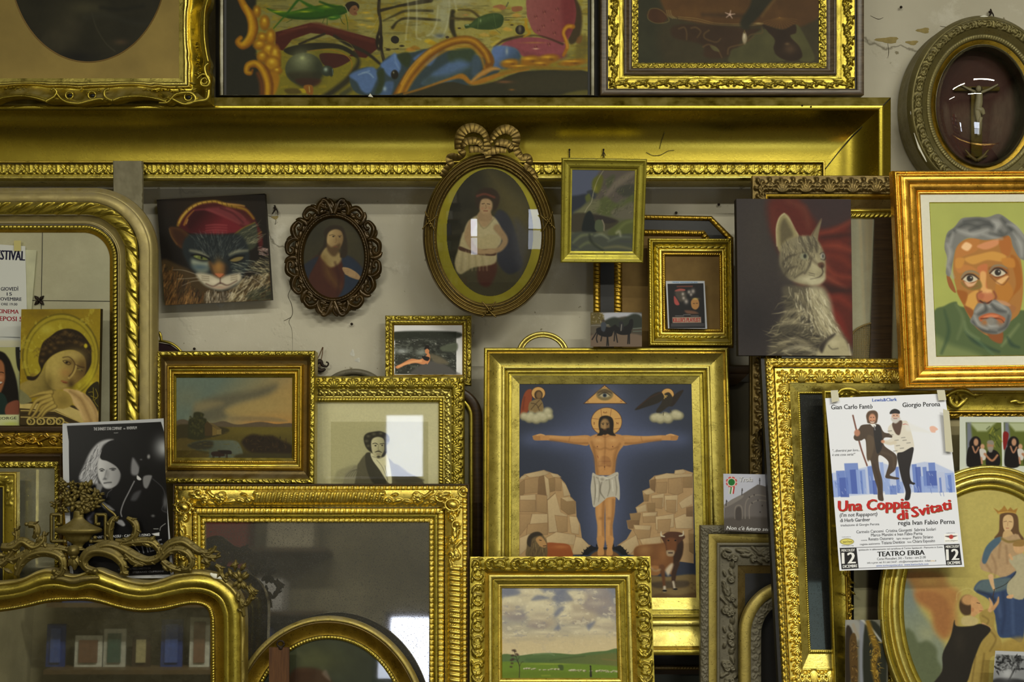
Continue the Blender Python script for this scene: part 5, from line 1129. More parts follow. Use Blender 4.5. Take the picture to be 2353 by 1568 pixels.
def litho():
    t = T('framed_portrait', 'black and white print of a moustached man in cream mount and leafy gold frame', 'framed picture', (600, 865, 1067, 1240), 0.165, 0.152, thick=35)
    rails(t,rectsides(t.rect,(60,60,60,60), 'TR'),[
        ('leaf_band',0,.50,bull(-6,7,-8),orn_tile('acanthus',30,7,period=44),G['gold']),
        ('scroll_band',.50,.83,flat(-7,-14),orn_tile('knot',20,3.5),G['pale']),('bead_trim',.83,1,bull(-15,2),rope(7,3,.4),G['gold'])],ds=1.5,dv=1.1)
    Z = (3.096,340,700); p = Pic(t,(700,916,1014,1240),1.0,Z,(190,186,152))
    p.noise(80,.03); p.fill([(1292,836),(1990,836),(1990,1400),(1292,1400)],(168,164,126),1,1.5,False)
    D1,D2,D3 = (58,56,44),(90,86,66),(38,36,28)
    p.fill([(1320,1240),(1340,1190),(1400,1165),(1480,1150),(1500,1270),(1320,1270)],(146,142,110),1,8).fill([(1390,1230),(1420,1190),(1480,1150),(1540,1200),(1560,1400),(1380,1400)],(134,130,104),1,4)
    for k in range(6): p.line([(1400+k*18,1230),(1440+k*14,1190-k*4),(1500,1180)],4,(90,88,70),.7,2)
    p.fill([(1480,1180),(1500,1120),(1540,1070),(1580,1060),(1620,1110),(1660,1120),(1690,1090),(1740,1130),(1790,1190),(1900,1230),(1960,1280),(1960,1400),(1500,1400)],D2,1,4).fill([(1540,1070),(1590,1070),(1650,1180),(1690,1280),(1600,1280),(1550,1180)],D1,1,4)
    p.fill([(1580,1060),(1650,1090),(1680,1060),(1710,1120),(1730,1270),(1700,1270),(1640,1180),(1590,1110)],(204,200,166),1,3)
    for P_ in ([(1620,1110),(1660,1160),(1700,1260)],[(1590,1085),(1640,1100),(1680,1080)],[(1680,1150),(1700,1250)]): p.line(P_,4,(120,116,92),.8,2)
    p.fill([(1750,1140),(1860,1210),(1960,1260),(1760,1270)],(74,70,56),.8,6)
    p.fill([(1535,1000),(1528,950),(1550,920),(1600,908),(1650,905),(1700,930),(1712,970),(1690,1010),(1690,1060),(1660,1090),(1620,1080),(1560,1040)],D3,1,4)
    p.fill([(1580,1000),(1590,960),(1630,945),(1670,960),(1678,1010),(1672,1050),(1640,1100),(1610,1090),(1590,1060)],((196,190,154),(150,146,112),(1590,1000),(1680,1020)),1,4)
    for x,y in ((1560,940),(1600,925),(1650,920),(1690,950),(1700,990),(1548,975),(1560,1010)): p.glow(x,y,14,10,(110,106,84),.6)
    p.line([(1592,994),(1612,990),(1626,998)],5,D3).line([(1645,996),(1672,992)],5,D3).ell(1612,1008,7,5,D3).ell(1660,1006,6,5,D3).line([(1634,1000),(1632,1036),(1644,1040)],4,(120,114,88),.9,2).line([(1610,1054),(1632,1048),(1656,1056)],[4,10,4],D1,1,2).ell(1634,1088,12,9,D1,1,3).line([(1620,1068),(1648,1068)],4,(110,90,76))
    p.line([(1682,1000),(1684,1050),(1668,1080)],12,D3,.8,4); p.noise(3,.04)
    p.canvas('mounted_print',G['print'],h=-22,gain=1.3)
    mb = MB(); mb.faces(t.m(np.array([700.,1014,1014,700]),np.array([916.,916,1240,1240]),np.array([-18.,-18,-18,-18])),[(0,3,2,1)]); t.add(mb, 'picture_glass',G['glass'],smooth=False)
litho()
def rockphoto():
    t = T('framed_photo', 'small gold frame with a photo of a woman lying on river rocks', 'framed photo', (885, 725, 1083, 887), 0.235, 0.22, thick=18)
    rails(t,rectsides(t.rect,(20,22,21,26)),[('ornament_band',0,.5,bull(-3,3),orn_tile('cscroll',11,4,period=40),G['gold']),('rope_trim',.52,.85,bull(-4,2),rope(8,2.2),G['gold']),('inner_fillet',.85,1,flat(-6,-8),None,G['deep'])],ds=1.4,dv=.9)
    Z = (3.096,340,700); p = Pic(t,(900,742,1066,866),.9,Z,(206,206,212))
    p.fill([(1755,192),(2192,192),(2192,495),(1755,495)],(44,46,40),1,1.2,False)
    p.mottle((80,84,76),9,.05,.7,1,2,21); p.mottle((150,152,146),7,.16,.8,1,2.5,22); p.mottle((26,28,22),12,.1,.7,1,1.5,23)
    p.C[(p.X > 1048) | (p.Y < 762)] = np.array((206,206,212))/255
    p.fill([(1755,192),(2192,192),(2192,240),(1900,235),(1755,250)],(34,38,28),.9,6).glow(1800,330,50,20,(170,176,176),.7).glow(1940,340,40,24,(150,156,150),.7).fill([(2080,300),(2192,270),(2192,330),(2100,330)],(84,90,74),.9,6)
    p.fill([(1880,495),(1920,440),(2000,400),(2100,420),(2192,480),(2192,495)],(74,72,70),1,8).fill([(2000,350),(2080,370),(2140,420),(2040,410)],(96,88,70),.9,8)
    sk = (190,126,84)
    p.fill([(1760,440),(1800,420),(1870,385),(1930,390),(1975,365),(1990,340),(2005,360),(2000,400),(1960,425),(1900,415),(1830,430),(1775,455)],sk,1,2).line([(1780,440),(1860,410),(1940,400)],[10,12,16],(222,160,110),.8,3).line([(1975,370),(2000,390),(1985,420)],8,sk)
    p.fill([(1950,365),(2000,375),(1990,400),(1960,390)],(20,18,20),1,2).ell(1984,330,15,20,sk).fill([(1965,320),(1975,290),(1995,290),(2000,320),(1985,312)],(24,16,14),1,2)
    p.canvas('photo',G['print'],h=-9,gain=1.5)
rockphoto()
def small_wall_things():
    t = T('glass_dome_top', 'greyed arched top of an oval frame showing above the leafy gold frame', 'oval frame', (735, 848, 895, 1000), 0.25, thick=20)
    rails(t,ellsides(812,925,84,77,14,160),[('rim',0,1,bull(-8,6),None,G['carved'])])
    p = Pic(t,(735,850,890,1000),4,base=(110,106,84)); p.canvas('panel',G['print'],h=-12,ellipse=(812,925,72,66))
    t = T('hanging_hook', 'rusty hook with knotted leather string on the wall beside the river landscape', 'hook', (722, 796, 756, 860), 0.285, thick=10)
    mb = MB(); scroll(t,mb,[(742,798),(735,815),(728,832),(732,850)],[1.4,1.2],3); scroll(t,mb,[(743,798),(741,815),(738,830),(735,845)],1.2,5)
    t.add(mb, 'string',plain('brown_string',rgb(110,84,58),.8)); mb = MB()
    scroll(t,mb,[(724,838),(736,830),(742,840),(752,842),(755,835),(750,832)],[5,6,4,2,2],4); scroll(t,mb,[(724,846),(738,852),(748,848)],[6,6,3],2); t.add(mb, 'hook',G['iron'])
    t = T('brown_arched_frame', 'dark brown rounded frame standing between the big gold mirror and the crucifixion frame', 'picture frame', (900, 886, 1108, 1500), 0.20, thick=25)
    o = np.array([(1000,884)]+[(1036+72*math.sin(a),960-72*math.cos(a)) for a in np.linspace(.2,math.pi/2,16)]+[(1108,1500)],float); i = np.array([(1000,916)]+[(1036+42*math.sin(a),960-42*math.cos(a)) for a in np.linspace(.2,math.pi/2,16)]+[(1078,1500)],float)
    rails(t,[(o,i,False)],[('outer_moulding',0,.7,bull(-6,5),None,G['wood']),('inner_fillet',.7,1,bull(-8,2),None,G['gold'])])
    backboard(t,(1000,905,1085,1500),-18,plain('grey_backing',rgb(120,114,88),.8), 'panel')
small_wall_things()
# ================================================================ centre
def ribbon_oval():
    t = T('framed_portrait', 'large oval portrait of a seated woman in white with gold mount, ribbon bow on top', 'framed picture', (969, 351, 1278, 729), 0.06, 0.10, thick=26)
    br = gold('brown_bronze_gilt',(0.17,0.115,0.028,1),(0.08,0.05,0.015,1),rough=.33,dust=.3,metal=.9,dustc=(112,100,70))
    cx,cy = 1123.5,541
    gr = lambda v: 5*np.abs(np.sin(v*math.pi*3))**.7
    rails(t,ellsides(cx,cy,153,190,32,320),[('reeded_moulding',0,.12,lambda v: -14+12*v,None,br),('reeded_moulding',.12,.78,lambda v: -3+gr(v)-5*v,None,br),('bead_trim',.8,.92,flat(-9),beads(3.6,1.8),br),('inner_fillet',.92,1,flat(-11,-13),None,br)],ds=1.5,dv=.8)
    # crossed ribbons
    mb = MB()
    for a in (-1.38,1.38,math.pi):
        for sg in (-1,1):
            P = [(cx+r*math.sin(a+sg*da),cy-r*1.235*math.cos(a+sg*da)) for r,da in ((153,.11),(146,.05),(138,0),(130,-.06),(124,-.13))]; scroll(t,mb,P,[1.6,2,1.6],4)
        for q in range(5): ball(t,mb,cx+(140+(q-2)*2.5)*math.sin(a+.03*(q-2)),cy-(140+(q-2)*2.5)*1.235*math.cos(a+.03*(q-2)),4.5,3)
    t.add(mb, 'crossed_ribbon',br)
    # bow: pleated ribbon bands
    mb = MB(); Z = lambda P: [(x/3.267+940,y/3.267+270) for x,y in P]
    def ribbon(P,w_,h0=6,amp=1.3,per=10):
        S_ = resample(smooth(Z(P),k=8),step=.9); tg = np.gradient(S_,axis=0); tg /= np.hypot(*tg.T)[:,None]; n = np.stack([-tg[:,1],tg[:,0]],-1)
        s = np.arange(len(S_))*.9; v = np.linspace(-1,1,9); W_ = np.interp(np.linspace(0,1,len(S_)),np.linspace(0,1,len(w_)),w_)
        X = S_[None, :,0]+v[:,None]*n[None, :,0]*W_*1.25; Y_ = S_[None, :,1]+v[:,None]*n[None, :,1]*W_*1.25
        H = h0+1.5*(1-v[:,None]**2)+2.5*v[:,None]+amp*np.abs(np.sin(math.pi*s/per))[None]**.7
        mb.grid(t.m(X,Y_,H)); mb.grid(t.m(X,Y_,H-4))
    ribbon([(375,240),(375,170),(400,110),(470,80),(540,100),(580,150),(590,200)],[8,8.5,9,8,6,4])
    ribbon([(600,200),(630,150),(670,110),(730,90),(790,120),(805,170),(790,220),(740,250)],[4,6,8,8.5,8,7,5])
    ribbon([(400,230),(420,190),(480,175),(530,190),(560,230)],[4,7,7,6,4],11); ribbon([(640,200),(680,190),(740,200),(780,230)],[4,7,7,5],11)
    ribbon([(380,230),(400,270),(370,300),(320,295),(300,310),(310,350),(285,380),(260,420),(240,440)],[6,7,6,7,6,7,5,6,3],5)
    ribbon([(800,220),(820,270),(850,300),(890,300),(905,330),(890,370),(925,400),(950,440),(968,450)],[6,7,6,7,6,7,5,5,3],5)
    ribbon([(450,240),(520,235),(600,250),(680,240),(730,245)],[7,7,8,8,6],8); ribbon([(575,160),(590,210),(590,260),(600,300)],[4,7,8,6],9)
    t.add(mb, 'ribbon_bow',br)
    Z_ = (3.267,940,270)
    p = Pic(t,(995,360,1252,710),1.0,Z_,(158,148,34)); p.noise(60,.12); p.mottle((176,170,70),50,.05,.4)
    p.canvas('gold_mount',G['print'],h=-16,ellipse=(cx,cy,125,160))
    # a plain generic seated lady: own pose,same tones
    q = Pic(t,(1020,382,1230,684),1.0,Z_,(44,42,26)); q.fill([(600,380),(930,700),(930,1000),(800,1300),(640,1340),(700,900),(620,560)],(84,76,42),.9,60).glow(400,620,120,260,(30,30,24),.8)
    q.fill([(350,1180),(400,1100),(560,1060),(760,1080),(850,1150),(860,1240),(700,1340),(460,1340)],(70,66,44),1,10).fill([(520,1120),(620,1060),(660,1140),(600,1270),(520,1240)],(78,36,26),.9,10)
    q.fill([(660,700),(740,730),(800,860),(830,1000),(850,1120),(760,1180),(680,1120),(640,980),(620,840)],(40,44,58),1,8).fill([(790,760),(900,870),(890,1000),(840,1200),(800,1020)],(70,70,78),.7,24)
    q.fill([(400,940),(430,800),(500,740),(560,730),(640,750),(690,840),(680,960),(560,1000),(440,990)],(180,170,132),1,6).fill([(520,740),(620,740),(600,800),(560,825),(530,800)],(168,142,106),1,5).line([(500,745),(560,835),(640,755)],6,(120,106,76),.6,4)
    q.fill([(390,900),(420,860),(520,900),(600,880),(680,900),(660,1000),(640,1100),(480,1130),(380,1180),(340,1100),(370,980)],(176,164,124),1,6).fill([(380,970),(470,1000),(600,990),(650,1000),(640,1040),(500,1030),(380,1000)],(66,40,30),.95,4)
    for k in range(9): q.line([(380+k*22,1010),(370+k*26,1080),(360+k*28,1150)],5,(140,128,92) if k % 2 else (196,184,146),.6,6)
    q.line([(470,800),(440,900),(500,1000),(600,1010)],[60,54,44,30],(166,140,104),1,5).line([(660,830),(720,920),(680,990),(610,1010)],[54,46,40,28],(156,130,96),1,5).ell(610,1008,34,20,(168,142,106),1,4)
    q.fill([(530,700),(550,640),(600,640),(610,700),(620,770),(540,780),(510,740)],(158,132,98),1,5).ell(574,660,52,66,(176,148,110),1,5).fill([(500,640),(500,570),(560,530),(640,540),(680,600),(660,680),(630,700),(630,640),(590,610),(540,620),(520,690)],(44,30,22),1,6).line([(510,590),(570,575),(640,600)],16,(110,54,40),.9,4)
    q.line([(545,650),(565,646)],5,(60,40,30)).line([(585,648),(605,652)],5,(60,40,30)).line([(574,655),(578,680),(570,684)],4,(130,96,68),.8,2).line([(560,702),(588,702)],6,(120,56,46),.9,2).glow(550,684,14,10,(180,120,90),.5).glow(604,680,12,10,(170,110,84),.5)
    q.noise(5,.05); q.canvas('portrait',G['print'],h=-15.4,gain=1.1,ellipse=(1125,533.5,100,147))
    u = np.linspace(0,1,20)[:,None]; a = np.linspace(0,2*math.pi,72,endpoint=False)[None]
    mb = MB(); mb.grid(t.m(cx+124*u*np.cos(a),cy+161*u*np.sin(a),-13.5+9*(1-u**2)+0*a),wrap=True); t.add(mb, 'convex_glass',G['glass'])
ribbon_oval()
def gorge():
    t = T('framed_painting', 'small rocky gorge landscape in a plain green-gold frame hung from two nails', 'framed picture', (1289, 364, 1486, 605), 0.075, 0.115, thick=26, quad=[(1291, 363), (1487, 366), (1478, 605), (1288, 604)])
    gg = gold('greenish_gilt',(0.50,0.44,0.06,1),(0.28,0.22,0.03,1),rough=.4,dust=.4,metal=.8)
    rails(t,rectsides(t.rect,(25,27,26,26)),[('frame_moulding',0,.2,bull(-3,3,0),None,gg),('frame_moulding',.2,.5,steps([(0,0),(.5,-3),(1,-4)]),None,gg),('frame_moulding',.5,.85,cove(-4,-12),None,gg),('frame_moulding',.85,1,flat(-11,-12),None,gg)],dv=1)
    Z = (3.2,1280,340); p = Pic(t,(1308,386,1464,583),.9,Z,(80,82,62))
    p.fill([(100,150),(340,150),(300,240),(250,330),(180,380),(100,400)],(74,80,100),1,8,False).fill([(100,370),(160,350),(220,340),(250,360),(200,420),(150,480),(100,490)],(42,46,56),1,8).fill([(220,330),(260,310),(300,330),(280,380)],(50,54,60),1,6)
    p.fill([(340,155),(580,155),(580,320),(450,400),(340,480),(250,470),(300,330),(290,260)],(78,72,66),1,10).fill([(380,300),(450,230),(560,170),(575,200),(440,300),(350,380)],(104,96,84),.8,12)
    for P_,c in (([(300,400),(360,360),(420,400),(480,420),(560,330),(575,400),(480,460),(380,500),(280,470)],(74,82,46)),([(440,310),(520,270),(575,280),(575,340),(500,360)],(54,56,48)),([(360,240),(410,200),(430,220),(380,300)],(66,70,50)),([(400,470),(500,420),(570,400),(570,520),(440,520)],(90,86,74)),([(120,480),(220,420),(300,380),(320,420),(280,480),(200,490)],(98,98,72))): p.fill(P_,c,.85,10)
    p.hair(120,[(250,250),(570,200),(570,500),(260,500)],-.8,30,7,[(92,98,60),(60,60,46),(118,112,88),(50,54,40)],.45,.5)
    p.fill([(260,260),(280,220),(330,200),(340,250),(310,330),(270,320)],(82,84,34),1,8).fill([(210,360),(240,340),(250,380),(220,400)],(78,84,44),1,6).glow(285,300,14,26,(120,118,40),.7)
    p.line([(345,165),(300,240),(270,330),(255,400),(215,460),(185,540),(168,620)],[3,4,5,6,7],(140,136,112),.9,2)
    p.fill([(110,500),(200,480),(330,500),(440,530),(450,560),(380,600),(300,620),(110,620)],(58,54,44),1,6).fill([(250,500),(340,505),(440,540),(380,560),(300,540)],(46,42,40),1,5)
    p.fill([(190,620),(195,540),(220,480),(250,470),(280,540),(290,620)],(30,34,34),1,5).fill([(280,600),(285,545),(310,530),(335,545),(345,610),(310,620)],(72,80,60),1,4).line([(335,535),(348,570),(348,610)],8,(134,128,108),.9,3)
    p.fill([(380,620),(450,560),(520,530),(565,540),(565,620),(480,650),(400,650)],(76,82,48),1,6).line([(440,620),(500,560),(560,540)],14,(104,110,66),.7,8)
    p.fill([(110,640),(240,620),(380,650),(565,640),(565,770),(110,770)],(64,68,60),1,8)
    for P_,c in (([(120,700),(180,650),(260,640)],(104,110,80)),([(140,760),(230,700),(330,740)],(96,102,72)),([(380,690),(460,660),(540,660)],(90,96,84)),([(350,740),(450,730),(560,750)],(104,102,72)),([(240,640),(260,700),(340,760)],(34,38,34)),([(440,630),(460,620),(470,650)],(150,150,130)),([(280,650),(330,640),(380,670)],(120,126,104)),([(120,730),(160,745)],(50,54,60)),([(470,690),(560,695)],(60,62,66))): p.line(P_,[8,18,8],c,.8,7)
    p.canvas('painting',G['paint'],h=-13,gain=1.35)
    for nm,x,lab in (('nail',1308, 'thin nail above the left side of the small gorge landscape'),('nail',1386, 'bent nail with wire above the middle of the small gorge landscape')):
        n = T('nail', lab, 'nail', (x-3, 344, x+3, 364), 0.165, thick=4); mb = MB(); scroll(n, mb, [(x, 347), (x+(1 if x > 1350 else 0), 364)], 1.3, 12); ball(n, mb, x, 346, 13, 2.4)
        if x > 1350: scroll(n,mb,[(x,350),(x-4,360)],.8,12); scroll(n,mb,[(x,350),(x+5,360)],.8,12)
        n.add(mb, 'nail_shaft',G['iron'])
gorge()
def octagon():
    t = T('picture_frame', 'black and gold eight-sided frame half hidden behind the small gold frames', 'picture frame', (1364, 492, 1684, 800), 0.245, 0.23, thick=20)
    O_ = [(1364,545),(1420,492),(1636,496),(1686,546)]; I_ = [(1430,568),(1455,540),(1612,542),(1622,560)]
    o = [np.array([(1364,800),O_[0]],float),np.array([O_[0],O_[1]],float),np.array([O_[1],O_[2]],float),np.array([O_[2],O_[3]],float),np.array([O_[3],(1686,800)],float)]
    i = [np.array([(1430,800),I_[0]],float),np.array([I_[0],I_[1]],float),np.array([I_[1],I_[2]],float),np.array([I_[2],I_[3]],float),np.array([I_[3],(1622,800)],float)]
    rails(t,[(a,b,False) for a,b in zip(o,i)],[('bead_trim',0,.24,bull(-4,2),maxo(beads(9,3.5),rope(9,1)),G['deep']),('black_frieze',.24,.72,flat(-6),None,G['black']),('inner_bead_trim',.72,1,bull(-6,2),beads(9,3.5),G['deep'])],W=66,dv=1.2)
    backboard(t,(1426,536,1626,800),-10,G['card'], 'cardboard_back',-18)
octagon()
def playlist():
    t = T('picture_frame', 'rope-edged gold frame backed with brown cardboard, holding a small black film card', 'picture frame', (1490, 547, 1683, 795), 0.195, 0.165, thick=26, quad=[(1490, 547), (1681, 548), (1684, 795), (1493, 794)])
    rails(t,rectsides(t.rect,(40,38,27,40)),[('rope_trim',0,.16,bull(-4,2),rope(6,2),G['gold']),('cove_moulding',.16,.42,steps([(0,-3),(.2,0),(.4,-2),(1,-8)]),None,G['gold']),('leaf_trim',.42,.62,bull(-9,2),rope(15,3,.8),G['gold']),('inner_moulding',.62,.82,bull(-9,3,-10),None,G['bright']),('bead_trim',.82,1,bull(-13,1),rope(5,1.6),G['deep'])],ds=1.5,dv=1)
    backboard(t,(1526,580,1660,759),-19,G['card'], 'cardboard_back',-25)
    c = T('film_card', 'small black and red film card reading KILLER\'S PLAYLIST inside the rope-edged frame', 'card', (1530, 645, 1625, 756), 0.176, 0.166, thick=1, quad=[(1530, 646), (1619, 646), (1625, 756), (1535, 755)])
    Z = (3.2,1280,340); p = Pic(c,None,.8,Z,(186,190,198)); p.fill([(812,1000),(1076,996),(1090,1326),(826,1328)],(16,14,16),1,1.2,False).line([(850,988),(1030,990)],9,(130,160,190),.8,3)
    p.fill([(880,1015),(998,1012),(998,1024),(880,1026)],(110,56,44),.9,3,False).fill([(866,1050),(900,1036),(940,1040),(936,1052),(880,1058)],(190,90,80),.9,3).fill([(860,1090),(880,1110),(900,1150),(880,1158),(862,1140)],(186,80,74),.9,3).fill([(866,1060),(940,1056),(950,1110),(900,1130)],(84,76,66),.8,8)
    for x,y,r in ((970,1060,12),(1000,1055,16),(985,1080,10),(950,1130,16),(930,1105,10),(925,1075,10)): p.glow(x,y,r,r*1.2,(200,190,180),.8)
    p.fill([(985,1130),(1010,1105),(1040,1120),(1044,1165),(1020,1190),(992,1175)],(178,128,70),1,3).glow(1020,1110,24,8,(200,180,110),.8).line([(1000,1145),(1012,1145)],4,(40,24,18)).line([(1022,1143),(1034,1143)],4,(40,24,18)).fill([(940,1195),(1010,1200),(1040,1220),(960,1220)],(150,100,70),.7,6)
    for a,b,y in ((870,930,1236),(930,980,1228),(985,1040,1236)): p.line([(a,y),(b,y)],5,(170,170,170),.7,2)
    p.fill([(848,1246),(1058,1244),(1060,1286),(850,1288)],(176,150,130),1,3,False)
    for y in (1296,1304,1312): p.line([(840,y),(1080,y-2)],4,(150,150,155),.6,2)
    p.canvas('card', G['print'], h=0); x = Text(c, Z); x.put("KILLER'S PLAYLIST", 854, 1282, 1054, 1280, 30, (160, 40, 36), bold=.03); x.put('DAL REGISTA DI', 856, 993, 1028, 993, 6, (40, 90, 150)); x.done()
    c = T('photo_print', 'colour photo of two riders on dark horses leaning on the crucifixion frame', 'photo', (1357, 718, 1475, 797), 0.135, 0.13, thick=1)
    p = Pic(c,None,.8,Z,(70,64,54)); p.fill([(330,1215),(600,1215),(600,1260),(500,1240),(350,1270)],(176,178,190),1,6).fill([(250,1215),(330,1215),(340,1290),(250,1300)],(96,84,40),1,6).hair(30,[(250,1215),(350,1215),(340,1290),(250,1290)],1,16,6,[(60,50,26),(130,112,60),(190,180,170)],.7,1)
    p.fill([(360,1270),(420,1245),(480,1260),(560,1220),(620,1240),(620,1320),(360,1320)],(40,46,38),1,8).fill([(248,1300),(380,1300),(380,1365),(248,1365)],(92,84,70),.9,5).fill([(248,1380),(400,1360),(620,1380),(620,1465),(248,1465)],(112,94,78),1,6).line([(560,1330),(620,1325)],5,(110,120,110)).line([(560,1350),(620,1348)],5,(96,106,96)).line([(250,1308),(380,1302)],4,(150,150,140),.7)
    bk = (14,12,14)
    p.fill([(290,1330),(340,1315),(390,1320),(430,1300),(440,1330),(415,1350),(400,1385),(350,1390),(300,1370)],bk,1,2).fill([(420,1310),(470,1320),(520,1300),(535,1265),(556,1262),(560,1300),(548,1340),(535,1370),(470,1375),(425,1350)],bk,1,2)
    for P_ in ([(300,1360),(290,1400),(296,1430)],[(330,1380),(322,1420)],[(370,1385),(366,1455)],[(372,1385),(378,1455)],[(425,1350),(420,1420)],[(432,1360),(444,1430)],[(525,1360),(520,1440)],[(532,1360),(532,1440)],[(295,1350),(270,1390),(258,1410)]): p.line(P_,8,bk,1,1.5)
    p.fill([(325,1290),(345,1280),(362,1300),(350,1350),(325,1340)],(60,66,76),1,3).ell(340,1272,10,10,(70,60,50)).fill([(455,1285),(475,1275),(490,1300),(485,1340),(460,1330)],(36,36,40),1,3).line([(475,1300),(470,1345)],7,(120,116,110)); p.canvas('photo',G['print'],h=0)
playlist()
def crucifixion():
    t = T('framed_painting', 'crucifixion icon on a dark blue ground in a wide stepped gold frame', 'framed picture', (1112, 798, 1676, 1508), 0.15, 0.07, thick=45, quad=[(1112, 799), (1674, 799), (1694, 1506), (1108, 1508)])
    rails(t,rectsides(t.rect,(82,84,84,128)),[
        ('outer_moulding',0,.10,bull(-3,3,-2),None,G['gold']),('outer_moulding',.10,.16,flat(-6),None,G['deep']),
        ('cove_moulding',.16,.5,lambda v: -3-13*np.sin(v*1.57),None,G['pale']),('ridge_moulding',.5,.62,bull(-12,4,-14),None,G['pale']),
        ('ridge_moulding',.62,.78,steps([(0,-16),(.4,-14),(.5,-19),(1,-20)]),None,G['gold']),('slip',.79,1,flat(-20,-25),None,G['pale'])],ds=2.2,dv=1)
    mb = MB()
    for r0,w_ in ((57,4.5),(49,3.2)): a = np.linspace(-1.75,1.75,30); scroll(t,mb,[(1248+r0*math.sin(q),812-(r0*.88)*math.cos(q)) for q in a],w_,-22)
    t.add(mb, 'hanging_ring',G['pale'])
    Z = (2.852,1100,750); p = Pic(t,(1190,878,1596,1384),1.0,Z,(44,50,66))
    p.glow(830,700,300,190,(88,98,136),.8).glow(830,1150,150,480,(88,98,136),.75).glow(560,740,190,70,(84,94,130),.75).glow(1110,740,190,70,(84,94,130),.75).glow(830,450,130,110,(90,98,130),.7).glow(350,740,80,50,(80,90,124),.6).glow(1320,740,80,50,(80,90,124),.6)
    # triangle with the eye
    Or = (196,152,88)
    p.fill([(830,378),(980,504),(688,504)],(60,36,24),1,2,False).fill([(830,384),(970,500),(698,500)],Or,1,2,False).ell(831,442,56,40,(120,104,68),1,3).glow(831,425,40,10,(70,56,36),.8).ell(831,448,34,14,(170,160,130),1,3).ell(831,448,13,13,(46,60,74),1,2).ell(831,448,6,6,(14,14,18)).line([(792,448),(831,430),(868,448)],5,(40,28,18),.9,2).line([(786,432),(831,412),(878,434)],5,(70,50,30),.8,3)
    # halo
    p.ell(843,622,103,94,(70,40,26),1,1.5).ell(843,622,100,91,Or,1,1.5)
    for P_ in ([(806,540),(812,600)],[(874,540),(866,600)],[(745,600),(790,606)],[(898,604),(942,600)],[(748,668),(795,672)],[(890,672),(940,664)]): p.line(P_,2.5,(110,60,36),.9,1,False)
    # body
    S1,S2,S3 = (182,132,78),(126,84,44),(206,160,104)
    for sg in (-1,1):
        X = lambda x: 836+sg*(x-836)
        arm = [(940,716),(1040,716),(1110,718),(1200,712),(1240,712),(1270,704),(1316,716),(1316,726),(1314,736),(1300,746),(1240,746),(1180,748),(1080,764),(1020,772),(950,778)]
        p.fill([(X(x),y) for x,y in arm],S1,1,2).line([(X(950),765),(X(1030),766),(X(1100),755),(X(1200),744)],10,S2,.8,6).line([(X(960),730),(X(1060),728),(X(1200),722)],10,S3,.6,6)
        for k in range(4): p.line([(X(1268),722+k*6),(X(1314),719+k*7)],2.4,S2,.9,1)
        p.line([(X(1240),712),(X(1265),706),(X(1288),712)],7,S3,.9,2).line([(X(1070),722),(X(1078),750)],4,S2,.5,3)
    p.fill([(740,718),(800,700),(870,700),(950,716),(960,770),(925,820),(905,880),(898,960),(890,975),(780,975),(770,960),(762,860),(735,790),(720,740)],S1,1,3)
    p.line([(745,760),(762,820),(775,900),(782,965)],[10,22,16],S2,.7,8).line([(930,770),(905,830),(895,900),(888,965)],[10,22,16],S2,.7,8).line([(832,715),(834,790),(830,850)],[8,6],S2,.6,5).line([(760,790),(800,806),(832,796),(870,806),(915,790)],8,S2,.6,5)
    p.fill([(785,900),(800,862),(830,848),(862,862),(876,900),(866,925),(830,905),(795,925)],(146,100,58),.7,5)
    for P_ in ([(830,855),(830,940)],[(795,885),(866,885)],[(790,915),(870,915)]): p.line(P_,4,(120,78,44),.6,3)
    p.glow(790,745,30,16,S3,.7).glow(885,745,30,16,S3,.7).ell(782,787,4,4,(110,60,40)).ell(884,787,4,4,(110,60,40)).ell(830,922,3,5,(90,54,34)).line([(783,848),(789,862)],3,(120,40,30)).glow(800,870,14,60,S3,.4).line([(770,722),(800,714),(834,724),(870,714),(900,722)],4,S2,.6,3)
    # legs
    for x0,x1,x2,x3,fx in ((806,800,805,806,806),(868,866,860,862,864)):
        p.line([(x0,1130),(x1,1220),(x2,1310),(x3,1400),(fx,1470)],[70,62,46,52,28],S1,1,3).line([(x0+20,1140),(x1+20,1230),(x2+14,1320),(x3+14,1420)],[12,12,10,8],S2,.7,7).line([(x0-6,1140),(x1-6,1230),(x2-4,1320),(x3-4,1410)],[14,12,8],S3,.5,8).fill([(fx-16,1460),(fx+14,1460),(fx+18,1500),(fx-2,1508),(fx-20,1502)],S1,1,2).glow(x2,1262,14,10,S2,.5)
    # cloth
    p.fill([(752,960),(780,975),(840,985),(915,955),(922,1000),(930,1060),(928,1140),(900,1120),(850,1125),(830,1140),(780,1180),(755,1185),(745,1130),(738,1060),(745,1000)],(176,170,156),1,2)
    for P_,c in (([(760,985),(770,1080),(760,1170)],(110,104,90)),([(790,1000),(800,1060),(790,1150)],(120,114,100)),([(815,1010),(800,1080),(830,1130)],(104,98,86)),([(860,1000),(865,1060),(850,1115)],(120,114,100)),([(900,985),(910,1060),(905,1110)],(126,120,106)),([(775,990),(830,1010),(915,975)],(120,112,98)),([(780,1040),(778,1120)],(212,208,196)),([(880,1010),(886,1080)],(214,210,198)),([(820,985),(850,1000),(900,980)],(214,210,198))): p.line(P_,[5,9,4],c,.8,3)
    p.ell(815,1000,24,20,(190,184,170),1,3).ell(815,1004,12,10,(130,124,110),.7,4)
    # head
    p.fill([(838,582),(800,595),(790,640),(796,690),(780,712),(810,714),(840,700),(870,712),(904,714),(888,690),(890,630),(876,595)],(24,18,12),1,3)
    p.ell(832,646,30,44,(150,118,74),1,4).glow(850,650,12,30,(110,80,48),.7).fill([(806,666),(830,672),(858,664),(860,690),(840,708),(826,708),(808,690)],(30,22,14),1,4)
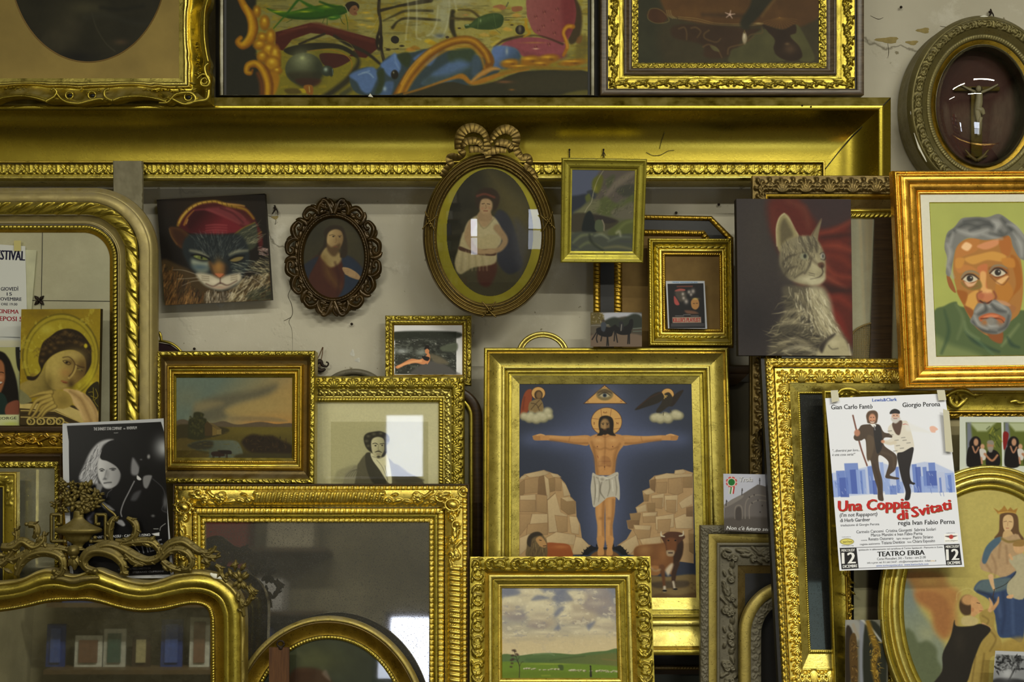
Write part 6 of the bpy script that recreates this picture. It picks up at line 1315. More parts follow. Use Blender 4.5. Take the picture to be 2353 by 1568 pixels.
    p.line([(812,634),(826,632)],4,(34,24,16)).line([(842,632),(856,634)],4,(34,24,16)).ell(820,641,5,3,(24,18,12)).ell(848,641,5,3,(24,18,12)).line([(833,640),(832,662)],4,(176,144,96),.9,2).line([(824,676),(842,676)],4,(110,60,40),.9,1.5)
    # angel,eagle,clouds
    p.fill([(345,408),(310,420),(285,480),(272,570),(275,598),(320,560),(345,500),(352,440)],(134,62,30),1,3).line([(300,460),(290,540)],10,(96,40,22),.7,4)
    p.ell(392,434,47,43,(80,44,24)).ell(392,434,44,40,Or).fill([(375,470),(366,440),(380,418),(404,416),(420,436),(418,462),(410,480)],(62,44,24),1,3).ell(396,446,18,24,(118,90,54),1,3).fill([(330,555),(332,500),(360,480),(400,472),(422,500),(425,555),(380,565)],(126,104,66),1,3)
    for P_ in ([(345,500),(380,510),(400,550)],[(400,480),(370,510),(345,540)],[(415,500),(390,530)]): p.line(P_,5,(66,50,28),.8,2)
    def cloud(L):
        for x,y,r in L: p.ell(x,y,r,r*.92,(104,100,76),1,5)
        for x,y,r in L: p.ell(x-2,y-5,r*.86,r*.78,(172,166,134),1,8)
        for x,y,r in L: p.glow(x-4,y-r*.4,r*.5,r*.35,(196,190,160),.6)
    cloud([(300,590,28),(335,600,34),(380,605,36),(425,595,38),(455,560,32),(468,590,22),(345,580,24),(400,582,26)])
    cloud([(1160,600,30),(1200,605,34),(1250,602,36),(1300,580,36),(1325,585,28),(1230,585,24),(1180,590,24)])
    p.ell(1246,445,44,44,(80,44,24)).ell(1246,445,41,41,Or)
    p.fill([(1200,425),(1150,440),(1100,480),(1030,545),(1120,520),(1180,500),(1210,480),(1225,460)],(34,28,20),1,3).fill([(1352,414),(1310,430),(1270,470),(1250,510),(1280,520),(1320,470)],(36,26,20),1,3).fill([(1225,440),(1250,428),(1268,440),(1280,470),(1270,510),(1240,530),(1200,560),(1170,555),(1205,500),(1215,470),(1240,460)],(40,34,24),1,3)
    p.line([(1224,470),(1232,450),(1244,452)],6,(150,130,70)).line([(1220,560),(1218,580)],4,(60,50,30)).line([(1262,540),(1270,560)],4,(60,50,30)).line([(1205,430),(1120,470),(1050,530)],4,(84,40,24),.6,3)
    # rocks
    R1,R2,R3,R4 = (190,166,126),(164,134,94),(128,100,68),(146,118,80)
    def rock(P_,c=R2,top=None):
        p.fill(P_,(112,86,58),1,1.5,False); A = np.array(P_,float); m = A.mean(0); p.fill(m+(A-m)*.965,(c,tuple(int(q*.86) for q in c),tuple(A.min(0)),tuple(A.max(0))),1,2.5,False)
        if top: p.fill(top,R1,1,2.5,False)
    p.fill([(265,1000),(300,970),(430,942),(520,975),(570,1030),(610,1130),(640,1150),(645,1250),(668,1300),(680,1390),(700,1430),(740,1440),(690,1500),(260,1520)],R2,1,2,False)
    LR = [([(265,1010),(280,985),(330,965),(300,1000)],R1),([(300,970),(430,942),(470,962),(420,985),(330,990)],R1),([(470,962),(520,970),(545,990),(490,990)],R1),([(265,1030),(300,1005),(300,1100),(265,1130)],R4),([(300,1005),(390,985),(400,1090),(300,1100)],R2),([(395,985),(430,975),(450,1110),(385,1130)],R3),([(430,975),(460,1000),(470,1130),(450,1140)],R1),([(460,1000),(500,990),(505,1080),(470,1090)],R4),([(500,990),(545,1000),(545,1080),(510,1080)],R2),([(545,1010),(575,1040),(605,1110),(560,1120)],R1),([(270,1110),(375,1100),(380,1220),(268,1220)],R1),([(268,1140),(375,1140),(375,1220),(268,1220)],R2),([(380,1100),(450,1110),(450,1230),(380,1220)],R2),([(450,1140),(505,1090),(540,1220),(585,1240),(585,1350),(460,1360)],R1),([(500,1240),(585,1250),(585,1350),(520,1360)],R2),([(540,1130),(610,1120),(638,1150),(638,1230),(590,1240),(540,1200)],R4),([(540,1125),(600,1118),(632,1145),(580,1150)],R1),([(268,1230),(350,1230),(340,1290),(268,1380)],R2),([(350,1230),(455,1230),(455,1370),(320,1360)],R1),([(320,1300),(455,1290),(455,1370),(310,1380)],R2),([(595,1245),(645,1250),(665,1300),(660,1370),(610,1360)],R1),([(268,1390),(340,1360),(330,1450),(268,1510)],R1),([(440,1390),(510,1350),(640,1370),(645,1440),(560,1430),(450,1440)],R1),([(640,1380),(680,1390),(730,1440),(690,1500),(610,1500)],R1)]
    for P_,c in LR: rock(P_,c)
    RB = [(1415,960),(1350,938),(1295,945),(1290,965),(1240,965),(1160,980),(1125,1010),(1130,1060),(1080,1080),(1090,1150),(1035,1190),(1045,1225),(1000,1230),(1010,1270),(975,1275),(985,1330),(1010,1340),(975,1400),(915,1440),(980,1500),(1420,1560)]
    p.fill(RB,R2,1,2,False)
    for P_,c in [([(1295,945),(1350,938),(1370,955),(1340,970),(1292,968)],R1),([(1160,985),(1240,963),(1300,970),(1415,965),(1412,985),(1340,990),(1160,1005)],R1),([(1130,1010),(1170,1000),(1165,1090),(1130,1060)],R3),([(1170,1025),(1245,1020),(1240,1095),(1175,1095)],R2),([(1250,1000),(1340,990),(1350,1090),(1310,1110),(1250,1095)],R2),([(1345,990),(1412,985),(1412,1060),(1350,1060)],R4),([(1080,1085),(1130,1065),(1165,1090),(1110,1110)],R1),([(1085,1105),(1125,1105),(1120,1150),(1090,1150)],R4),([(1140,1110),(1225,1095),(1220,1190),(1140,1180)],R1),([(1140,1130),(1215,1125),(1210,1200),(1150,1190)],R2),([(1225,1110),(1315,1105),(1310,1220),(1230,1210)],R1),([(1235,1140),(1305,1140),(1300,1230),(1240,1220)],R2),([(1320,1160),(1360,1130),(1412,1100),(1412,1170),(1340,1200)],R1),([(1110,1160),(1165,1160),(1165,1215),(1115,1220)],R4),([(1035,1190),(1105,1165),(1110,1215),(1050,1225)],R1),([(1080,1225),(1180,1215),(1180,1290),(1085,1290)],R2),([(1080,1225),(1180,1220),(1170,1245),(1080,1250)],R1),([(995,1230),(1070,1228),(1060,1290),(1005,1280)],R4),([(1165,1250),(1290,1230),(1290,1320),(1170,1340)],R1),([(1180,1270),(1270,1265),(1260,1350),(1180,1360)],R2),([(1290,1260),(1360,1230),(1412,1250),(1412,1330),(1300,1330)],R1),([(975,1275),(1060,1275),(1060,1330),(990,1330)],R3),([(1020,1310),(1140,1320),(1130,1390),(1050,1400),(1020,1340)],R2),([(1020,1305),(1140,1310),(1130,1340),(1030,1335)],R1),([(985,1400),(1040,1370),(1060,1440),(1000,1500),(920,1445)],R1),([(1060,1400),(1200,1380),(1210,1440),(1080,1440)],R1),([(1370,1190),(1415,1180),(1415,1250),(1370,1250)],R3),([(1385,1340),(1420,1330),(1420,1500),(1390,1480)],R4)]: rock(P_,c)
    # cave,mound
    p.fill([(680,1505),(700,1470),(740,1440),(760,1450),(830,1455),(900,1450),(935,1440),(965,1470),(985,1505)],(14,16,22),1,2,False)
    for k in range(14): a = math.pi*(k/13); p.fill([(833-150*math.cos(a)-8,1500-62*math.sin(a)+8),(833-162*math.cos(a),1500-78*math.sin(a)),(833-150*math.cos(a)+8,1500-62*math.sin(a)+8)],(14,16,22),1,1,False)
    p.ell(833,1530,120,70,(36,46,62),1,3).ell(833,1535,104,66,(110,76,44),1,3).fill([(700,1520),(960,1520),(960,1600),(700,1600)],(110,76,44),1,2)
    for x0,fx in ((806,806),(868,864)): p.line([(x0-2,1400),(fx,1475)],[50,28],S1,1,3).fill([(fx-16,1460),(fx+14,1460),(fx+20,1500),(fx-2,1508),(fx-22,1502)],S1,1,2)
    # lion
    p.fill([(440,1430),(520,1425),(590,1435),(612,1470),(608,1520),(440,1520)],(140,74,34),1,3).glow(540,1450,50,12,(176,110,60),.6).fill([(318,1520),(315,1450),(325,1390),(350,1360),(390,1352),(420,1370),(440,1400),(450,1440),(440,1520)],(96,80,52),1,4).fill([(318,1430),(325,1385),(355,1358),(395,1352),(420,1372),(380,1380),(350,1400),(340,1450)],(44,36,26),1,5)
    p.hair(60,[(325,1400),(430,1420),(440,1510),(325,1510)],1.7,40,5,[(60,46,30),(130,108,70),(84,66,42)],.6,.2); p.fill([(375,1400),(400,1380),(425,1395),(445,1430),(440,1452),(410,1450),(390,1430)],(168,128,80),1,3).line([(400,1405),(412,1408)],5,(40,28,18)).line([(425,1445),(444,1442)],5,(60,36,24))
    # ox (its lower part shows beside the small landscape)
    p.fill([(1030,1500),(1040,1450),(1100,1440),(1180,1450),(1220,1470),(1230,1540),(1180,1640),(1040,1600)],(150,104,60),1,5)
    p.z(4.202,1060,1240)
    p.fill([(1800,380),(2000,370),(2300,360),(2300,600),(1800,600)],(120,100,62),1,6).fill([(1850,430),(2000,410),(2200,410),(2180,470),(1900,480)],(70,58,42),.9,8).fill([(1850,560),(1950,530),(2100,550),(2300,520),(2300,600),(1850,600)],(92,70,40),.9,8).mottle((60,44,26),9,.2,.3,1,1,2,.1,420)
    p.fill([(1680,100),(1760,60),(1950,40),(2060,0),(2150,20),(2150,130),(2110,250),(2060,350),(1960,300),(1900,260),(1780,260),(1690,200)],(110,70,36),1,5).fill([(2060,-10),(2150,10),(2150,150),(2100,260),(2080,400),(2050,400),(2060,250),(2060,100)],(50,32,20),1,5)
    p.glow(1780,110,70,60,(150,110,66),.8).glow(1960,150,50,90,(140,94,52),.7).glow(1890,230,60,30,(130,84,46),.7)
    p.line([(1950,280),(1965,380),(1975,500)],[60,30,26],(96,60,34),1,4).line([(2090,250),(2060,360),(2065,480)],[60,34,26],(56,36,24),1,4).line([(1975,470),(1975,505)],26,(190,180,160),1,4).line([(2060,420),(2072,485)],22,(180,170,150),1,4).ell(1976,505,22,10,(24,20,18)).ell(2080,490,22,9,(24,20,18))
    p.fill([(1985,300),(2040,240),(2060,260),(2020,350),(2000,350)],(196,182,158),.9,8).line([(1830,270),(1880,310),(1930,300)],12,(170,150,120),.8,6)
    p.z(*Z)
    p.fill([(1205,1385),(1240,1355),(1290,1350),(1340,1358),(1362,1385),(1340,1410),(1310,1440),(1290,1500),(1245,1500),(1232,1440),(1210,1400)],(74,44,26),1,3).fill([(1240,1400),(1300,1400),(1300,1480),(1246,1480)],(110,66,34),.9,8).line([(1225,1382),(1205,1375),(1204,1350)],[8,10,4],(190,182,160),1,2).line([(1325,1378),(1348,1372),(1350,1345)],[8,10,4],(190,182,160),1,2).fill([(1240,1475),(1290,1475),(1285,1510),(1246,1510)],(150,128,100),1,4).ell(1252,1408,6,5,(14,10,8)).ell(1298,1408,6,5,(14,10,8)).line([(1254,1490),(1278,1490)],8,(60,44,36))
    p.noise(4,.03); p.canvas('painting',G['paint'],h=-27,gain=1.1)
    x = Text(t,Z,h=-26.6)
    x.put('O', 716, 494, 724, 494, 11, (140, 40, 30)); x.put('N', 934, 493, 946, 493, 11, (140, 40, 30)); x.put('ω', 822, 396, 838, 396, 9, (120, 60, 36)); x.put('O', 756, 641, 766, 641, 16, (120, 60, 36)); x.put('N', 908, 640, 921, 640, 14, (120, 60, 36)); x.put('ω', 822, 566, 846, 566, 14, (120, 60, 36)); x.done()
crucifixion()
def cloudscape():
    t = T('framed_painting', 'green plain with sheep under big clouds in a heavy scrolled gold frame', 'framed picture', (1079, 1279, 1500, 1640), 0.0, -0.06, thick=45, quad=[(1080, 1280), (1495, 1279), (1507, 1640), (1079, 1640)])
    rails(t,rectsides(t.rect,(74,74,82,78)),[
        ('scroll_band',0,.46,lambda v: -4+3*np.sin(v*math.pi)-6*v,orn_tile('cscroll',34,8,period=60),G['gold']),
        ('cove_moulding',.46,.56,lambda v: -11-3*v,None,G['deep']),('ridge_moulding',.56,.72,bull(-13,5,-15),None,G['pale']),
        ('fine_bead',.72,.77,bull(-16,1),dent(3,1),G['gold']),('cove_moulding',.77,.88,flat(-17,-20),None,G['gold']),('slip',.88,1,bull(-21,2.5,-25),None,G['bright'])],ds=1.6,dv=1.1)
    Z = (4.202,1060,1240); p = Pic(t,(1148,1348,1424,1568),1.0,Z,(116,120,124))
    p.fill([(380,470),(1540,470),(1540,1150),(380,1150)],((112,116,130),(184,170,134),(900,500),(900,1100)),1,1,False)
    rc,rm,rd = (186,176,148),(160,148,128),(132,122,120)
    for x,y,rx,ry,c,a in ((500,620,130,80,rc,.9),(450,690,70,60,rm,.8),(540,740,100,50,rd,.7),(700,560,120,90,rc,.95),(760,680,150,110,rc,.95),(780,800,130,70,rm,.9),(740,830,90,40,rd,.6),(860,560,60,60,rc,.6),(1080,700,150,90,rc,.95),(1200,640,130,120,rm,.9),(1300,560,160,110,rd,.75),(1100,560,110,70,rc,.9),(1340,660,150,90,rd,.7),(1160,760,170,70,rm,.9),(1380,840,110,70,rm,.85),(1400,800,80,40,rc,.7),(1300,900,140,40,rc,.8),(800,910,110,24,rc,.8),(520,935,110,16,rc,.8),(1100,860,90,18,rc,.7),(550,850,40,14,rc,.7),(1000,760,70,60,rc,.8),(620,520,90,50,rc,.8),(1480,700,60,60,rd,.6),(1130,905,60,26,rc,.6)):
        p.ell(x,y,rx,ry,c,a,9); p.glow(x-rx*.2,y-ry*.45,rx*.6,ry*.35,(206,198,170),.45*a); p.glow(x+rx*.1,y+ry*.5,rx*.6,ry*.3,(126,118,116),.4*a)
    p.mottle((200,192,166),13,.12,.5,1,1.5,31); p.mottle((120,118,126),12,.14,.4,1,1.6,32)
    for P_ in ([(880,580),(950,500),(1010,500),(1080,590),(960,600)],[(380,490),(540,490),(560,530),(420,560),(380,570)],[(680,590),(740,540),(850,570),(760,590)],[(900,730),(950,660),(1000,660),(940,740)],[(1220,830),(1300,800),(1240,880)],[(940,830),(960,870),(900,880)]): p.fill(P_,(104,108,124),.8,9)
    p.fill([(380,1000),(700,960),(1100,950),(1540,940),(1540,1110),(1100,1110),(380,1130)],(184,168,132),.75,30).line([(420,985),(700,970),(900,975)],12,(150,140,122),.5,8)
    p.fill([(380,1130),(560,1130),(680,1115),(820,1105),(940,1108),(1100,1118),(1250,1098),(1400,1085),(1540,1080),(1540,1360),(380,1360)],(76,98,56),1,3).fill([(640,1160),(900,1150),(1200,1130),(1540,1110),(1540,1240),(1200,1220),(700,1200)],((66,88,50),(94,96,50),(700,1160),(1500,1180)),.9,8).fill([(380,1200),(600,1200),(900,1205),(1540,1240),(1540,1360),(380,1360)],(92,116,36),1,5)
    p.line([(700,1120),(840,1110),(900,1125)],8,(120,134,100),.7,4).line([(860,1180),(1050,1150),(1200,1135)],6,(54,72,40),.7,4).line([(1370,1165),(1530,1180)],9,(110,96,56),.8,4).fill([(380,1300),(700,1280),(1540,1310),(1540,1360),(380,1360)],(84,104,28),.8,10).line([(780,1325),(860,1325)],8,(140,150,50),.6,4).glow(850,1212,200,8,(140,150,60),.6)
    rs = p.rs
    for k in range(62):
        x = 610+rs.rand()*920; x = x if not (960 < x < 1030) else x+80; y = 1258+(x-610)*.03+rs.uniform(-7,7); p.ell(x,y,11,6,(176,170,146),.9,2).ell(x+8,y+4,7,4,(70,74,40),.7,2)
    p.fill([(938,1225),(985,1225),(990,1270),(960,1270)],(58,72,36),.9,4).line([(1255,1235),(1258,1330)],[10,22],(34,34,26),1,2).ell(1254,1235,8,9,(40,34,26))
    p.line([(560,1345),(562,1240),(545,1180),(520,1120),(512,1080)],[8,7,5,3],(52,48,30),1,1.5)
    for P_ in ([(560,1220),(530,1170),(490,1160)],[(545,1180),(560,1145)],[(562,1240),(580,1200),(600,1190)],[(530,1140),(500,1130)]): p.line(P_,4,(52,48,30),1,1.5)
    for x,y in ((500,1080),(515,1078),(490,1132),(535,1115),(520,1090),(500,1128),(545,1125),(482,1175),(495,1165),(490,1205),(480,1240),(500,1170)): p.ell(x,y,12,8,(58,44,36),.9,3)
    p.noise(4,.03); p.canvas('painting',G['paint'],h=-27,gain=1.25)
cloudscape()
# ================================================================ lower left: big mirror,oval,film poster,crested mirror
def bigmirror():
    t = T('wall_mirror', 'large foxed mirror in a bright ribbed gold frame with leafy corners, reflecting a window', 'mirror', (396, 1112, 1078, 1900), 0.05, -0.06, thick=40)
    corner = orn_tile('foliage',52,8,rng=(-165,0)); crib = ribs(12.3,7,.4,.02,.85)
    rails(t,rectsides(t.rect,(70,92,93,92), 'TRL'),[
        ('outer_edge',0,.05,bull(-4,2),None,G['wood']),('square_bead_trim',.05,.17,flat(-6),dent(12.3,6,.6),G['bright']),
        ('ribbed_cove',.17,.60,lambda v: -3+4*np.sin(v*math.pi)-9*v,maxo(lambda s,v,L: crib(s,v,L)*(np.abs(s) < L/2-150),corner),G['bright']),
        ('inner_square_bead',.62,.80,bull(-15,3),dent(12.3,5,.6),G['bright']),
        ('inner_cove',.80,.90,cove(-14,-20),None,G['gold']),('small_bead_trim',.90,1,flat(-20),dent(12.3,3,.6),G['bright'])],ds=1.5,dv=1.2)
    for x,y in ((422,1168),(1040,1162)):
        mb = MB()
        ball(t,mb,x,y,1,13,10,7,.5); a = np.linspace(0,2*math.pi,14); scroll(t,mb,[(x+17*math.cos(q),y+14*math.sin(q)) for q in a],2.6,1)
        for k in range(10):
            q = k*.63; leaf3(t,mb,x+13*math.cos(q),y+11*math.sin(q),q+.5,15,11,-2,2)
        t.add(mb, 'corner_cabochon',G['bright'])
    for x,y in ((1012,1142),(1065,1130),(1050,1210),(456,1135)): mb = MB(); ball(t,mb,x,y,1,7); scroll(t,mb,spiral(x,y,13,8,1,.9,14),2.4,1); t.add(mb, 'corner_rosette',G['bright'])
    mb = MB(); mb.faces(t.m(np.array([462.,990,990,462]),np.array([1196.,1196,1900,1900]),np.array([-26.5,-23.5,-23.5,-26.5])),[(0,3,2,1)])
    t.add(mb, 'mirror_glass',mirrormat('blackened_mirror',(0.5,0.5,0.52,1),rgb(52,50,42),gr=.25,base=.55,rough=.03,scale=5,lo=.4,hi=.7),smooth=False)
bigmirror()
def lowoval():
    t = T('oval_frame', 'plain gilt oval frame with dark painting, standing in front of the big foxed mirror', 'picture frame', (520, 1417, 980, 1960), -0.05, -0.12, thick=26)
    cx,cy = 752,1690
    rails(t,ellsides(cx,cy,232,273,55,360),[('outer_moulding',0,.22,bull(-9,5,-4),None,G['dull']),('outer_moulding',.22,.3,bull(-6,2),None,G['dark']),('cove_moulding',.3,.82,lambda v: -3-10*np.sin(v*1.57),None,G['deep']),('bead_trim',.84,1,flat(-14),beads(8,3.4),G['gold'])],ds=1.8,dv=1.2)
    p = Pic(t,(570,1462,935,1640),1.6,(3.268,380,1090),(52,58,46)); p.glow(1100,1400,260,140,(84,86,52),.8).glow(700,1450,120,140,(44,54,50),.8)
    p.fill([(930,1600),(950,1480),(1050,1460),(1160,1480),(1240,1560),(1250,1620)],(72,50,32),1,12).fill([(1170,1510),(1200,1480),(1230,1560)],(120,104,90),.8,8); p.noise(20,.1)
    p.canvas('painting',G['varnish'],h=-18,mask=lambda U,V: ((U-cx)/180)**2+((V-cy)/221)**2 < 1)
    mb = MB(); a = np.linspace(-1.3,1.3,60); R_ = np.linspace(0,1,6)[:,None]
    mb.grid(t.m(cx+178*np.sin(a)[None]*R_**.0,(cy-219*np.cos(a))[None]*(1-R_)+1900*R_,np.full((6,60),-15.))); t.add(mb, 'picture_glass',G['glass'])
    t = T('wooden_stick', 'brown wooden stick with a metal hanging ring in front of the gilt oval', 'stick', (617, 1487, 665, 1700), -0.10, -0.11, thick=10)
    mb = MB(); mb.box((618,1489,-9),(664,1700,0),lambda P: t.m(P[:,0],P[:,1],P[:,2])); t.add(mb, 'stick_body',plain('red_brown_wood',rgb(96,62,30),.5,scale=14,stretch=(14,4,1),c2=rgb(66,40,20)),smooth=False)
    mb = MB(); a = np.linspace(0,2*math.pi,16); scroll(t,mb,[(645+8*math.cos(q),1480+7*math.sin(q)) for q in a],2.2,1); ball(t,mb,645,1490,1,5,4,2); t.add(mb, 'hanging_ring',G['iron'])
lowoval()
def filmposter():
    t = T('film_poster', 'black and white film poster of a girl in a dark hood, curling at its edges', 'poster', (146, 963, 397, 1330), -0.055, -0.085, thick=1, quad=[(146, 974), (378, 962), (402, 1328), (165, 1332)])
    hf = lambda U,V: 16*np.sin((V-963)/367*math.pi)*1.0+7*((U-271)/125)**2
    Z = (3.733,0,940); p = Pic(t,None,1.0,Z,(176,178,182))
    p.fill([(582,146),(1388,112),(1420,200),(1445,330),(1452,600),(1465,1160),(1470,1420),(640,1450),(625,700),(605,280)],(15,14,15),1,1.2,False)
    p.glow(1400,330,70,90,(150,152,156),.8).glow(1420,340,30,60,(190,192,196),.6).ell(1290,410,13,18,(160,160,160),.8,4).ell(1225,435,9,6,(110,110,112),.8,3).glow(1440,800,20,60,(110,110,114),.8).ell(1332,915,15,11,(120,120,120),.7,4)
    p.fill([(880,275),(940,260),(980,268),(900,310),(870,400),(850,560),(860,640),(780,640),(700,600),(740,480),(780,380),(830,310)],(170,170,174),1,8)
    p.hair(120,[(890,280),(860,600),(720,610),(760,440),(840,310)],2.0,90,6,[(210,210,214),(80,80,84),(150,150,154),(40,40,42)],.7,.15)
    p.fill([(860,430),(920,420),(1010,480),(1052,560),(1030,640),(980,680),(920,680),(880,630),(855,560)],((190,190,192),(130,130,132),(880,560),(1050,560)),1,6)
    p.fill([(880,380),(930,290),(1000,270),(1080,310),(1140,400),(1150,560),(1120,680),(980,690),(1040,640),(1060,570),(1020,500),(940,450),(880,430)],(12,11,12),1,4)
    p.line([(870,520),(890,512),(912,524)],6,(30,30,30)).ell(890,530,12,7,(40,40,42),1,3).line([(955,515),(985,508),(1010,515)],6,(30,30,30)).ell(985,522,14,7,(40,40,42),1,3).line([(930,530),(915,590),(905,605)],8,(100,100,104),.8,4).glow(922,600,14,10,(60,60,62),.7).glow(940,560,16,40,(110,110,112),.5).line([(912,636),(940,632),(972,630)],8,(44,44,46),.9,3).glow(940,660,30,10,(200,200,204),.5)
    p.fill([(850,640),(900,660),(870,760),(960,830),(1000,870),(900,840),(850,720)],(150,150,152),.8,6)
    p.line([(1170,620),(1130,700),(1080,800),(1055,880),(1062,920)],7,(190,190,194),.9,3).line([(980,690),(945,720),(935,760)],4,(120,120,122),.7).fill([(1150,420),(1200,480),(1215,530),(1190,570),(1140,550)],(130,130,134),.9,8).fill([(1210,540),(1220,500),(1270,490),(1320,560),(1320,570),(1215,575)],(10,10,10),1,4).fill([(1250,580),(1320,570),(1310,620),(1280,680),(1250,660)],(130,130,132),.9,5).fill([(1195,570),(1230,600),(1215,612),(1192,600)],(220,220,222),.9,3)
    p.fill([(1170,720),(1230,700),(1190,780),(1140,780)],(70,70,74),.9,8).line([(1330,600),(1420,680),(1440,780),(1410,860),(1455,885)],5,(80,80,84),.8,3).fill([(1010,960),(1060,950),(1090,990),(1070,1005),(1030,985)],(180,180,184),.9,5).line([(820,890),(780,940),(800,970)],20,(110,110,130),.8,8).line([(1440,980),(1400,1010),(1390,1040)],5,(150,150,150)).line([(1336,1026),(1376,1026)],6,(150,150,150)).fill([(1316,1068),(1386,1056),(1384,1086),(1344,1086)],(210,210,212),1,2,False)
    p.canvas('sheet',G['print'],h=0,hf=hf)
    x = Text(t,Z,hf=hf); w_ = (190,190,192)
    x.put('THE SHINIEST STAR COMPANY', 808, 186, 1048, 180, 26, w_); x.put('AND', 1062, 176, 1080, 176, 11, w_); x.put('RIVERFILM', 1092, 177, 1178, 174, 24, w_); x.put('PRESENT', 982, 212, 1020, 210, 9, (150, 150, 150))
    x.put('ELISABETTA TASSU · CARLO AUSINO', 790, 1112, 1306, 1088, 22, (215, 215, 217), bold=.03); x.put('STILLE', 1180, 1250, 1420, 1200, 90, (120, 120, 124)); x.put('DUE', 780, 1200, 960, 1190, 40, (150, 150, 152))
    x.put('UN FILM SCRITTO E DIRETTO DA', 1020, 1385, 1300, 1372, 14, (100, 100, 104)); x.put('STEFANO CUPRIANI', 1140, 1410, 1410, 1398, 14, (120, 120, 124)); x.put('CARLO AUSINO', 1300, 1440, 1395, 1432, 14, (130, 130, 134)); x.done()
filmposter()
def crestmirror():
    t = T('wall_mirror', 'mirror with wavy gilt top, flower urn crest and corner flower, bottom left', 'mirror', (-260, 1330, 562, 1900), -0.115, -0.15, thick=40)
    Z = lambda P: [(x/3.795,y/3.795+1180) for x,y in P]
    o = smooth([(-260,1352)]+Z([(-600,640),(-300,610),(0,600),(180,570),(330,500),(450,490),(640,540),(830,480),(960,520),(1120,580),(1280,600),(1420,570),(1560,520),(1720,505),(1860,530),(1970,590),(2060,680),(2110,790),(2130,900)])+[(562,1500),(562,1700),(562,1900)],k=8)
    i = smooth([(-260,1428)]+Z([(-600,950),(-300,900),(0,870),(180,840),(380,795),(520,780),(640,775),(740,778),(860,800),(1000,840),(1140,870),(1280,875),(1420,860),(1540,830),(1640,810),(1730,815),(1790,850),(1815,920),(1820,1000)])+[(480,1560),(480,1720),(480,1900)],k=8)
    rails(t,[(o,i,False)],[('cord_edge',0,.13,bull(-6,7),lambda s,v,L: 1.2*np.sin(s/14)*(v > .1),G['dull']),('outer_moulding',.13,.45,lambda v: -5+5*np.sin(v*math.pi)+1*v,None,G['pale'].copy() if 0 else G['gold']),('outer_moulding',.45,.60,bull(-4,2,-6),None,G['gold']),('cove_moulding',.60,.86,lambda v: -6-8*np.sin(v*1.57),None,G['deep']),('rope_trim',.87,.96,bull(-14,1.5),rope(6,3,.7),G['gold']),('inner_fillet',.96,1,flat(-15,-17),None,G['deep'])],ds=1.8,dv=1.1)
    mb = MB(); n = len(i); I_ = resample(i,n=120); 
    mb.grid(t.m(np.stack([I_[:,0],np.minimum(I_[:,0],470)]),np.stack([I_[:,1]-6,np.full(120,1900.)]),np.full((2,120),-19.5)))
    t.add(mb, 'mirror_glass',mirrormat('dim_mirror',(0.74,0.75,0.68,1),rgb(96,92,70),gr=.3,base=.15,rough=.015,scale=6,sp=.1),smooth=False)
    C = gold('crest_bronze',(0.20,0.155,0.04,1),(0.09,0.065,0.02,1),rough=.42,dust=.7,dustc=(96,86,54),metal=.8); mb = MB()
    for P,r,h in (([(150,540),(200,420),(290,350),(420,330),(530,370),(560,450),(530,530),(470,500)],[4,7,8,8,8,7,5,5],6),([(0,400),(120,400),(260,330),(400,300),(560,310),(640,350)],[3,6,6,7,6,4],2),
                    ([(840,500),(760,470),(740,400),(800,330),(900,320),(1010,360),(1080,440),(1090,510),(1130,520)],[5,6,8,9,9,9,8,6,4],7),([(740,370),(850,300),(960,270),(1080,310),(1200,380),(1300,410),(1390,380),(1440,310),(1500,260),(1600,240),(1680,290),(1750,330),(1850,330),(1885,280)],[5,7,8,8,8,8,7,6,7,8,8,7,4,2.5],5),
                    ([(1260,450),(1180,420),(1100,350)],[2,6,4],9),([(1410,400),(1480,330),(1560,310),(1640,340),(1680,410),(1650,480),(1590,480)],[5,6,6,7,6,5,4],8),([(1420,410),(1500,470),(1600,500)],[5,6,3],6),
                    ([(980,240),(960,160),(980,60),(1020,20)],[3,6,6,3],4),([(1110,30),(1180,80),(1190,160),(1150,220),(1080,240),(1010,230)],[3,6,6,6,5,3],4),([(1060,270),(1150,250),(1250,240),(1330,250),(1390,310),(1400,380)],[4,6,7,7,6,4],4),([(1760,360),(1850,380),(1930,370)],[4,5,1.5],4),([(1760,410),(1820,440),(1800,470)],[4,4,2],4),([(1880,450),(1920,480),(1930,530),(1980,600)],[3,5,4,3],2),
                    ([(20,290),(120,290),(200,240),(300,290),(380,240),(390,150)],[6,8,7,8,6,2],4),([(260,90),(320,100),(330,160),(300,210)],[5,5,6,3],6),([(-100,430),(0,440),(60,400),(130,300),(150,220),(140,120)],[6,7,5,5,4,3],2),([(2130,900),(2100,760),(2150,800),(2200,700),(2150,640)],[3,4,3,4,3],2),([(2180,640),(2220,690),(2250,700)],[3,5,1],4)):
        S_ = scroll(t,mb,Z(P),[q*1.25 for q in r],h,.85,lobe=.17)
        for q in range(5,len(S_)-4,6):
            d = S_[q+2]-S_[q-2]; a_ = math.atan2(d[1],d[0]); sg = 1 if (q//6) % 2 else -1; leaf3(t,mb,S_[q,0],S_[q,1],a_+sg*.75,15,8,h+1,3,2)
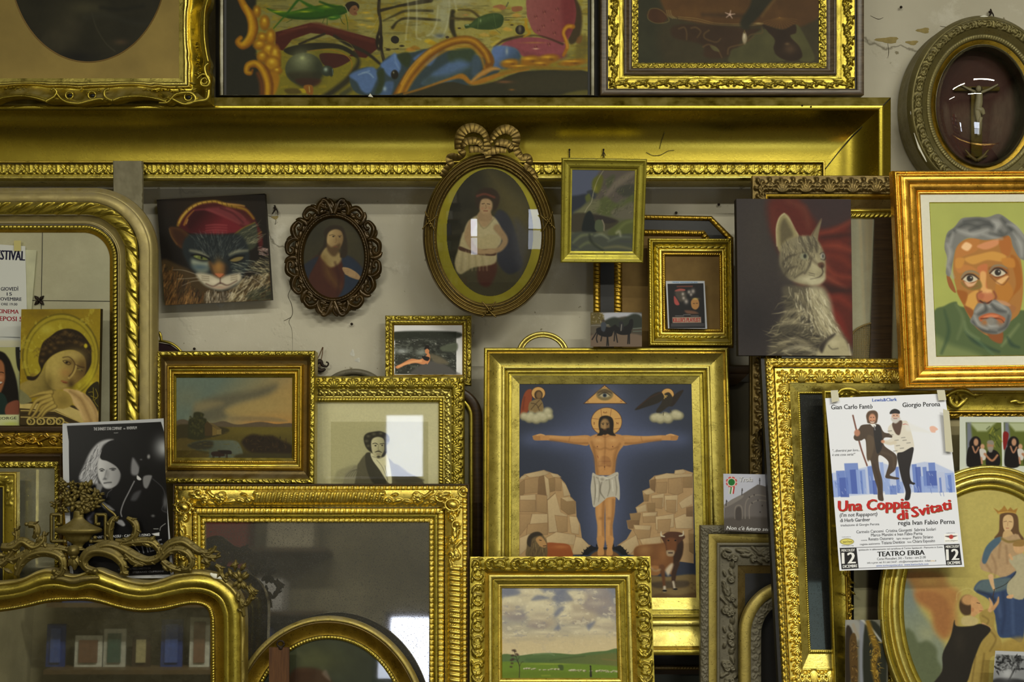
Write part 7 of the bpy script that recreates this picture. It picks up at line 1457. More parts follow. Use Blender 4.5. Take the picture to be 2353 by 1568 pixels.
    for x,y,a,L,wd in ((655,340,1.57,40,26),(640,350,1.0,34,18),(670,350,2.14,34,18),(1200,400,.5,26,18),(1300,260,-.9,24,16),(1240,240,.5,28,16),(1160,250,-.4,24,14),(1500,260,-.3,30,16),(1420,440,.9,22,12),(1700,300,.4,34,16),(1780,380,.9,24,14),(60,290,-.5,24,14),(0,300,-2.8,22,16),(200,260,-.2,26,14),(320,260,-.9,26,14),(390,240,1.2,20,12),(250,350,2.4,26,14),(1000,60,-.8,16,12),(40,480,.5,22,12),(-40,350,.2,26,16)):
        q, = Z([(x,y)]); leaf3(t,mb,q[0],q[1],a,L,wd,5,4)
    for x,y,r in ((655,320,14),(655,370,8),(840,500,7),(485,500,6),(245,85,5),(840,205,5)): q, = Z([(x,y)]); ball(t,mb,q[0],q[1],9,r)
    q, = Z([(650,560)]); scroll(t,mb,Z([(450,560),(540,570),(640,590),(740,570),(870,560)]),[4,6,7,6,4],5)
    mbp = t.add(mb, 'scroll_crest',C)
    # urn with square handles and flowers
    mb = MB(); ux,uy = 181,1205
    pr = [(0,-34),(10,-33),(12,-24),(14,-14),(30,-2),(52,8),(54,14),(50,18),(34,24),(26,36),(14,44),(10,52),(18,58),(0,60)]
    pr = smooth(pr,k=4); a = np.linspace(0,2*math.pi,40,endpoint=False)
    X = ux+pr[:,0][:,None]*np.cos(a)*(1+.0*a); Y_ = uy+pr[:,1][:,None]+0*a; H = 2+pr[:,0][:,None]*.5*np.sin(a)*(1+.06*np.cos(a*14)*((pr[:,1] > 22) & (pr[:,1] < 40))[:,None])
    mb.grid(t.m(X,Y_,H),wrap=True); t.add(mb, 'urn',C)
    mb = MB()
    for sg in (-1,1):
        P = [(ux+sg*28,uy+38),(ux+sg*62,uy+38),(ux+sg*62,uy-24),(ux+sg*40,uy-24),(ux+sg*40,uy-2),(ux+sg*50,uy-2)]
        mb = MB(); S_ = resample(P,step=1.5); tube3(mb,t.m(S_[:,0],S_[:,1],np.full(len(S_),2.)),4.2e-3,.8,nseg=4); ball(t,mb,ux+sg*30,uy+38,4,5); t.add(mb, 'urn_handle',C)
    mb = MB(); rr = random.Random(5)
    def flower(x,y,r,n=6,h=8):
        for k in range(n): q = k*2*math.pi/n+rr.random(); leaf3(t,mb,x+r*.2*math.cos(q),y+r*.2*math.sin(q),q,r,r*.75,h,3,1)
        ball(t,mb,x,y,h+5,r*.3)
    for x,y,r in ((640,800,17),(800,760,15),(560,660,11),(690,700,14),(760,660,13),(600,740,13),(820,820,12),(720,800,15),(480,800,10),(540,840,9),(640,640,10),(860,720,10),(540,620,8)): flower(x/3.733,y/3.733+940,r)
    for k in range(46): leaf3(t,mb,(530+rr.random()*330)/3.733,(620+rr.random()*240)/3.733+940,rr.uniform(0,6.28),rr.uniform(12,24),13,3,4,2)
    scroll(t,mb,[(x/3.733,y/3.733+940) for x,y in ((880,800),(930,850),(990,900),(1010,960))],[2,3,2],4); t.add(mb, 'flower_bunch',C)
    mb = MB(); q, = Z([(2100,580)]); flower(q[0],q[1],20,9,4)
    for x,y,a_,L in ((2030,560,-2.0,24),(2050,500,-1.5,26),(2100,500,-1.0,22),(2150,640,.8,26),(2080,680,1.6,26),(2010,460,-.3,20),(2180,650,1.0,24),(2000,520,2.4,14)): q, = Z([(x,y)]); leaf3(t,mb,q[0],q[1],a_,L,13,2,4)
    t.add(mb, 'corner_flower',C)
    mb = MB(); scroll(t,mb,Z([(1835,525),(1870,545),(1930,560),(1960,580)]),[2.5,6,5,2],2,.5); t.add(mb, 'plaster_chip',G['liner'])
crestmirror()
# ================================================================ right side
def kitten():
    t = T('canvas_painting', 'unframed canvas of a seated striped kitten looking right before red drapery', 'painting', (1691, 456, 1957, 817), 0.03, 0.005, thick=30, quad=[(1692, 457), (1955, 458), (1960, 818), (1697, 817)])
    backboard(t,(1691,456,1957,817),-.8,plain('dark_painted_canvas_edge',rgb(44,40,42),.75), 'stretcher')
    Z = (3.016,1660,380); p = Pic(t,None,.9,Z,(50,44,44))
    p.glow(250,500,130,300,(58,52,48),.7).glow(200,1100,160,200,(34,30,32),.8)
    Rd,Rl,Rx = (84,28,20),(122,50,34),(44,20,18)
    p.fill([(330,230),(560,225),(700,300),(780,380),(890,380),(905,1325),(760,1325),(560,900),(400,600),(330,420)],Rd,1,30).fill([(560,225),(895,225),(895,370),(780,430),(680,440),(640,380),(580,300)],(52,38,40),.95,24)
    for P_,c,w_ in (([(680,470),(780,450),(890,390)],Rl,30),([(690,500),(800,490),(890,480)],Rx,20),([(700,560),(800,560),(890,590)],Rl,50),([(720,620),(820,640),(890,700)],(104,38,24),50),([(720,700),(780,760),(890,780)],Rl,30),([(710,760),(770,800),(850,850)],(134,64,46),24),([(700,820),(760,860),(890,870)],Rx,60),([(740,920),(820,920),(890,980)],(112,40,28),50),([(760,1000),(800,1060),(860,1200)],(110,34,26),60),([(350,300),(360,420),(380,520)],(90,36,26),50),([(450,250),(560,300),(600,430)],(96,44,32),50),([(735,900),(760,1020),(800,1150)],(140,40,40),8)): p.line(P_,[w_*.5,w_,w_*.5],c,.85,14)
    F1,F2,F3,F4 = (176,166,134),(110,102,80),(58,54,46),(206,198,168)
    p.fill([(430,840),(560,830),(680,840),(740,920),(770,1050),(820,1150),(875,1230),(880,1325),(360,1325),(340,1220),(370,1120),(430,1000),(420,900)],(84,78,64),1,16)
    p.fill([(600,860),(690,850),(745,950),(770,1080),(820,1170),(760,1180),(680,1130),(630,1000)],(176,168,138),.9,24)
    p.fill([(380,560),(372,440),(390,370),(425,332),(465,360),(500,440),(528,490),(480,540),(420,560),(400,600)],(146,136,96),1,5).fill([(400,520),(400,420),(430,370),(470,430),(490,490),(440,520),(410,560)],(86,78,56),.9,12).line([(378,560),(374,440),(395,365),(428,335)],7,(196,190,150),.8,3).line([(430,335),(480,400),(528,492)],6,(170,160,128),.8,3)
    p.fill([(612,490),(640,440),(688,368),(668,470),(655,540),(630,510)],(120,110,84),1,4).line([(620,490),(650,430),(686,372)],5,(84,60,46),.9,2)
    p.fill([(410,560),(470,510),(560,488),(640,500),(690,570),(712,650),(714,760),(690,810),(620,832),(530,820),(450,780),(400,700),(395,620)],(128,120,94),1,8)
    p.glow(640,700,60,70,(186,178,144),.8).glow(600,790,80,30,(196,190,160),.8).glow(440,700,50,90,(74,68,56),.8).glow(560,540,60,40,(120,114,96),.6)
    p.hair(220,[(410,560),(640,500),(700,600),(640,680),(480,800),(410,700)],lambda x,y: -2.2+(y-500)/260,46,6,[F1,F2,F3,(140,132,104),(84,78,62)],.7,.25)
    for P_ in ([(540,500),(570,560),(580,600)],[(590,495),(610,550),(620,600)],[(640,510),(650,560),(655,600)],[(500,620),(450,640),(420,680)],[(510,700),(460,720),(430,760)],[(560,740),(500,780)],[(620,640),(600,700),(570,750)]): p.line(P_,[8,13,5],(52,46,38),.75,6)
    p.line([(500,625),(540,608),(590,612),(612,650)],[3,5,6],(60,54,44),.5,4).ell(568,632,28,22,(136,136,112),1,4).ell(572,630,11,15,(40,42,36),1,3).line([(678,615),(700,605),(712,630),(708,655),(685,650)],6,(34,30,28),.9,3).ell(695,630,14,20,(176,172,160),1,4).ell(697,630,7,14,(60,62,58),1,3)
    p.line([(600,620),(630,660),(665,690)],[6,16,14],(84,74,58),.7,8).fill([(662,682),(692,672),(707,690),(696,712),(672,708)],(92,66,50),1,5).glow(690,700,12,12,(50,34,28),.8).line([(690,715),(696,745),(670,775),(610,790)],[6,6,4],(44,34,28),.9,3).line([(600,745),(640,755)],4,F3,.7).line([(600,760),(640,768)],4,F3,.6).fill([(600,790),(690,780),(705,750),(712,790),(670,828),(600,825)],(186,180,150),.8,10)
    p.hair(300,[(450,840),(690,850),(760,1050),(840,1200),(700,1200),(560,1100)],lambda x,y: 1.3-(x-600)/500,75,8,[F4,F1,(150,142,112),F2,(224,218,192)],.6,.2)
    p.hair(240,[(440,900),(560,1000),(700,1200),(640,1320),(380,1320),(350,1200),(420,1040)],lambda x,y: .2+math.sin(y/60)*.4+2.6,80,10,[F3,(44,40,36),F2,(150,142,112),(84,78,62)],.75,.25)
    for P_,c in (([(450,960),(520,950),(600,1000)],F3),([(400,1110),(480,1080),(600,1110)],F1),([(380,1140),(480,1120),(620,1170)],F3),([(360,1210),(480,1180),(620,1230)],(40,36,32)),([(400,1240),(520,1210),(640,1270)],F1),([(430,1290),(540,1260),(650,1300)],F4),([(440,1020),(520,1010),(580,1050)],F1),([(540,880),(560,940),(620,1010)],F2)): p.line(P_,[10,24,8],c,.6,12)
    p.fill([(690,1240),(740,1190),(800,1180),(850,1210),(880,1280),(880,1330),(660,1330)],(164,156,124),1,10).fill([(670,1260),(720,1200),(780,1165),(770,1190),(720,1240),(690,1300)],(40,34,32),.9,8).glow(770,1230,40,30,(190,182,150),.7).line([(735,1250),(760,1275),(800,1270)],6,F3,.7,4).line([(875,1240),(888,1325)],6,(200,190,170),.8,3)
    p.soft(1).noise(6,.05); p.canvas('painting',G['canvas'],h=0,gain=1.1)
kitten()
def behind_kitten():
    t = T('wall_mirror', 'mirror in dark leafy carved frame behind the kitten canvas, with a modelled chair reflection', 'mirror', (1730, 403, 2130, 1000), 0.070, 0.045, thick=27)
    rails(t,rectsides(t.rect,(70,97,60,60), 'TL'),[('leaf_band',0,.44,lambda v: -5+4*np.sin(v*math.pi),orn_tile('acanthus',42,9,period=54),G['dark']),('inner_cove',.44,.56,cove(-5,-12),None,G['deep']),('inner_cove',.56,.78,flat(-12,-20),None,G['dark']),('inner_fillet',.78,.86,bull(-18,3),None,G['gold']),('bead_trim',.86,1,bull(-20,2),rope(11,3.5,1),G['gold'])],ds=1.7,dv=1.2)
    p = Pic(t,(1800,498,2070,900),2,(3.016,1660,380),(150,148,122)); p.canvas('mirror_glass',mirrormat('pale_mirror',(.8,.82,.74,1),rgb(186,184,154),gr=.2,base=.6,rough=.08,sp=.02),h=-24)  # the wall's pale reflection is put into the glass colour
    c = T('wooden_upright', 'brown wooden upright inside the mirror behind the kitten canvas', 'board', (2007, 500, 2052, 830), 0.082, 0.064, thick=3, quad=[(2010, 500), (2055, 500), (2048, 830), (1999, 830)])
    mb = MB(); mb.box((2007,500,-6),(2052,830,0),lambda P: c.m(P[:,0],P[:,1],P[:,2])); c.add(mb, 'board_body',G['wood'],smooth=False)
    c = T('cane_chair_reflection', 'woven cane chair back edge showing right of the kitten canvas', 'chair', (1940, 745, 2003, 840), 0.073, 0.071, thick=4)  # solid relief stands for a chair reflected in the mirror
    cane = plain('cane_weave',rgb(140,120,70),.7); mb = MB(); ar = smooth([(1945,800),(1960,765),(1980,750),(2004,742)],k=6)
    scroll(c,mb,ar,2.2,2); c.add(mb, 'bent_rim',cane); mb = MB()
    for k in range(16):
        a = 1946+k*4; top = np.interp(a,ar[:,0],ar[:,1]); mb.box((a,top,-1),(a+1.2,838,0),lambda P: c.m(P[:,0],P[:,1],P[:,2]))
    for k in range(18):
        y = 752+k*4.8; x0 = np.interp(y,ar[::-1,1],ar[::-1,0]) if y < 800 else 1944; mb.box((x0,y,-1.5),(2006,y+1.2,-.4),lambda P: c.m(P[:,0],P[:,1],P[:,2]))
    o = c.add(mb, 'woven_cane',cane,smooth=False); o['kind'] = 'stuff'
behind_kitten()
def manportrait():
    t = T('framed_painting', 'bold portrait of a grey-haired bearded man on green in a shiny orange-gold frame', 'framed picture', (2054, 390, 2560, 893), -0.065, -0.09, thick=35, quad=[(2053, 391), (2560, 389), (2570, 888), (2078, 894)])
    rails(t,rectsides(t.rect,(64,54,64,52), 'TLB'),[
        ('outer_moulding',0,.14,steps([(0,-10),(.3,-3),(.7,-1),(1,-4)]),None,G['orange']),('outer_moulding',.14,.2,flat(-6),None,G['deep']),('ridge_moulding',.2,.6,bull(-6,9,-8),None,G['orange']),
        ('cove_moulding',.6,.88,cove(-6,-16),None,G['orange']),('inner_fillet',.88,1,bull(-15,2),None,G['orange'])],ds=3,dv=.9)
    rails(t,rectsides((2118,444,2500,841),(23,20,20,23), 'TLB'),[('liner',0,.9,flat(-17,-18),None,G['liner']),('liner_lip',.9,1,flat(-18,-21),None,G['pale'])],ds=4)
    Z = (3.016,1660,380); p = Pic(t,(2138,461,2420,822),.9,Z,(154,160,84)); p.noise(60,.04)
    Gs = (76,92,58)
    p.fill([(1480,1030),(1560,970),(1640,940),(1700,980),(2100,1000),(2400,1040),(2400,1340),(1480,1340)],Gs,1,6).fill([(1490,1180),(1600,1240),(1760,1290),(1800,1330),(1490,1330)],(116,128,80),.8,20)
    for P_,c in (([(1560,1000),(1590,1150),(1540,1300)],(52,72,50)),([(1640,960),(1690,1060),(1650,1200)],(96,110,74)),([(1710,1150),(1760,1210),(1860,1260),(1940,1290)],(40,60,50)),([(1700,1080),(1720,1150),(1800,1200)],(104,120,84)),([(1960,1250),(2000,1200),(2080,1100)],(112,124,84)),([(2000,1190),(2030,1240),(2080,1260)],(40,60,50)),([(1780,1200),(1900,1310)],(84,108,78))): p.line(P_,[10,26,12],c,.8,8)
    sk = (158,108,54)
    p.fill([(1575,760),(1600,770),(1640,870),(1620,870),(1590,830)],(140,84,44),1,3)
    p.fill([(1640,560),(1720,500),(1880,490),(2000,470),(2080,600),(2110,800),(2090,1000),(2020,1080),(1900,1180),(1800,1140),(1740,1060),(1690,960),(1650,870),(1620,720)],sk,1,4)
    p.fill([(1860,1130),(1960,1130),(1960,1230),(1880,1200)],(130,76,40),1,6)
    for P_,c in (([(1650,560),(1720,510),(1800,500),(1790,580),(1700,620),(1640,640)],(172,112,56)),([(1690,540),(1715,525),(1752,548),(1722,586),(1680,566)],(226,184,140)),([(1790,550),(1860,520),(1945,505),(1930,545),(1860,575),(1810,570)],(196,132,92)),([(1940,490),(2000,470),(2030,540),(2010,620),(1960,600)],(160,96,44)),([(1700,640),(1800,610),(1900,590),(1990,620),(1960,660),(1860,650),(1760,680)],(192,140,66)),([(1640,680),(1740,690),(1800,730),(1740,720),(1660,740)],(176,116,60)),([(1790,700),(1860,680),(1850,780),(1860,860),(1830,850),(1810,760)],(180,106,64)),([(1810,740),(1850,740),(1850,840),(1890,860),(1880,900),(1830,910),(1815,860)],(206,156,96)),([(1870,700),(1990,700),(2010,760),(1990,790),(1900,770)],(140,84,40)),([(2020,620),(2080,660),(2100,820),(2040,900),(1990,960),(2060,820)],(150,90,32)),([(1920,820),(2000,800),(2040,880),(1980,960),(1930,900)],(170,112,46)),([(1720,900),(1790,860),(1800,920),(1760,1000),(1710,970)],(196,146,72)),([(1650,860),(1720,880),(1700,960),(1660,900)],(144,84,32)),([(1700,970),(1760,1000),(1760,1060),(1720,1020)],(130,76,36)),([(1980,950),(2060,980),(2020,1030),(1960,990)],(150,100,60)),([(1640,640),(1700,640),(1680,700),(1640,700)],(186,130,60)),([(1920,800),(1990,760),(2008,770),(1980,800),(1950,822)],(216,170,116)),([(1680,800),(1740,850),(1800,790),(1820,840),(1750,860),(1690,830)],(120,100,50)),([(1960,640),(2040,640),(2050,700),(1980,690)],(180,120,50)),([(1920,930),(1990,940),(2020,970),(1930,970)],(176,130,96))): p.fill(P_,c,.95,6)
    # hair
    Hg,Hl,Hd = (112,112,110),(152,152,150),(66,68,68)
    p.fill([(1560,560),(1580,460),(1630,420),(1680,360),(1760,350),(1860,350),(1940,328),(2010,370),(2080,430),(2140,520),(2150,640),(2090,640),(2040,560),(2010,480),(1920,500),(1840,510),(1740,495),(1680,520),(1640,570),(1620,660),(1600,760),(1570,740),(1580,640)],Hg,1,4)
    for P_,c,w_ in (([(1590,480),(1700,400),(1800,420)],Hd,36),([(1650,440),(1760,470),(1860,440)],Hl,36),([(1700,380),(1800,370),(1900,400)],Hd,30),([(1740,440),(1860,400),(1960,460)],Hd,34),([(1880,470),(1960,480),(2000,460)],Hd,24),([(1900,380),(1930,400),(1920,440)],Hl,50),([(1960,360),(2020,430),(2060,500)],Hd,36),([(2040,460),(2090,540),(2100,620)],Hl,36),([(1580,540),(1600,600),(1580,690)],Hl,30),([(1620,460),(1600,540)],Hl,24),([(1590,700),(1620,770)],Hl,30),([(2000,400),(2060,420),(2120,500)],Hl,20),([(1830,470),(1900,490),(1960,500)],Hl,18)): p.line(P_,[w_*.4,w_,w_*.4],c,.85,10)
    # eyes
    for x,y,sg in ((1740,780,1),(1935,738,1)):
        p.fill([(x-50,y+4),(x-20,y-24),(x+20,y-22),(x+52,y+2),(x+20,y+24),(x-25,y+26)],(190,180,160),1,3).ell(x-2,y-2,22,22,(44,38,34),1,3).glow(x+6,y-8,6,6,(200,196,190),.9).line([(x-58,y+4),(x-22,y-28),(x+22,y-26),(x+60,y+2)],[6,11,11,6],(40,30,30),.95,4).line([(x-44,y+14),(x-10,y+32),(x+40,y+20)],5,(110,60,40),.8,3).line([(x-60,y-10),(x-30,y-44),(x+20,y-50),(x+60,y-30)],[8,14,12,6],(120,116,104),.9,5)
    p.fill([(1700,800),(1750,812),(1785,800),(1760,830),(1720,835)],(206,164,130),.9,4).line([(1690,800),(1730,842),(1790,830)],7,(126,80,50),.7,4).line([(1880,760),(1920,800),(1970,822),(2008,775)],7,(110,66,36),.7,4)
    p.line([(1820,870),(1790,890),(1800,935),(1840,950),(1890,940),(1920,910),(1905,870)],[8,12,12,14,12,10],(120,60,44),.9,5).ell(1860,905,44,36,(180,112,76),1,6).ell(1815,900,22,24,(166,96,66),1,5).glow(1860,870,26,14,(214,164,110),.8).line([(1810,935),(1850,955),(1890,935)],8,(50,26,24),.9,4)
    # moustache and beard
    p.fill([(1770,990),(1800,950),(1860,960),(1910,925),(1960,960),(2010,980),(2030,1040),(2000,1120),(1940,1165),(1860,1160),(1790,1120),(1740,1080),(1760,1030)],Hg,1,5)
    for P_,c,w_ in (([(1780,1010),(1830,970),(1880,975)],Hl,26),([(1840,950),(1850,1000),(1800,1030)],Hd,24),([(1900,945),(1960,970),(2000,1010)],Hl,24),([(1890,960),(1930,1000),(1990,1010)],Hd,22),([(1760,1080),(1830,1140),(1920,1155)],Hd,26),([(1770,1040),(1800,1100),(1860,1130)],Hl,22),([(2010,1040),(1990,1110),(1940,1140)],Hd,22),([(1860,1080),(1880,1110),(1930,1110)],Hl,26)): p.line(P_,[w_*.4,w_,w_*.4],c,.9,8)
    p.fill([(1800,1050),(1850,1025),(1900,1020),(1950,1035),(1985,1060),(1960,1090),(1900,1050),(1840,1060),(1815,1080)],(170,90,56),1,5).fill([(1830,1050),(1880,1030),(1940,1040),(1890,1056)],(196,120,84),.9,4).line([(1815,1060),(1880,1055),(1950,1062),(1975,1085)],6,(70,34,28),.9,3).glow(1840,1085,24,20,(160,100,50),.8).glow(1950,1080,24,24,(150,96,56),.7).ell(1885,1075,26,26,(126,122,116),1,6)
    p.canvas('painting',G['paint'],h=-21,gain=1.3)
manportrait()
def tallgold():
    t = T('wall_mirror', 'tall dark mirror in a broad bright gold frame with carved acanthus, behind the theatre poster', 'mirror', (1757, 822, 2140, 1640), 0.015, -0.10, thick=30, quad=[(1757, 822), (2140, 824), (2140, 1640), (1801, 1640)])
    backboard(t,(1749,824,1760,1640),-4,G['black'], 'frame_side',-30)
    rails(t,rectsides(t.rect,(82,84,80,140), 'TLB'),[
        ('leaf_trim',0,.26,bull(-5,6,-8),orn_tile('leaves',20,6,period=17,flip=True),G['bright']),('ornament_band',.28,.70,lambda v: -9-6*v+3*np.sin(v*math.pi),orn_tile('acanthus',34,7,period=43),G['bright']),
        ('plain_flat',.70,.93,flat(-14,-19),None,G['pale']),('bead_trim',.93,1,flat(-20),beads(5,2.2),G['gold'])],ds=1.5,dv=1)
    mb = MB(); mb.faces(t.m(np.array([1835.,2060,2060,1835]),np.array([900.,900,1505,1505]),np.full(4,-23.)),[(0,3,2,1)]); t.add(mb, 'mirror_glass',mirrormat('very_dark_mirror',(.012,.015,.012,1),rgb(18,22,16),gr=.2,base=.5,rough=.03),smooth=False)
    # swept gilt frame in front,holding the poster
    t = T('picture_frame', 'swept gold frame with scroll cartouches that the theatre poster is taped to', 'picture frame', (1893, 897, 2560, 1700), -0.04, -0.115, thick=18, quad=[(1893, 897), (2560, 897), (2560, 1700), (1922, 1700)])
    rails(t,rectsides(t.rect,(52,66,60,60), 'TL'),[('cord_edge',0,.12,bull(-4,4),None,G['gold']),('cove_moulding',.12,.70,lambda v: -3-9*np.sin(v*1.57)+3*np.clip(v-.7,0,1),orn_tile('foliage',26,3.5,rng=(-60,0)),G['gold']),('inner_bead',.70,.84,bull(-13,4),None,G['deep']),('slip',.84,1,flat(-14,-17),orn_tile('vine',9,2,period=40),G['deep'])],ds=1.8,dv=1.1)
    mb = MB(); Z = lambda P: [(x/3.266+1860,y/3.266+860) for x,y in P]
    for P,r in (([(210,150),(240,120),(290,112),(340,125),(380,150)],[3,5,6,5,2]),([(1020,170),(1060,140),(1120,120),(1180,130),(1230,160),(1300,150)],[4,6,6,6,4,2]),([(1050,170),(1060,220),(1100,250),(1140,220),(1180,180)],[5,6,5,6,4]),([(1500,215),(1540,205),(1580,220),(1620,215)],[3,5,4,3])): mb = MB(); scroll(t,mb,Z(P),r,3); t.add(mb, 'scroll_cartouche',G['gold'])
    mb = MB()
    for x,y,a,L in ((1100,190,1.57,20),(1080,180,2.4,16),(1130,180,.7,16),(1200,150,.1,30),(1030,160,2.9,14),(1100,160,-1.3,14),(300,130,.5,16),(260,140,2.6,16),(1540,215,.2,20)): q, = Z([(x,y)]); leaf3(t,mb,q[0],q[1],a,L,11,1,3)
    t.add(mb, 'leaf_spray',G['gold']); mb = MB(); rr = random.Random(9)
    for k in range(30): y = 1210+k*11; leaf3(t,mb,1925+(y-1210)*.05+rr.uniform(-7,9),y,rr.uniform(0,6.28),rr.uniform(9,16),7,0,2,2)
    o = t.add(mb, 'leaf_carving',G['gold'])
tallgold()
def rightpapers():
    # backing seen inside the swept frame
    t = T('backing_panel', 'greyed panel behind the saints oval with a dark vertical strip', 'panel', (1962, 955, 2560, 1660), -0.02, -0.075, thick=4)
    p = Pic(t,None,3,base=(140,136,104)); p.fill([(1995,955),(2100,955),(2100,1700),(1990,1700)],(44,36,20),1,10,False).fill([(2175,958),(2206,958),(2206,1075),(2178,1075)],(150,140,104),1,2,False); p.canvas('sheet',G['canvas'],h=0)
    t = T('photo_sheet', 'white sheet with two colour photos of a dark-haired woman, baby and bearded man', 'photo', (2205, 958, 2440, 1100), -0.075, -0.08, thick=1)
    Z = (3.266,1860,860); p = Pic(t,None,.9,Z,(206,212,202))
    for dx in (0,285):
        S_ = lambda P_: [(x+dx,y) for x,y in P_]
        p.fill(S_([(1172,362),(1440,364),(1446,690),(1180,690)]),(94,104,44),1,1,False).fill(S_([(1200,364),(1400,364),(1330,430),(1260,430)]),(176,186,150),1,8,False).fill(S_([(1180,364),(1210,364),(1240,690),(1180,690)]),(120,124,160),.8,8,False)
        for k in range(16): x,y = 1350+p.rs.rand()*80,380+p.rs.rand()*150; p.line(S_([(x,y),(x+p.rs.uniform(-30,30),y+p.rs.uniform(10,50))]),5,((160,160,60),(50,60,24))[k % 2],.8,3)
        if dx: p.fill(S_([(1170,440),(1210,450),(1190,550),(1172,560)]),(130,30,30),1,3)
        bl = (24,20,20)
        p.fill(S_([(1215,590),(1200,520),(1225,475),(1260,470),(1285,500),(1285,560),(1270,600)]),bl,1,4).ell(1250+dx,512,18,28,(186,140,110),1,3).fill(S_([(1190,560),(1230,545),(1280,560),(1290,690),(1185,690)]),bl,1,3).line(S_([(1225,545),(1245,590),(1270,550)]),12,(176,126,98),1,3)
        p.ell(1298+dx,545,16,20,(200,156,124),1,3).fill(S_([(1275,570),(1300,560),(1326,580),(1320,640),(1290,640)]),(206,200,196),1,3).line(S_([(1290,630),(1295,670)]),14,(190,140,110),1,3).line(S_([(1315,600),(1380,630)]),16,(176,124,92),1,3)
        p.fill(S_([(1330,600),(1350,570),(1400,575),(1430,620),(1420,690),(1330,690)]),bl,1,3).ell(1358+dx,535,26,34,(170,130,104),1,4).fill(S_([(1336,520),(1340,500),(1376,500),(1382,530)]),(140,134,124),1,4).fill(S_([(1340,550),(1378,550),(1370,585),(1346,585)]),(150,144,136),.9,4).line(S_([(1320,605),(1370,650),(1410,610)]),16,(176,124,92),1,3)
    p.canvas('sheet',G['print'],h=0)
    t = T('theatre_poster', 'white theatre poster with two dancing men and red title lettering, taped up', 'poster', (1896, 908, 2217, 1311), -0.085, -0.165, thick=1, quad=[(1896, 915.5), (2171.5, 905), (2217, 1303), (1930, 1312)])
    hf = lambda U,V: 3*np.sin((V-908)/403*math.pi*1.5)
    p = Pic(t,None,.8,Z,(222,225,238)); p.glow(600,700,400,400,(230,229,230),.3)
    B1,B2,B3 = (96,122,196),(140,162,220),(70,92,172)
    p.fill([(150,745),(250,735),(420,700),(520,660),(640,700),(760,680),(860,660),(940,670),(1080,735),(1092,885),(600,890),(500,900),(170,926)],(166,182,226),.7,4,False)
    for x0,y0,x1,y1,c in ((155,750,170,925,B1),(172,800,210,925,B2),(197,728,262,920,B1),(220,780,285,925,B3),(258,672,360,900,B1),(300,720,345,900,B3),(345,720,415,900,B2),(375,730,390,900,B1),(432,695,470,900,B1),(470,800,500,905,B3),(525,665,550,880,B2),(555,780,600,905,B2),(600,840,650,905,B1),(640,700,665,895,B1),(668,810,700,895,B2),(765,680,800,890,B1),(790,700,830,890,B3),(830,770,855,890,B2),(845,700,875,850,B1),(888,668,938,860,B1),(872,730,950,860,B3),(850,840,980,890,B2),(950,740,1010,890,(180,190,224)),(970,780,985,890,B1),(1012,745,1080,888,B2),(1035,760,1060,890,B1)):
        p.fill([(x0,y0),(x1,y0-3),(x1+(y1-y0)*.09,y1),(x0+(y1-y0)*.09,y1)],c,.85,1.5,False)
    for k in range(50): x,y = 190+p.rs.rand()*880,740+p.rs.rand()*150; p.line([(x,y),(x+p.rs.uniform(4,12),y+p.rs.uniform(8,36))],4,((196,206,236),B3)[k % 2],.6,1.5)
    br,bk,sk = (72,58,48),(36,32,34),(196,140,112)
    p.line([(325,312),(350,420),(385,560),(430,688)],11,(110,66,56),1,2)
    p.fill([(345,500),(330,470),(370,410),(390,385),(440,378),(520,380),(560,440),(650,450),(640,480),(560,480),(560,540),(640,600),(655,650),(640,720),(600,760),(668,780),(660,792),(610,788),(568,778),(575,740),(590,660),(520,610),(520,700),(545,800),(550,900),(555,950),(525,950),(512,930),(508,860),(490,800),(470,720),(455,650),(430,640),(425,560),(415,490),(385,500)],br,1,2)
    p.fill([(430,470),(480,480),(480,560),(455,640),(430,640)],(92,76,60),.8,5).fill([(480,400),(530,400),(545,540),(510,600),(492,540)],bk,1,3).fill([(448,362),(495,380),(490,400),(470,395)],(226,226,228),1,2).line([(484,392),(490,420)],8,(110,110,114)).line([(540,590),(620,620),(630,700)],10,(92,76,62),.7,6).line([(480,680),(520,800),(530,900)],10,(54,42,36),.7,6)
    p.fill([(430,350),(425,310),(445,280),(490,275),(512,300),(508,350),(495,372),(440,370)],(84,62,46),1,3).ell(470,335,26,36,sk,1,3).line([(455,350),(470,358),(485,350)],6,(110,70,54)).line([(458,362),(482,362)],5,(230,226,220)).ell(460,326,4,3,bk).ell(480,326,4,3,bk)
    p.ell(356,443,22,26,(176,122,98),1,3).fill([(620,400),(630,430),(665,430),(662,450),(630,445)],sk,1,2)
    p.fill([(590,400),(620,370),(650,355),(700,350),(740,370),(780,520),(770,560),(690,590),(655,600),(635,560),(625,510),(560,520),(545,500),(590,495),(620,470),(590,440)],(212,206,196),1,2).fill([(620,370),(690,350),(685,420),(670,460),(640,440)],(84,62,52),1,3)
    for x,y in ((600,430),(610,460),(700,480),(740,520),(660,540),(710,500),(650,500),(640,580),(690,560)): p.line([(x-12,y),(x+14,y-3)],5,(110,106,104),.8,2)
    p.line([(700,380),(720,376),(738,384)],5,(180,60,60),.8).line([(745,400),(830,420),(900,440)],[60,30,10],(220,220,222),.6,6)
    p.fill([(900,400),(930,392),(962,415),(945,428),(940,440),(910,436)],(222,176,160),1,3).line([(640,515),(600,522),(550,512)],[26,26,16],(206,196,180),1,3).ell(548,508,14,12,sk,1,2)
    p.fill([(655,600),(700,585),(775,550),(770,620),(750,720),(760,800),(790,820),(780,832),(750,828),(760,880),(750,940),(715,945),(720,880),(690,790),(665,680)],bk,1,2)
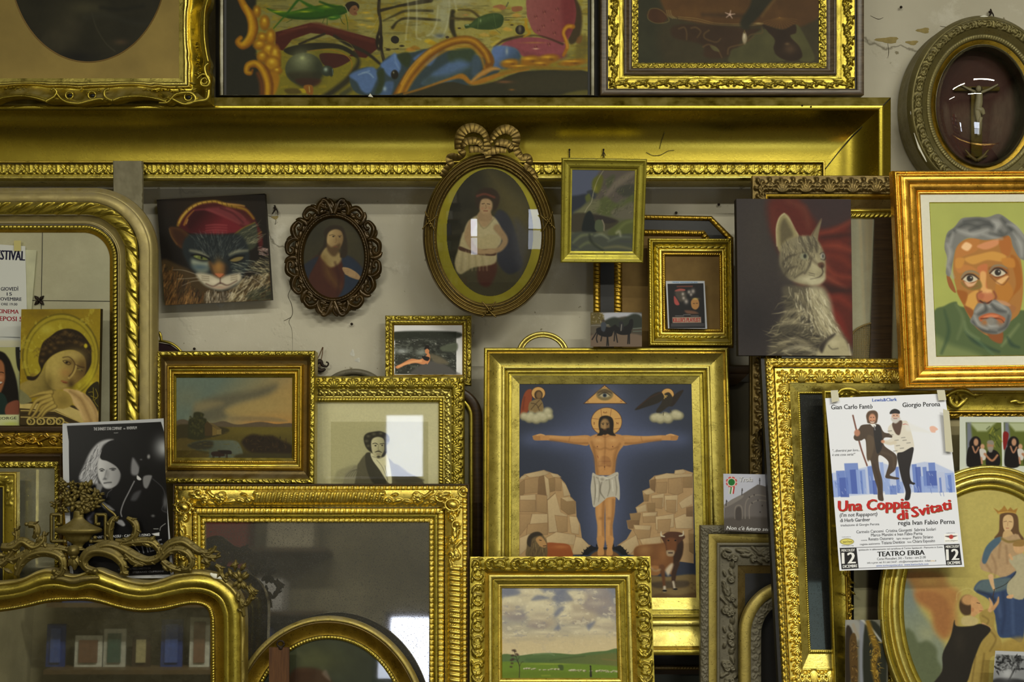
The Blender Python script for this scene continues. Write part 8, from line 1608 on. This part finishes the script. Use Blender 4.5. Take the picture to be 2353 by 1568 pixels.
    p.ell(645,320,30,38,(200,160,140),1,3).fill([(612,330),(680,330),(670,355),(645,372),(622,360)],(196,192,190),1,4).fill([(602,300),(610,275),(640,262),(672,275),(676,298),(640,296)],bk,1,2).line([(630,335),(656,335)],5,(150,80,70)).ell(632,312,4,3,bk).ell(656,311,4,3,bk)
    # boxes and logos
    K = (24,22,26)
    p.ell(283,1258,52,24,(120,110,40),1,1.5).ell(283,1258,47,20,(216,206,110),1,1.5).fill([(1014,1202),(1114,1198),(1118,1262),(1018,1264)],(242,240,242),1,1.5,False).fill([(1020,1215),(1110,1212),(1080,1226),(1050,1228)],(90,70,74),.9,2).ell(1066,1222,16,16,(176,60,56),1,2)
    p.fill([(229,1308),(355,1304),(372,1460),(244,1466)],K,1,1,False).fill([(1012,1280),(1128,1276),(1148,1432),(1030,1436)],K,1,1,False).line([(229,1307),(1128,1277)],3,K,1,1,False).line([(372,1458),(1036,1432)],3,K,1,1,False)
    p.canvas('sheet',G['print'],h=0,gain=1.12,hf=hf)
    x = Text(t,Z,hf=hf); W_ = (238,238,240); bl = (50,90,180); rd = (196,36,36)
    x.put('Lewis&Clark', 472, 208, 656, 202, 24, bl, bold=.04); x.put('Gian Carlo Fantò', 163, 266, 472, 259, 34, K, bold=.02); x.put('Giorgio Perona', 698, 249, 980, 242, 34, K, bold=.02)
    x.put('"...divertirsi per loro...', 168, 586, 376, 580, 18, K, shear=.2); x.put('è una cosa seria!"', 168, 616, 338, 612, 18, K, shear=.2)
    for d,c,l in ((5,(130,100,60),0),(0,rd,.2)):
        x.put('Una Coppia', 216+d, 1030+d, 752+d, 1008+d, 78, c, bold=.06, lift=l, shear=.05); x.put('di', 662+d, 1098+d, 738+d, 1084+d, 70, c, bold=.06, lift=l, shear=.1); x.put('Svitati', 770+d, 1075+d, 1062+d, 1012+d, 74, c, bold=.06, lift=l, shear=.1)
    x.put("(I'm not Rappaport)", 227, 1073, 508, 1064, 28, K, shear=.12, bold=.01); x.put('di Herb Gardner', 231, 1112, 456, 1104, 26, K, bold=.015); x.put('traduzione di Giorgio Perona', 235, 1144, 525, 1134, 17, K); x.put('regia Ivan Fabio Perna', 668, 1134, 1092, 1124, 34, K, bold=.015)
    x.put('Carmelo Cancemi  Cristina Giorgetti  Sabrina Scolari', 354, 1196, 950, 1174, 22, K); x.put('Marco Manzini e Ivan Fabio Perna', 464, 1220, 850, 1206, 22, K); x.put('scene', 390, 1252, 434, 1250, 9, K); x.put('Renato Ostorero', 446, 1250, 632, 1243, 22, K); x.put('light designer', 656, 1242, 768, 1238, 13, K); x.put('Pietro Striano', 780, 1237, 930, 1232, 22, K)
    x.put('regista assistente', 381, 1285, 532, 1278, 14, K); x.put('Tiziana Dentico', 542, 1278, 718, 1270, 22, K); x.put('foto', 738, 1268, 768, 1266, 13, K); x.put('Chiara Esposito', 776, 1267, 945, 1261, 22, K)
    x.put('MERCOLEDI\'', 243, 1334, 342, 1330, 19, W_, bold=.02); x.put('12', 250, 1424, 346, 1420, 82, W_, bold=.05); x.put('DICEMBRE', 254, 1456, 362, 1450, 22, W_, bold=.03); x.put('MERCOLEDI\'', 1026, 1306, 1124, 1302, 19, W_, bold=.02); x.put('12', 1034, 1398, 1124, 1394, 82, W_, bold=.05); x.put('DICEMBRE', 1040, 1430, 1138, 1424, 22, W_, bold=.03)
    x.put('spettacolo in abbonamento nel cartellone di Torino Spettacoli - Piemonte in Scena', 370, 1326, 1002, 1304, 13, K); x.put('TEATRO ERBA', 514, 1370, 866, 1356, 36, K, bold=.05); x.put('Corso Moncalieri, 241 - Torino - ore 21.00', 510, 1397, 876, 1383, 18, K); x.put('info e pren: tel. 011.661.54.47 - info@torinospettacoli.it - ticket', 436, 1424, 912, 1407, 14, K); x.put('one', 912, 1407, 942, 1406, 12, (226, 180, 60)); x.put('.it', 944, 1406, 954, 1406, 12, K)
    x.put('www.torinospettacoli.it  www.lewiseclark.com', 504, 1446, 896, 1432, 15, bl); x.put('teatrOvest', 252, 1266, 322, 1264, 14, (90, 80, 30)); x.put('www.teatro.org', 243, 1292, 332, 1290, 8, K); x.put('www.collegno.it', 1022, 1256, 1114, 1253, 8, K); x.put('realizzazione', 244, 1226, 312, 1224, 5, K); x.put('realizzazione', 1028, 1196, 1094, 1194, 5, K); x.done()
    for i,(q,lab) in enumerate((([(1908,898),(1925,897),(1928,922),(1911,926)], 'translucent tape at the top left corner of the theatre poster'),([(2152,897),(2170,897),(2174,920),(2156,921)], 'translucent tape at the top right corner of the theatre poster'),([(2166,940),(2180,945),(2189,1040),(2172,1038)], 'long strip of loose tape at the right edge of the theatre poster'))):
        a = T('adhesive_tape', lab, 'tape', (q[0][0], q[0][1], q[1][0], q[2][1]), -0.089+(-.02 if i == 2 else 0), -0.094-(.03 if i == 2 else 0), thick=1, quad=q, group='tape on the theatre poster'); Pic(a, None, 4, base=(206, 202, 180)).canvas('strip', G['print'], h=2)
    t = T('postcard', 'postcard of a grey church front with a tricolour rosette and the word Troia', 'postcard', (1662, 1089, 1775, 1225), 0.02, 0.015, thick=1, quad=[(1662, 1089), (1775, 1091), (1775, 1226), (1664, 1220)])
    Z = (2.041,1580,800); p = Pic(t,None,.7,Z,(186,188,204)); g_ = (104,98,96)
    p.fill([(172,735),(210,710),(250,690),(330,640),(400,660),(400,870),(170,870)],g_,1,2,False).fill([(172,800),(400,800),(400,870),(172,860)],(84,78,74),1,8).fill([(172,735),(250,690),(255,705),(176,750)],(130,124,120),.9,3)
    for P_ in ([(222,800),(224,750),(240,738),(254,750),(256,800)],[(270,800),(275,720),(320,690),(380,700)],[(290,800),(292,740),(330,715),(380,720)]): p.line(P_,5,(134,126,118),.8,2)
    for x,y in ((302,728),(330,715),(340,770),(290,700),(312,690),(350,740),(184,720),(256,668),(338,622)): p.ell(x,y,3,4,(54,50,50),.9,1.5)
    p.line([(338,612),(338,640)],4,(60,56,56)).line([(256,660),(254,690)],4,(60,56,56)).line([(182,714),(180,740)],4,(60,56,56)).fill([(225,760),(240,745),(252,760),(252,805),(226,805)],(70,64,62),.9,4)
    p.ell(206,630,26,26,(176,36,40),1,1.5).ell(206,630,20,20,(226,222,214),1,1.5).ell(206,630,16,16,(36,110,50),1,1.5)
    for a in range(16): p.ell(206+24*math.cos(a*.393),630+24*math.sin(a*.393),3.5,3.5,(206,90,84) if a % 2 else (220,210,200),.9,1)
    for x,c in ((196,(200,200,190)),(203,(60,120,60)),(209,(226,220,214)),(216,(180,40,40))): p.line([(x+2,655),(x-2,682)],6,c,1,1)
    p.canvas('card', G['print'], h=0); x = Text(t, Z); x.put('Troia', 243, 630, 306, 628, 22, (90, 90, 96), shear=.15, bold=.03); x.put('Troia', 241, 628, 304, 626, 22, (210, 210, 214), shear=.15, bold=.03, lift=.2); x.put("Non c'è futuro senza", 182, 852, 408, 860, 17, (222, 222, 224), shear=.2, bold=.02); x.done()
rightpapers()
def saints():
    t = T('framed_painting', 'oval painting of crowned lady with child above a kneeling monk', 'framed picture', (2024, 1068, 2526, 1732), -0.085, -0.17, thick=22)
    cx,cy = 2275,1402
    rails(t,ellsides(cx,cy,252,333,58,360),[('outer_moulding',0,.18,bull(-7,6),None,G['pale']),('middle_moulding',.18,.30,flat(-7,-3),None,G['gold']),('ridge_moulding',.3,.48,bull(-3,4,-5),None,G['bright']),('ridge_moulding',.48,.78,bull(-6,5,-9),None,G['pale']),('inner_fillet',.78,1,bull(-10,3,-13),None,G['gold'])],ds=2.4,dv=1)
    Z = (2.970,1880,1040); p = Pic(t,(2076,1114,2420,1640),1.1,Z,(166,152,84))
    p.glow(1100,400,400,300,(178,166,96),.6).fill([(560,840),(680,900),(700,1050),(850,1260),(900,1440),(760,1620),(500,1620)],(116,124,106),1,24).glow(640,1000,60,120,(104,116,116),.7).glow(760,1240,70,60,(140,142,110),.7)
    p.fill([(600,820),(760,810),(870,840),(900,900),(980,960),(960,1060),(960,1200),(880,1280),(810,1220),(780,1100),(690,1020),(670,950),(640,890)],(156,112,62),1,24).fill([(680,960),(800,950),(900,1020),(920,1160),(880,1260),(820,1200),(790,1080),(700,1020)],(140,92,52),.8,18).glow(780,880,90,40,(176,140,76),.7)
    p.fill([(600,1240),(660,1230),(700,1300),(760,1290),(820,1340),(830,1420),(860,1500),(800,1620),(600,1620)],(84,92,66),1,12).mottle((70,78,56),10,.2,.0)
    # crowned lady
    p.fill([(1215,380),(1250,400),(1270,385),(1288,362),(1310,395),(1330,375),(1350,395),(1380,380),(1365,420),(1245,420)],(150,110,48),1,3,False).line([(1250,415),(1310,408),(1362,415)],8,(190,150,70))
    p.fill([(1265,420),(1340,412),(1380,440),(1390,540),(1420,600),(1300,600),(1220,590),(1250,540),(1255,460)],(92,66,42),1,4).fill([(1280,450),(1310,425),(1345,440),(1350,500),(1325,540),(1300,548),(1280,510)],(196,164,120),1,3).line([(1284,474),(1302,470)],3,(90,60,40)).line([(1320,472),(1340,475)],3,(90,60,40)).line([(1312,475),(1310,502)],3,(160,120,84)).line([(1300,518),(1318,518)],4,(150,80,66))
    p.fill([(1285,540),(1330,535),(1350,580),(1280,590)],(186,154,110),1,3).fill([(1170,650),(1230,590),(1300,580),(1400,590),(1420,1000),(1300,900),(1240,840),(1130,800),(1130,720)],(166,138,104),1,4)
    for P_ in ([(1200,700),(1230,780),(1220,850)],[(1260,620),(1250,720)],[(1300,640),(1310,760)],[(1160,760),(1200,820)]): p.line(P_,12,(134,106,78),.7,6)
    p.fill([(1135,740),(1160,650),(1220,590),(1270,580),(1255,620),(1200,680),(1160,760)],(70,92,110),1,4).line([(1270,590),(1320,612),(1400,600)],16,(120,100,50),.9,4)
    p.fill([(1080,930),(1120,880),(1200,870),(1300,850),(1420,830),(1420,1270),(1330,1270),(1250,1260),(1230,1160),(1190,1020),(1100,960)],(46,62,96),1,5).fill([(1085,930),(1130,880),(1220,868),(1330,860),(1310,930),(1200,960),(1110,950)],(84,100,104),.9,8)
    for P_,c in (([(1280,960),(1290,1100),(1270,1240)],(34,46,76)),([(1340,960),(1350,1240)],(66,84,120)),([(1240,980),(1260,1120)],(66,84,120)),([(1110,950),(1180,975),(1220,1010)],(30,36,50))): p.line(P_,16,c,.7,8)
    p.line([(1195,850),(1205,900),(1218,940)],[36,26,14],(196,160,120),1,3).line([(1215,940),(1300,900),(1360,830),(1390,760)],4,(40,34,30)).line([(1220,940),(1210,1000),(1230,1060)],5,(60,44,30))
    p.ell(1390,650,40,44,(190,152,110),1,3).fill([(1350,640),(1360,610),(1420,600),(1420,640)],(140,110,60),1,3).fill([(1320,740),(1380,700),(1430,720),(1430,990),(1320,980),(1310,900),(1370,820)],(164,156,128),1,4).line([(1340,730),(1325,700)],16,(190,150,110),1,3).fill([(1310,980),(1350,975),(1340,1000),(1305,998)],(196,156,116),1,3)
    # monk
    p.line([(960,1010),(970,960),(1040,930),(1090,960)],4,(196,184,120),.5,3)
    p.ell(1030,1048,52,70,(66,48,30),1,4).ell(1040,1010,46,36,(176,134,88),1,5).fill([(1060,1000),(1090,990),(1115,1020),(1140,1060),(1140,1085),(1100,1110),(1060,1140),(1060,1080)],(186,142,96),1,3).line([(1100,1030),(1118,1034)],4,(60,40,28)).ell(1070,1078,10,15,(170,120,80),1,2).line([(1118,1086),(1138,1084)],4,(140,70,56)).fill([(1000,1130),(1060,1120),(1110,1150),(1080,1190),(1000,1180)],(176,160,110),1,4)
    p.fill([(1120,1100),(1190,1070),(1225,1120),(1220,1200),(1270,1300),(1250,1380),(1190,1420),(1160,1620),(960,1620),(1080,1400),(1130,1300),(1180,1210),(1130,1170)],(150,128,66),1,4)
    for P_ in ([(1140,1120),(1180,1150),(1160,1190)],[(1190,1220),(1230,1280),(1190,1360)],[(1090,1400),(1060,1620)],[(1150,1380),(1120,1620)]): p.line(P_,10,(104,84,40),.7,5)
    p.line([(1190,1080),(1200,1040),(1185,1000)],[30,22,8],(190,148,104),1,3).line([(1210,1070),(1240,1030),(1248,992)],[26,20,8],(180,136,92),1,3).line([(1140,1175),(1190,1205)],16,(186,144,100),1,3)
    p.fill([(945,1150),(960,1190),(1060,1190),(1130,1175),(1195,1215),(1130,1300),(1080,1420),(1000,1620),(790,1620),(860,1500),(865,1380),(920,1260)],(32,28,22),1,4).glow(980,1300,40,80,(46,40,32),.6)
    p.fill([(1280,1300),(1420,1270),(1420,1400),(1240,1400)],(150,124,60),.8,14).noise(6,.05); p.canvas('painting',G['paint'],h=-15,gain=1.15,mask=lambda U,V: ((U-cx)/200)**2+((V-cy)/281)**2 < 1)
    t = T('photo_print', 'black and white photo of a tree leaning on the oval painting, bottom right corner', 'photo', (2280, 1496, 2480, 1650), -0.185, -0.20, thick=1, quad=[(2287, 1496), (2480, 1503), (2480, 1650), (2276, 1650)])
    p = Pic(t,None,1,Z,(176,178,184)); p.fill([(1215,1378),(1420,1390),(1420,1620),(1185,1620)],(130,132,136),1,2,False).hair(90,[(1220,1390),(1400,1390),(1400,1480),(1210,1500)],0,26,14,[(36,36,38),(20,20,22),(90,92,94)],.8,3).fill([(1185,1560),(1260,1540),(1420,1560),(1420,1620),(1185,1620)],(50,50,52),1,8).line([(1340,1480),(1300,1560)],12,(40,40,42)).glow(1290,1510,40,40,(190,192,196),.7); p.canvas('photo',G['print'],h=0)
    t = T('photo_print', 'photo of carved gilt frames tucked under the theatre poster beside the oval', 'photo', (1942, 1425, 2040, 1640), -0.125, -0.135, thick=1)
    p = Pic(t,None,1,Z,(104,102,90)); p.fill([(186,1145),(280,1150),(300,1260),(200,1300)],(150,150,146),.9,12).fill([(190,1200),(240,1260),(220,1568),(186,1568)],(44,36,26),1,5).line([(240,1180),(270,1250),(320,1290)],22,(150,140,124),.9,5).fill([(215,1280),(260,1260),(270,1568),(225,1568)],(84,62,28),1,4).fill([(285,1150),(315,1150),(320,1600),(285,1600)],(130,134,146),.9,6).fill([(320,1180),(440,1230),(460,1640),(320,1640)],(38,40,30),1,6).line([(300,1145),(360,1200),(430,1290)],14,(176,176,170),.9,4).line([(340,1160),(370,1260),(400,1350),(380,1450),(410,1600)],[30,40,50,40,40],(124,96,30),1,6)
    p.hair(70,[(340,1200),(420,1300),(430,1560),(370,1560)],1,26,8,[(176,144,60),(60,46,20)],.8,1.5); p.hair(40,[(215,1280),(262,1280),(270,1560),(225,1560)],0,20,6,[(140,110,60),(50,36,20)],.8,1); p.canvas('photo',G['print'],h=0)
saints()
def lowright():
    t = T('carved_frame', 'grey-brown wooden frame carved with oak leaves below the church postcard', 'picture frame', (1610, 1208, 1790, 1700), 0.045, 0.0, thick=25)
    rails(t,rectsides((1610,1208,2010,1700),(112,120,60,60), 'TL'),[('outer_ornament',0,.17,bull(-4,3),orn_tile('vine',18,3.5,period=40),G['carved']),('outer_moulding',.17,.34,cove(-2,-7),None,G['dull']),('outer_moulding',.34,.40,bull(-6,2),None,G['carved']),('leaf_band',.40,.78,lambda v: -12+3*np.sin(v*3.14),orn_tile('foliage',44,12,period=130),G['carved']),('inner_cove',.78,1,flat(-16,-24),None,G['dark'])],ds=1.7,dv=1.1)
    backboard(t,(1700,1300,1790,1700),-22,G['black'], 'panel',-25)
    t = T('arched_frame', 'grey arched frame with vine carving standing inside the oak-leaf frame', 'picture frame', (1698, 1336, 1960, 1740), 0.028, -0.01, thick=8)
    o = [(1698,1740),(1698,1480)]+[(1812-114*math.cos(a),1460-124*math.sin(a)) for a in np.linspace(.1,math.pi/2,30)]; i = [(1748,1740),(1748,1480)]+[(1812-64*math.cos(a),1460-74*math.sin(a)) for a in np.linspace(.1,math.pi/2,30)]
    t2 = t; rails(t2,[(np.array(o,float),np.array(i,float),False)],[('outer_moulding',0,.5,bull(12,5),None,G['dull']),('vine_band',.5,1,flat(8,4),orn_tile('vine',24,5,period=60),G['carved'])],back=10)
    t = T('dark_frame', 'nearly black moulded frame standing behind the small cloud landscape, bottom', 'picture frame', (1440, 1484, 1700, 1800), 0.20, 0.18, thick=20)
    rails(t,rectsides(t.rect,70, 'TR'),[('outer_moulding',0,.3,bull(-3,4),None,G['wood']),('cove_moulding',.3,.7,cove(-3,-14),None,G['black']),('rope_trim',.7,.85,bull(-14,2),rope(7,2),G['dark']),('inner_moulding',.85,1,flat(-14,-18),None,G['wood'])])
    backboard(t,(1440,1550,1640,1800),-18,plain('dark_green_panel',rgb(34,38,28),.6), 'panel',-20)
    t = T('carved_frame', 'strip of a dark leafy carved frame left of the tall gold mirror', 'picture frame', (1724, 812, 1900, 1300), 0.13, 0.11, thick=20)
    rails(t,rectsides(t.rect,34, 'L'),[('leaf_band',0,.8,bull(-4,3),orn_tile('acanthus',28,7,period=60),G['dark']),('inner_edge',.8,1,flat(-8),None,G['black'])])
    t = T('wall_shelf', 'dark moulded ledge on the wall right of the crucifixion frame', 'shelf', (1600, 852, 1740, 890), 0.24, thick=40)
    rails(t,rectsides((1600,840,1740,895),50, 'T'),[('shelf_edge',0,.4,bull(-4,4),None,G['wood']),('shelf_edge',.4,1,cove(-4,-24),None,G['wood'])])
    t = T('grey_wall_sheet', 'grey sheet added for the wall between the crucifixion frame and dark carving', 'board', (1600, 880, 1760, 1500), 0.27, thick=8)  # sheet added in front of the wall for its grey tone here
    backboard(t,(1600,880,1760,1500),0,plain('grey_wall_tone',rgb(92,86,68),.8,scale=6), 'board_body',-8)
    for x,y,l in ((1652,470, 'rusty nail hole plug on the wall above the eight-sided frame'),(2071,16, 'rusty screw in the wall above the big gold frame corner'),(2275,27, 'bent nail above the dark crucifix oval'),(631,478, 'broken wall hook beside the turbaned cat canvas'),(808,745, 'small nail in the wall below the pierced oval'),(446,802, 'iron bracket end just above the river landscape frame'),(1554,489, 'small hanging loop on top of the eight-sided frame')):
        n = T('wall_nail', l, 'nail', (x-4, y-5, x+4, y+5), 0.288, thick=4); mb = MB(); ball(n, mb, x, y, -2, 3.2, 3.2, 3)
        if x in (631,2275): scroll(n,mb,[(x,y-6),(x+2,y+2),(x-5,y+14)],[2,2.4,1],2); scroll(n,mb,[(x+2,y),(x+7,y+8),(x+8,y+18)],[2,1.6,.8],2)
        n.add(mb, 'nail_shaft',G['iron'])
lowright()
bpy.context.view_layer.update()
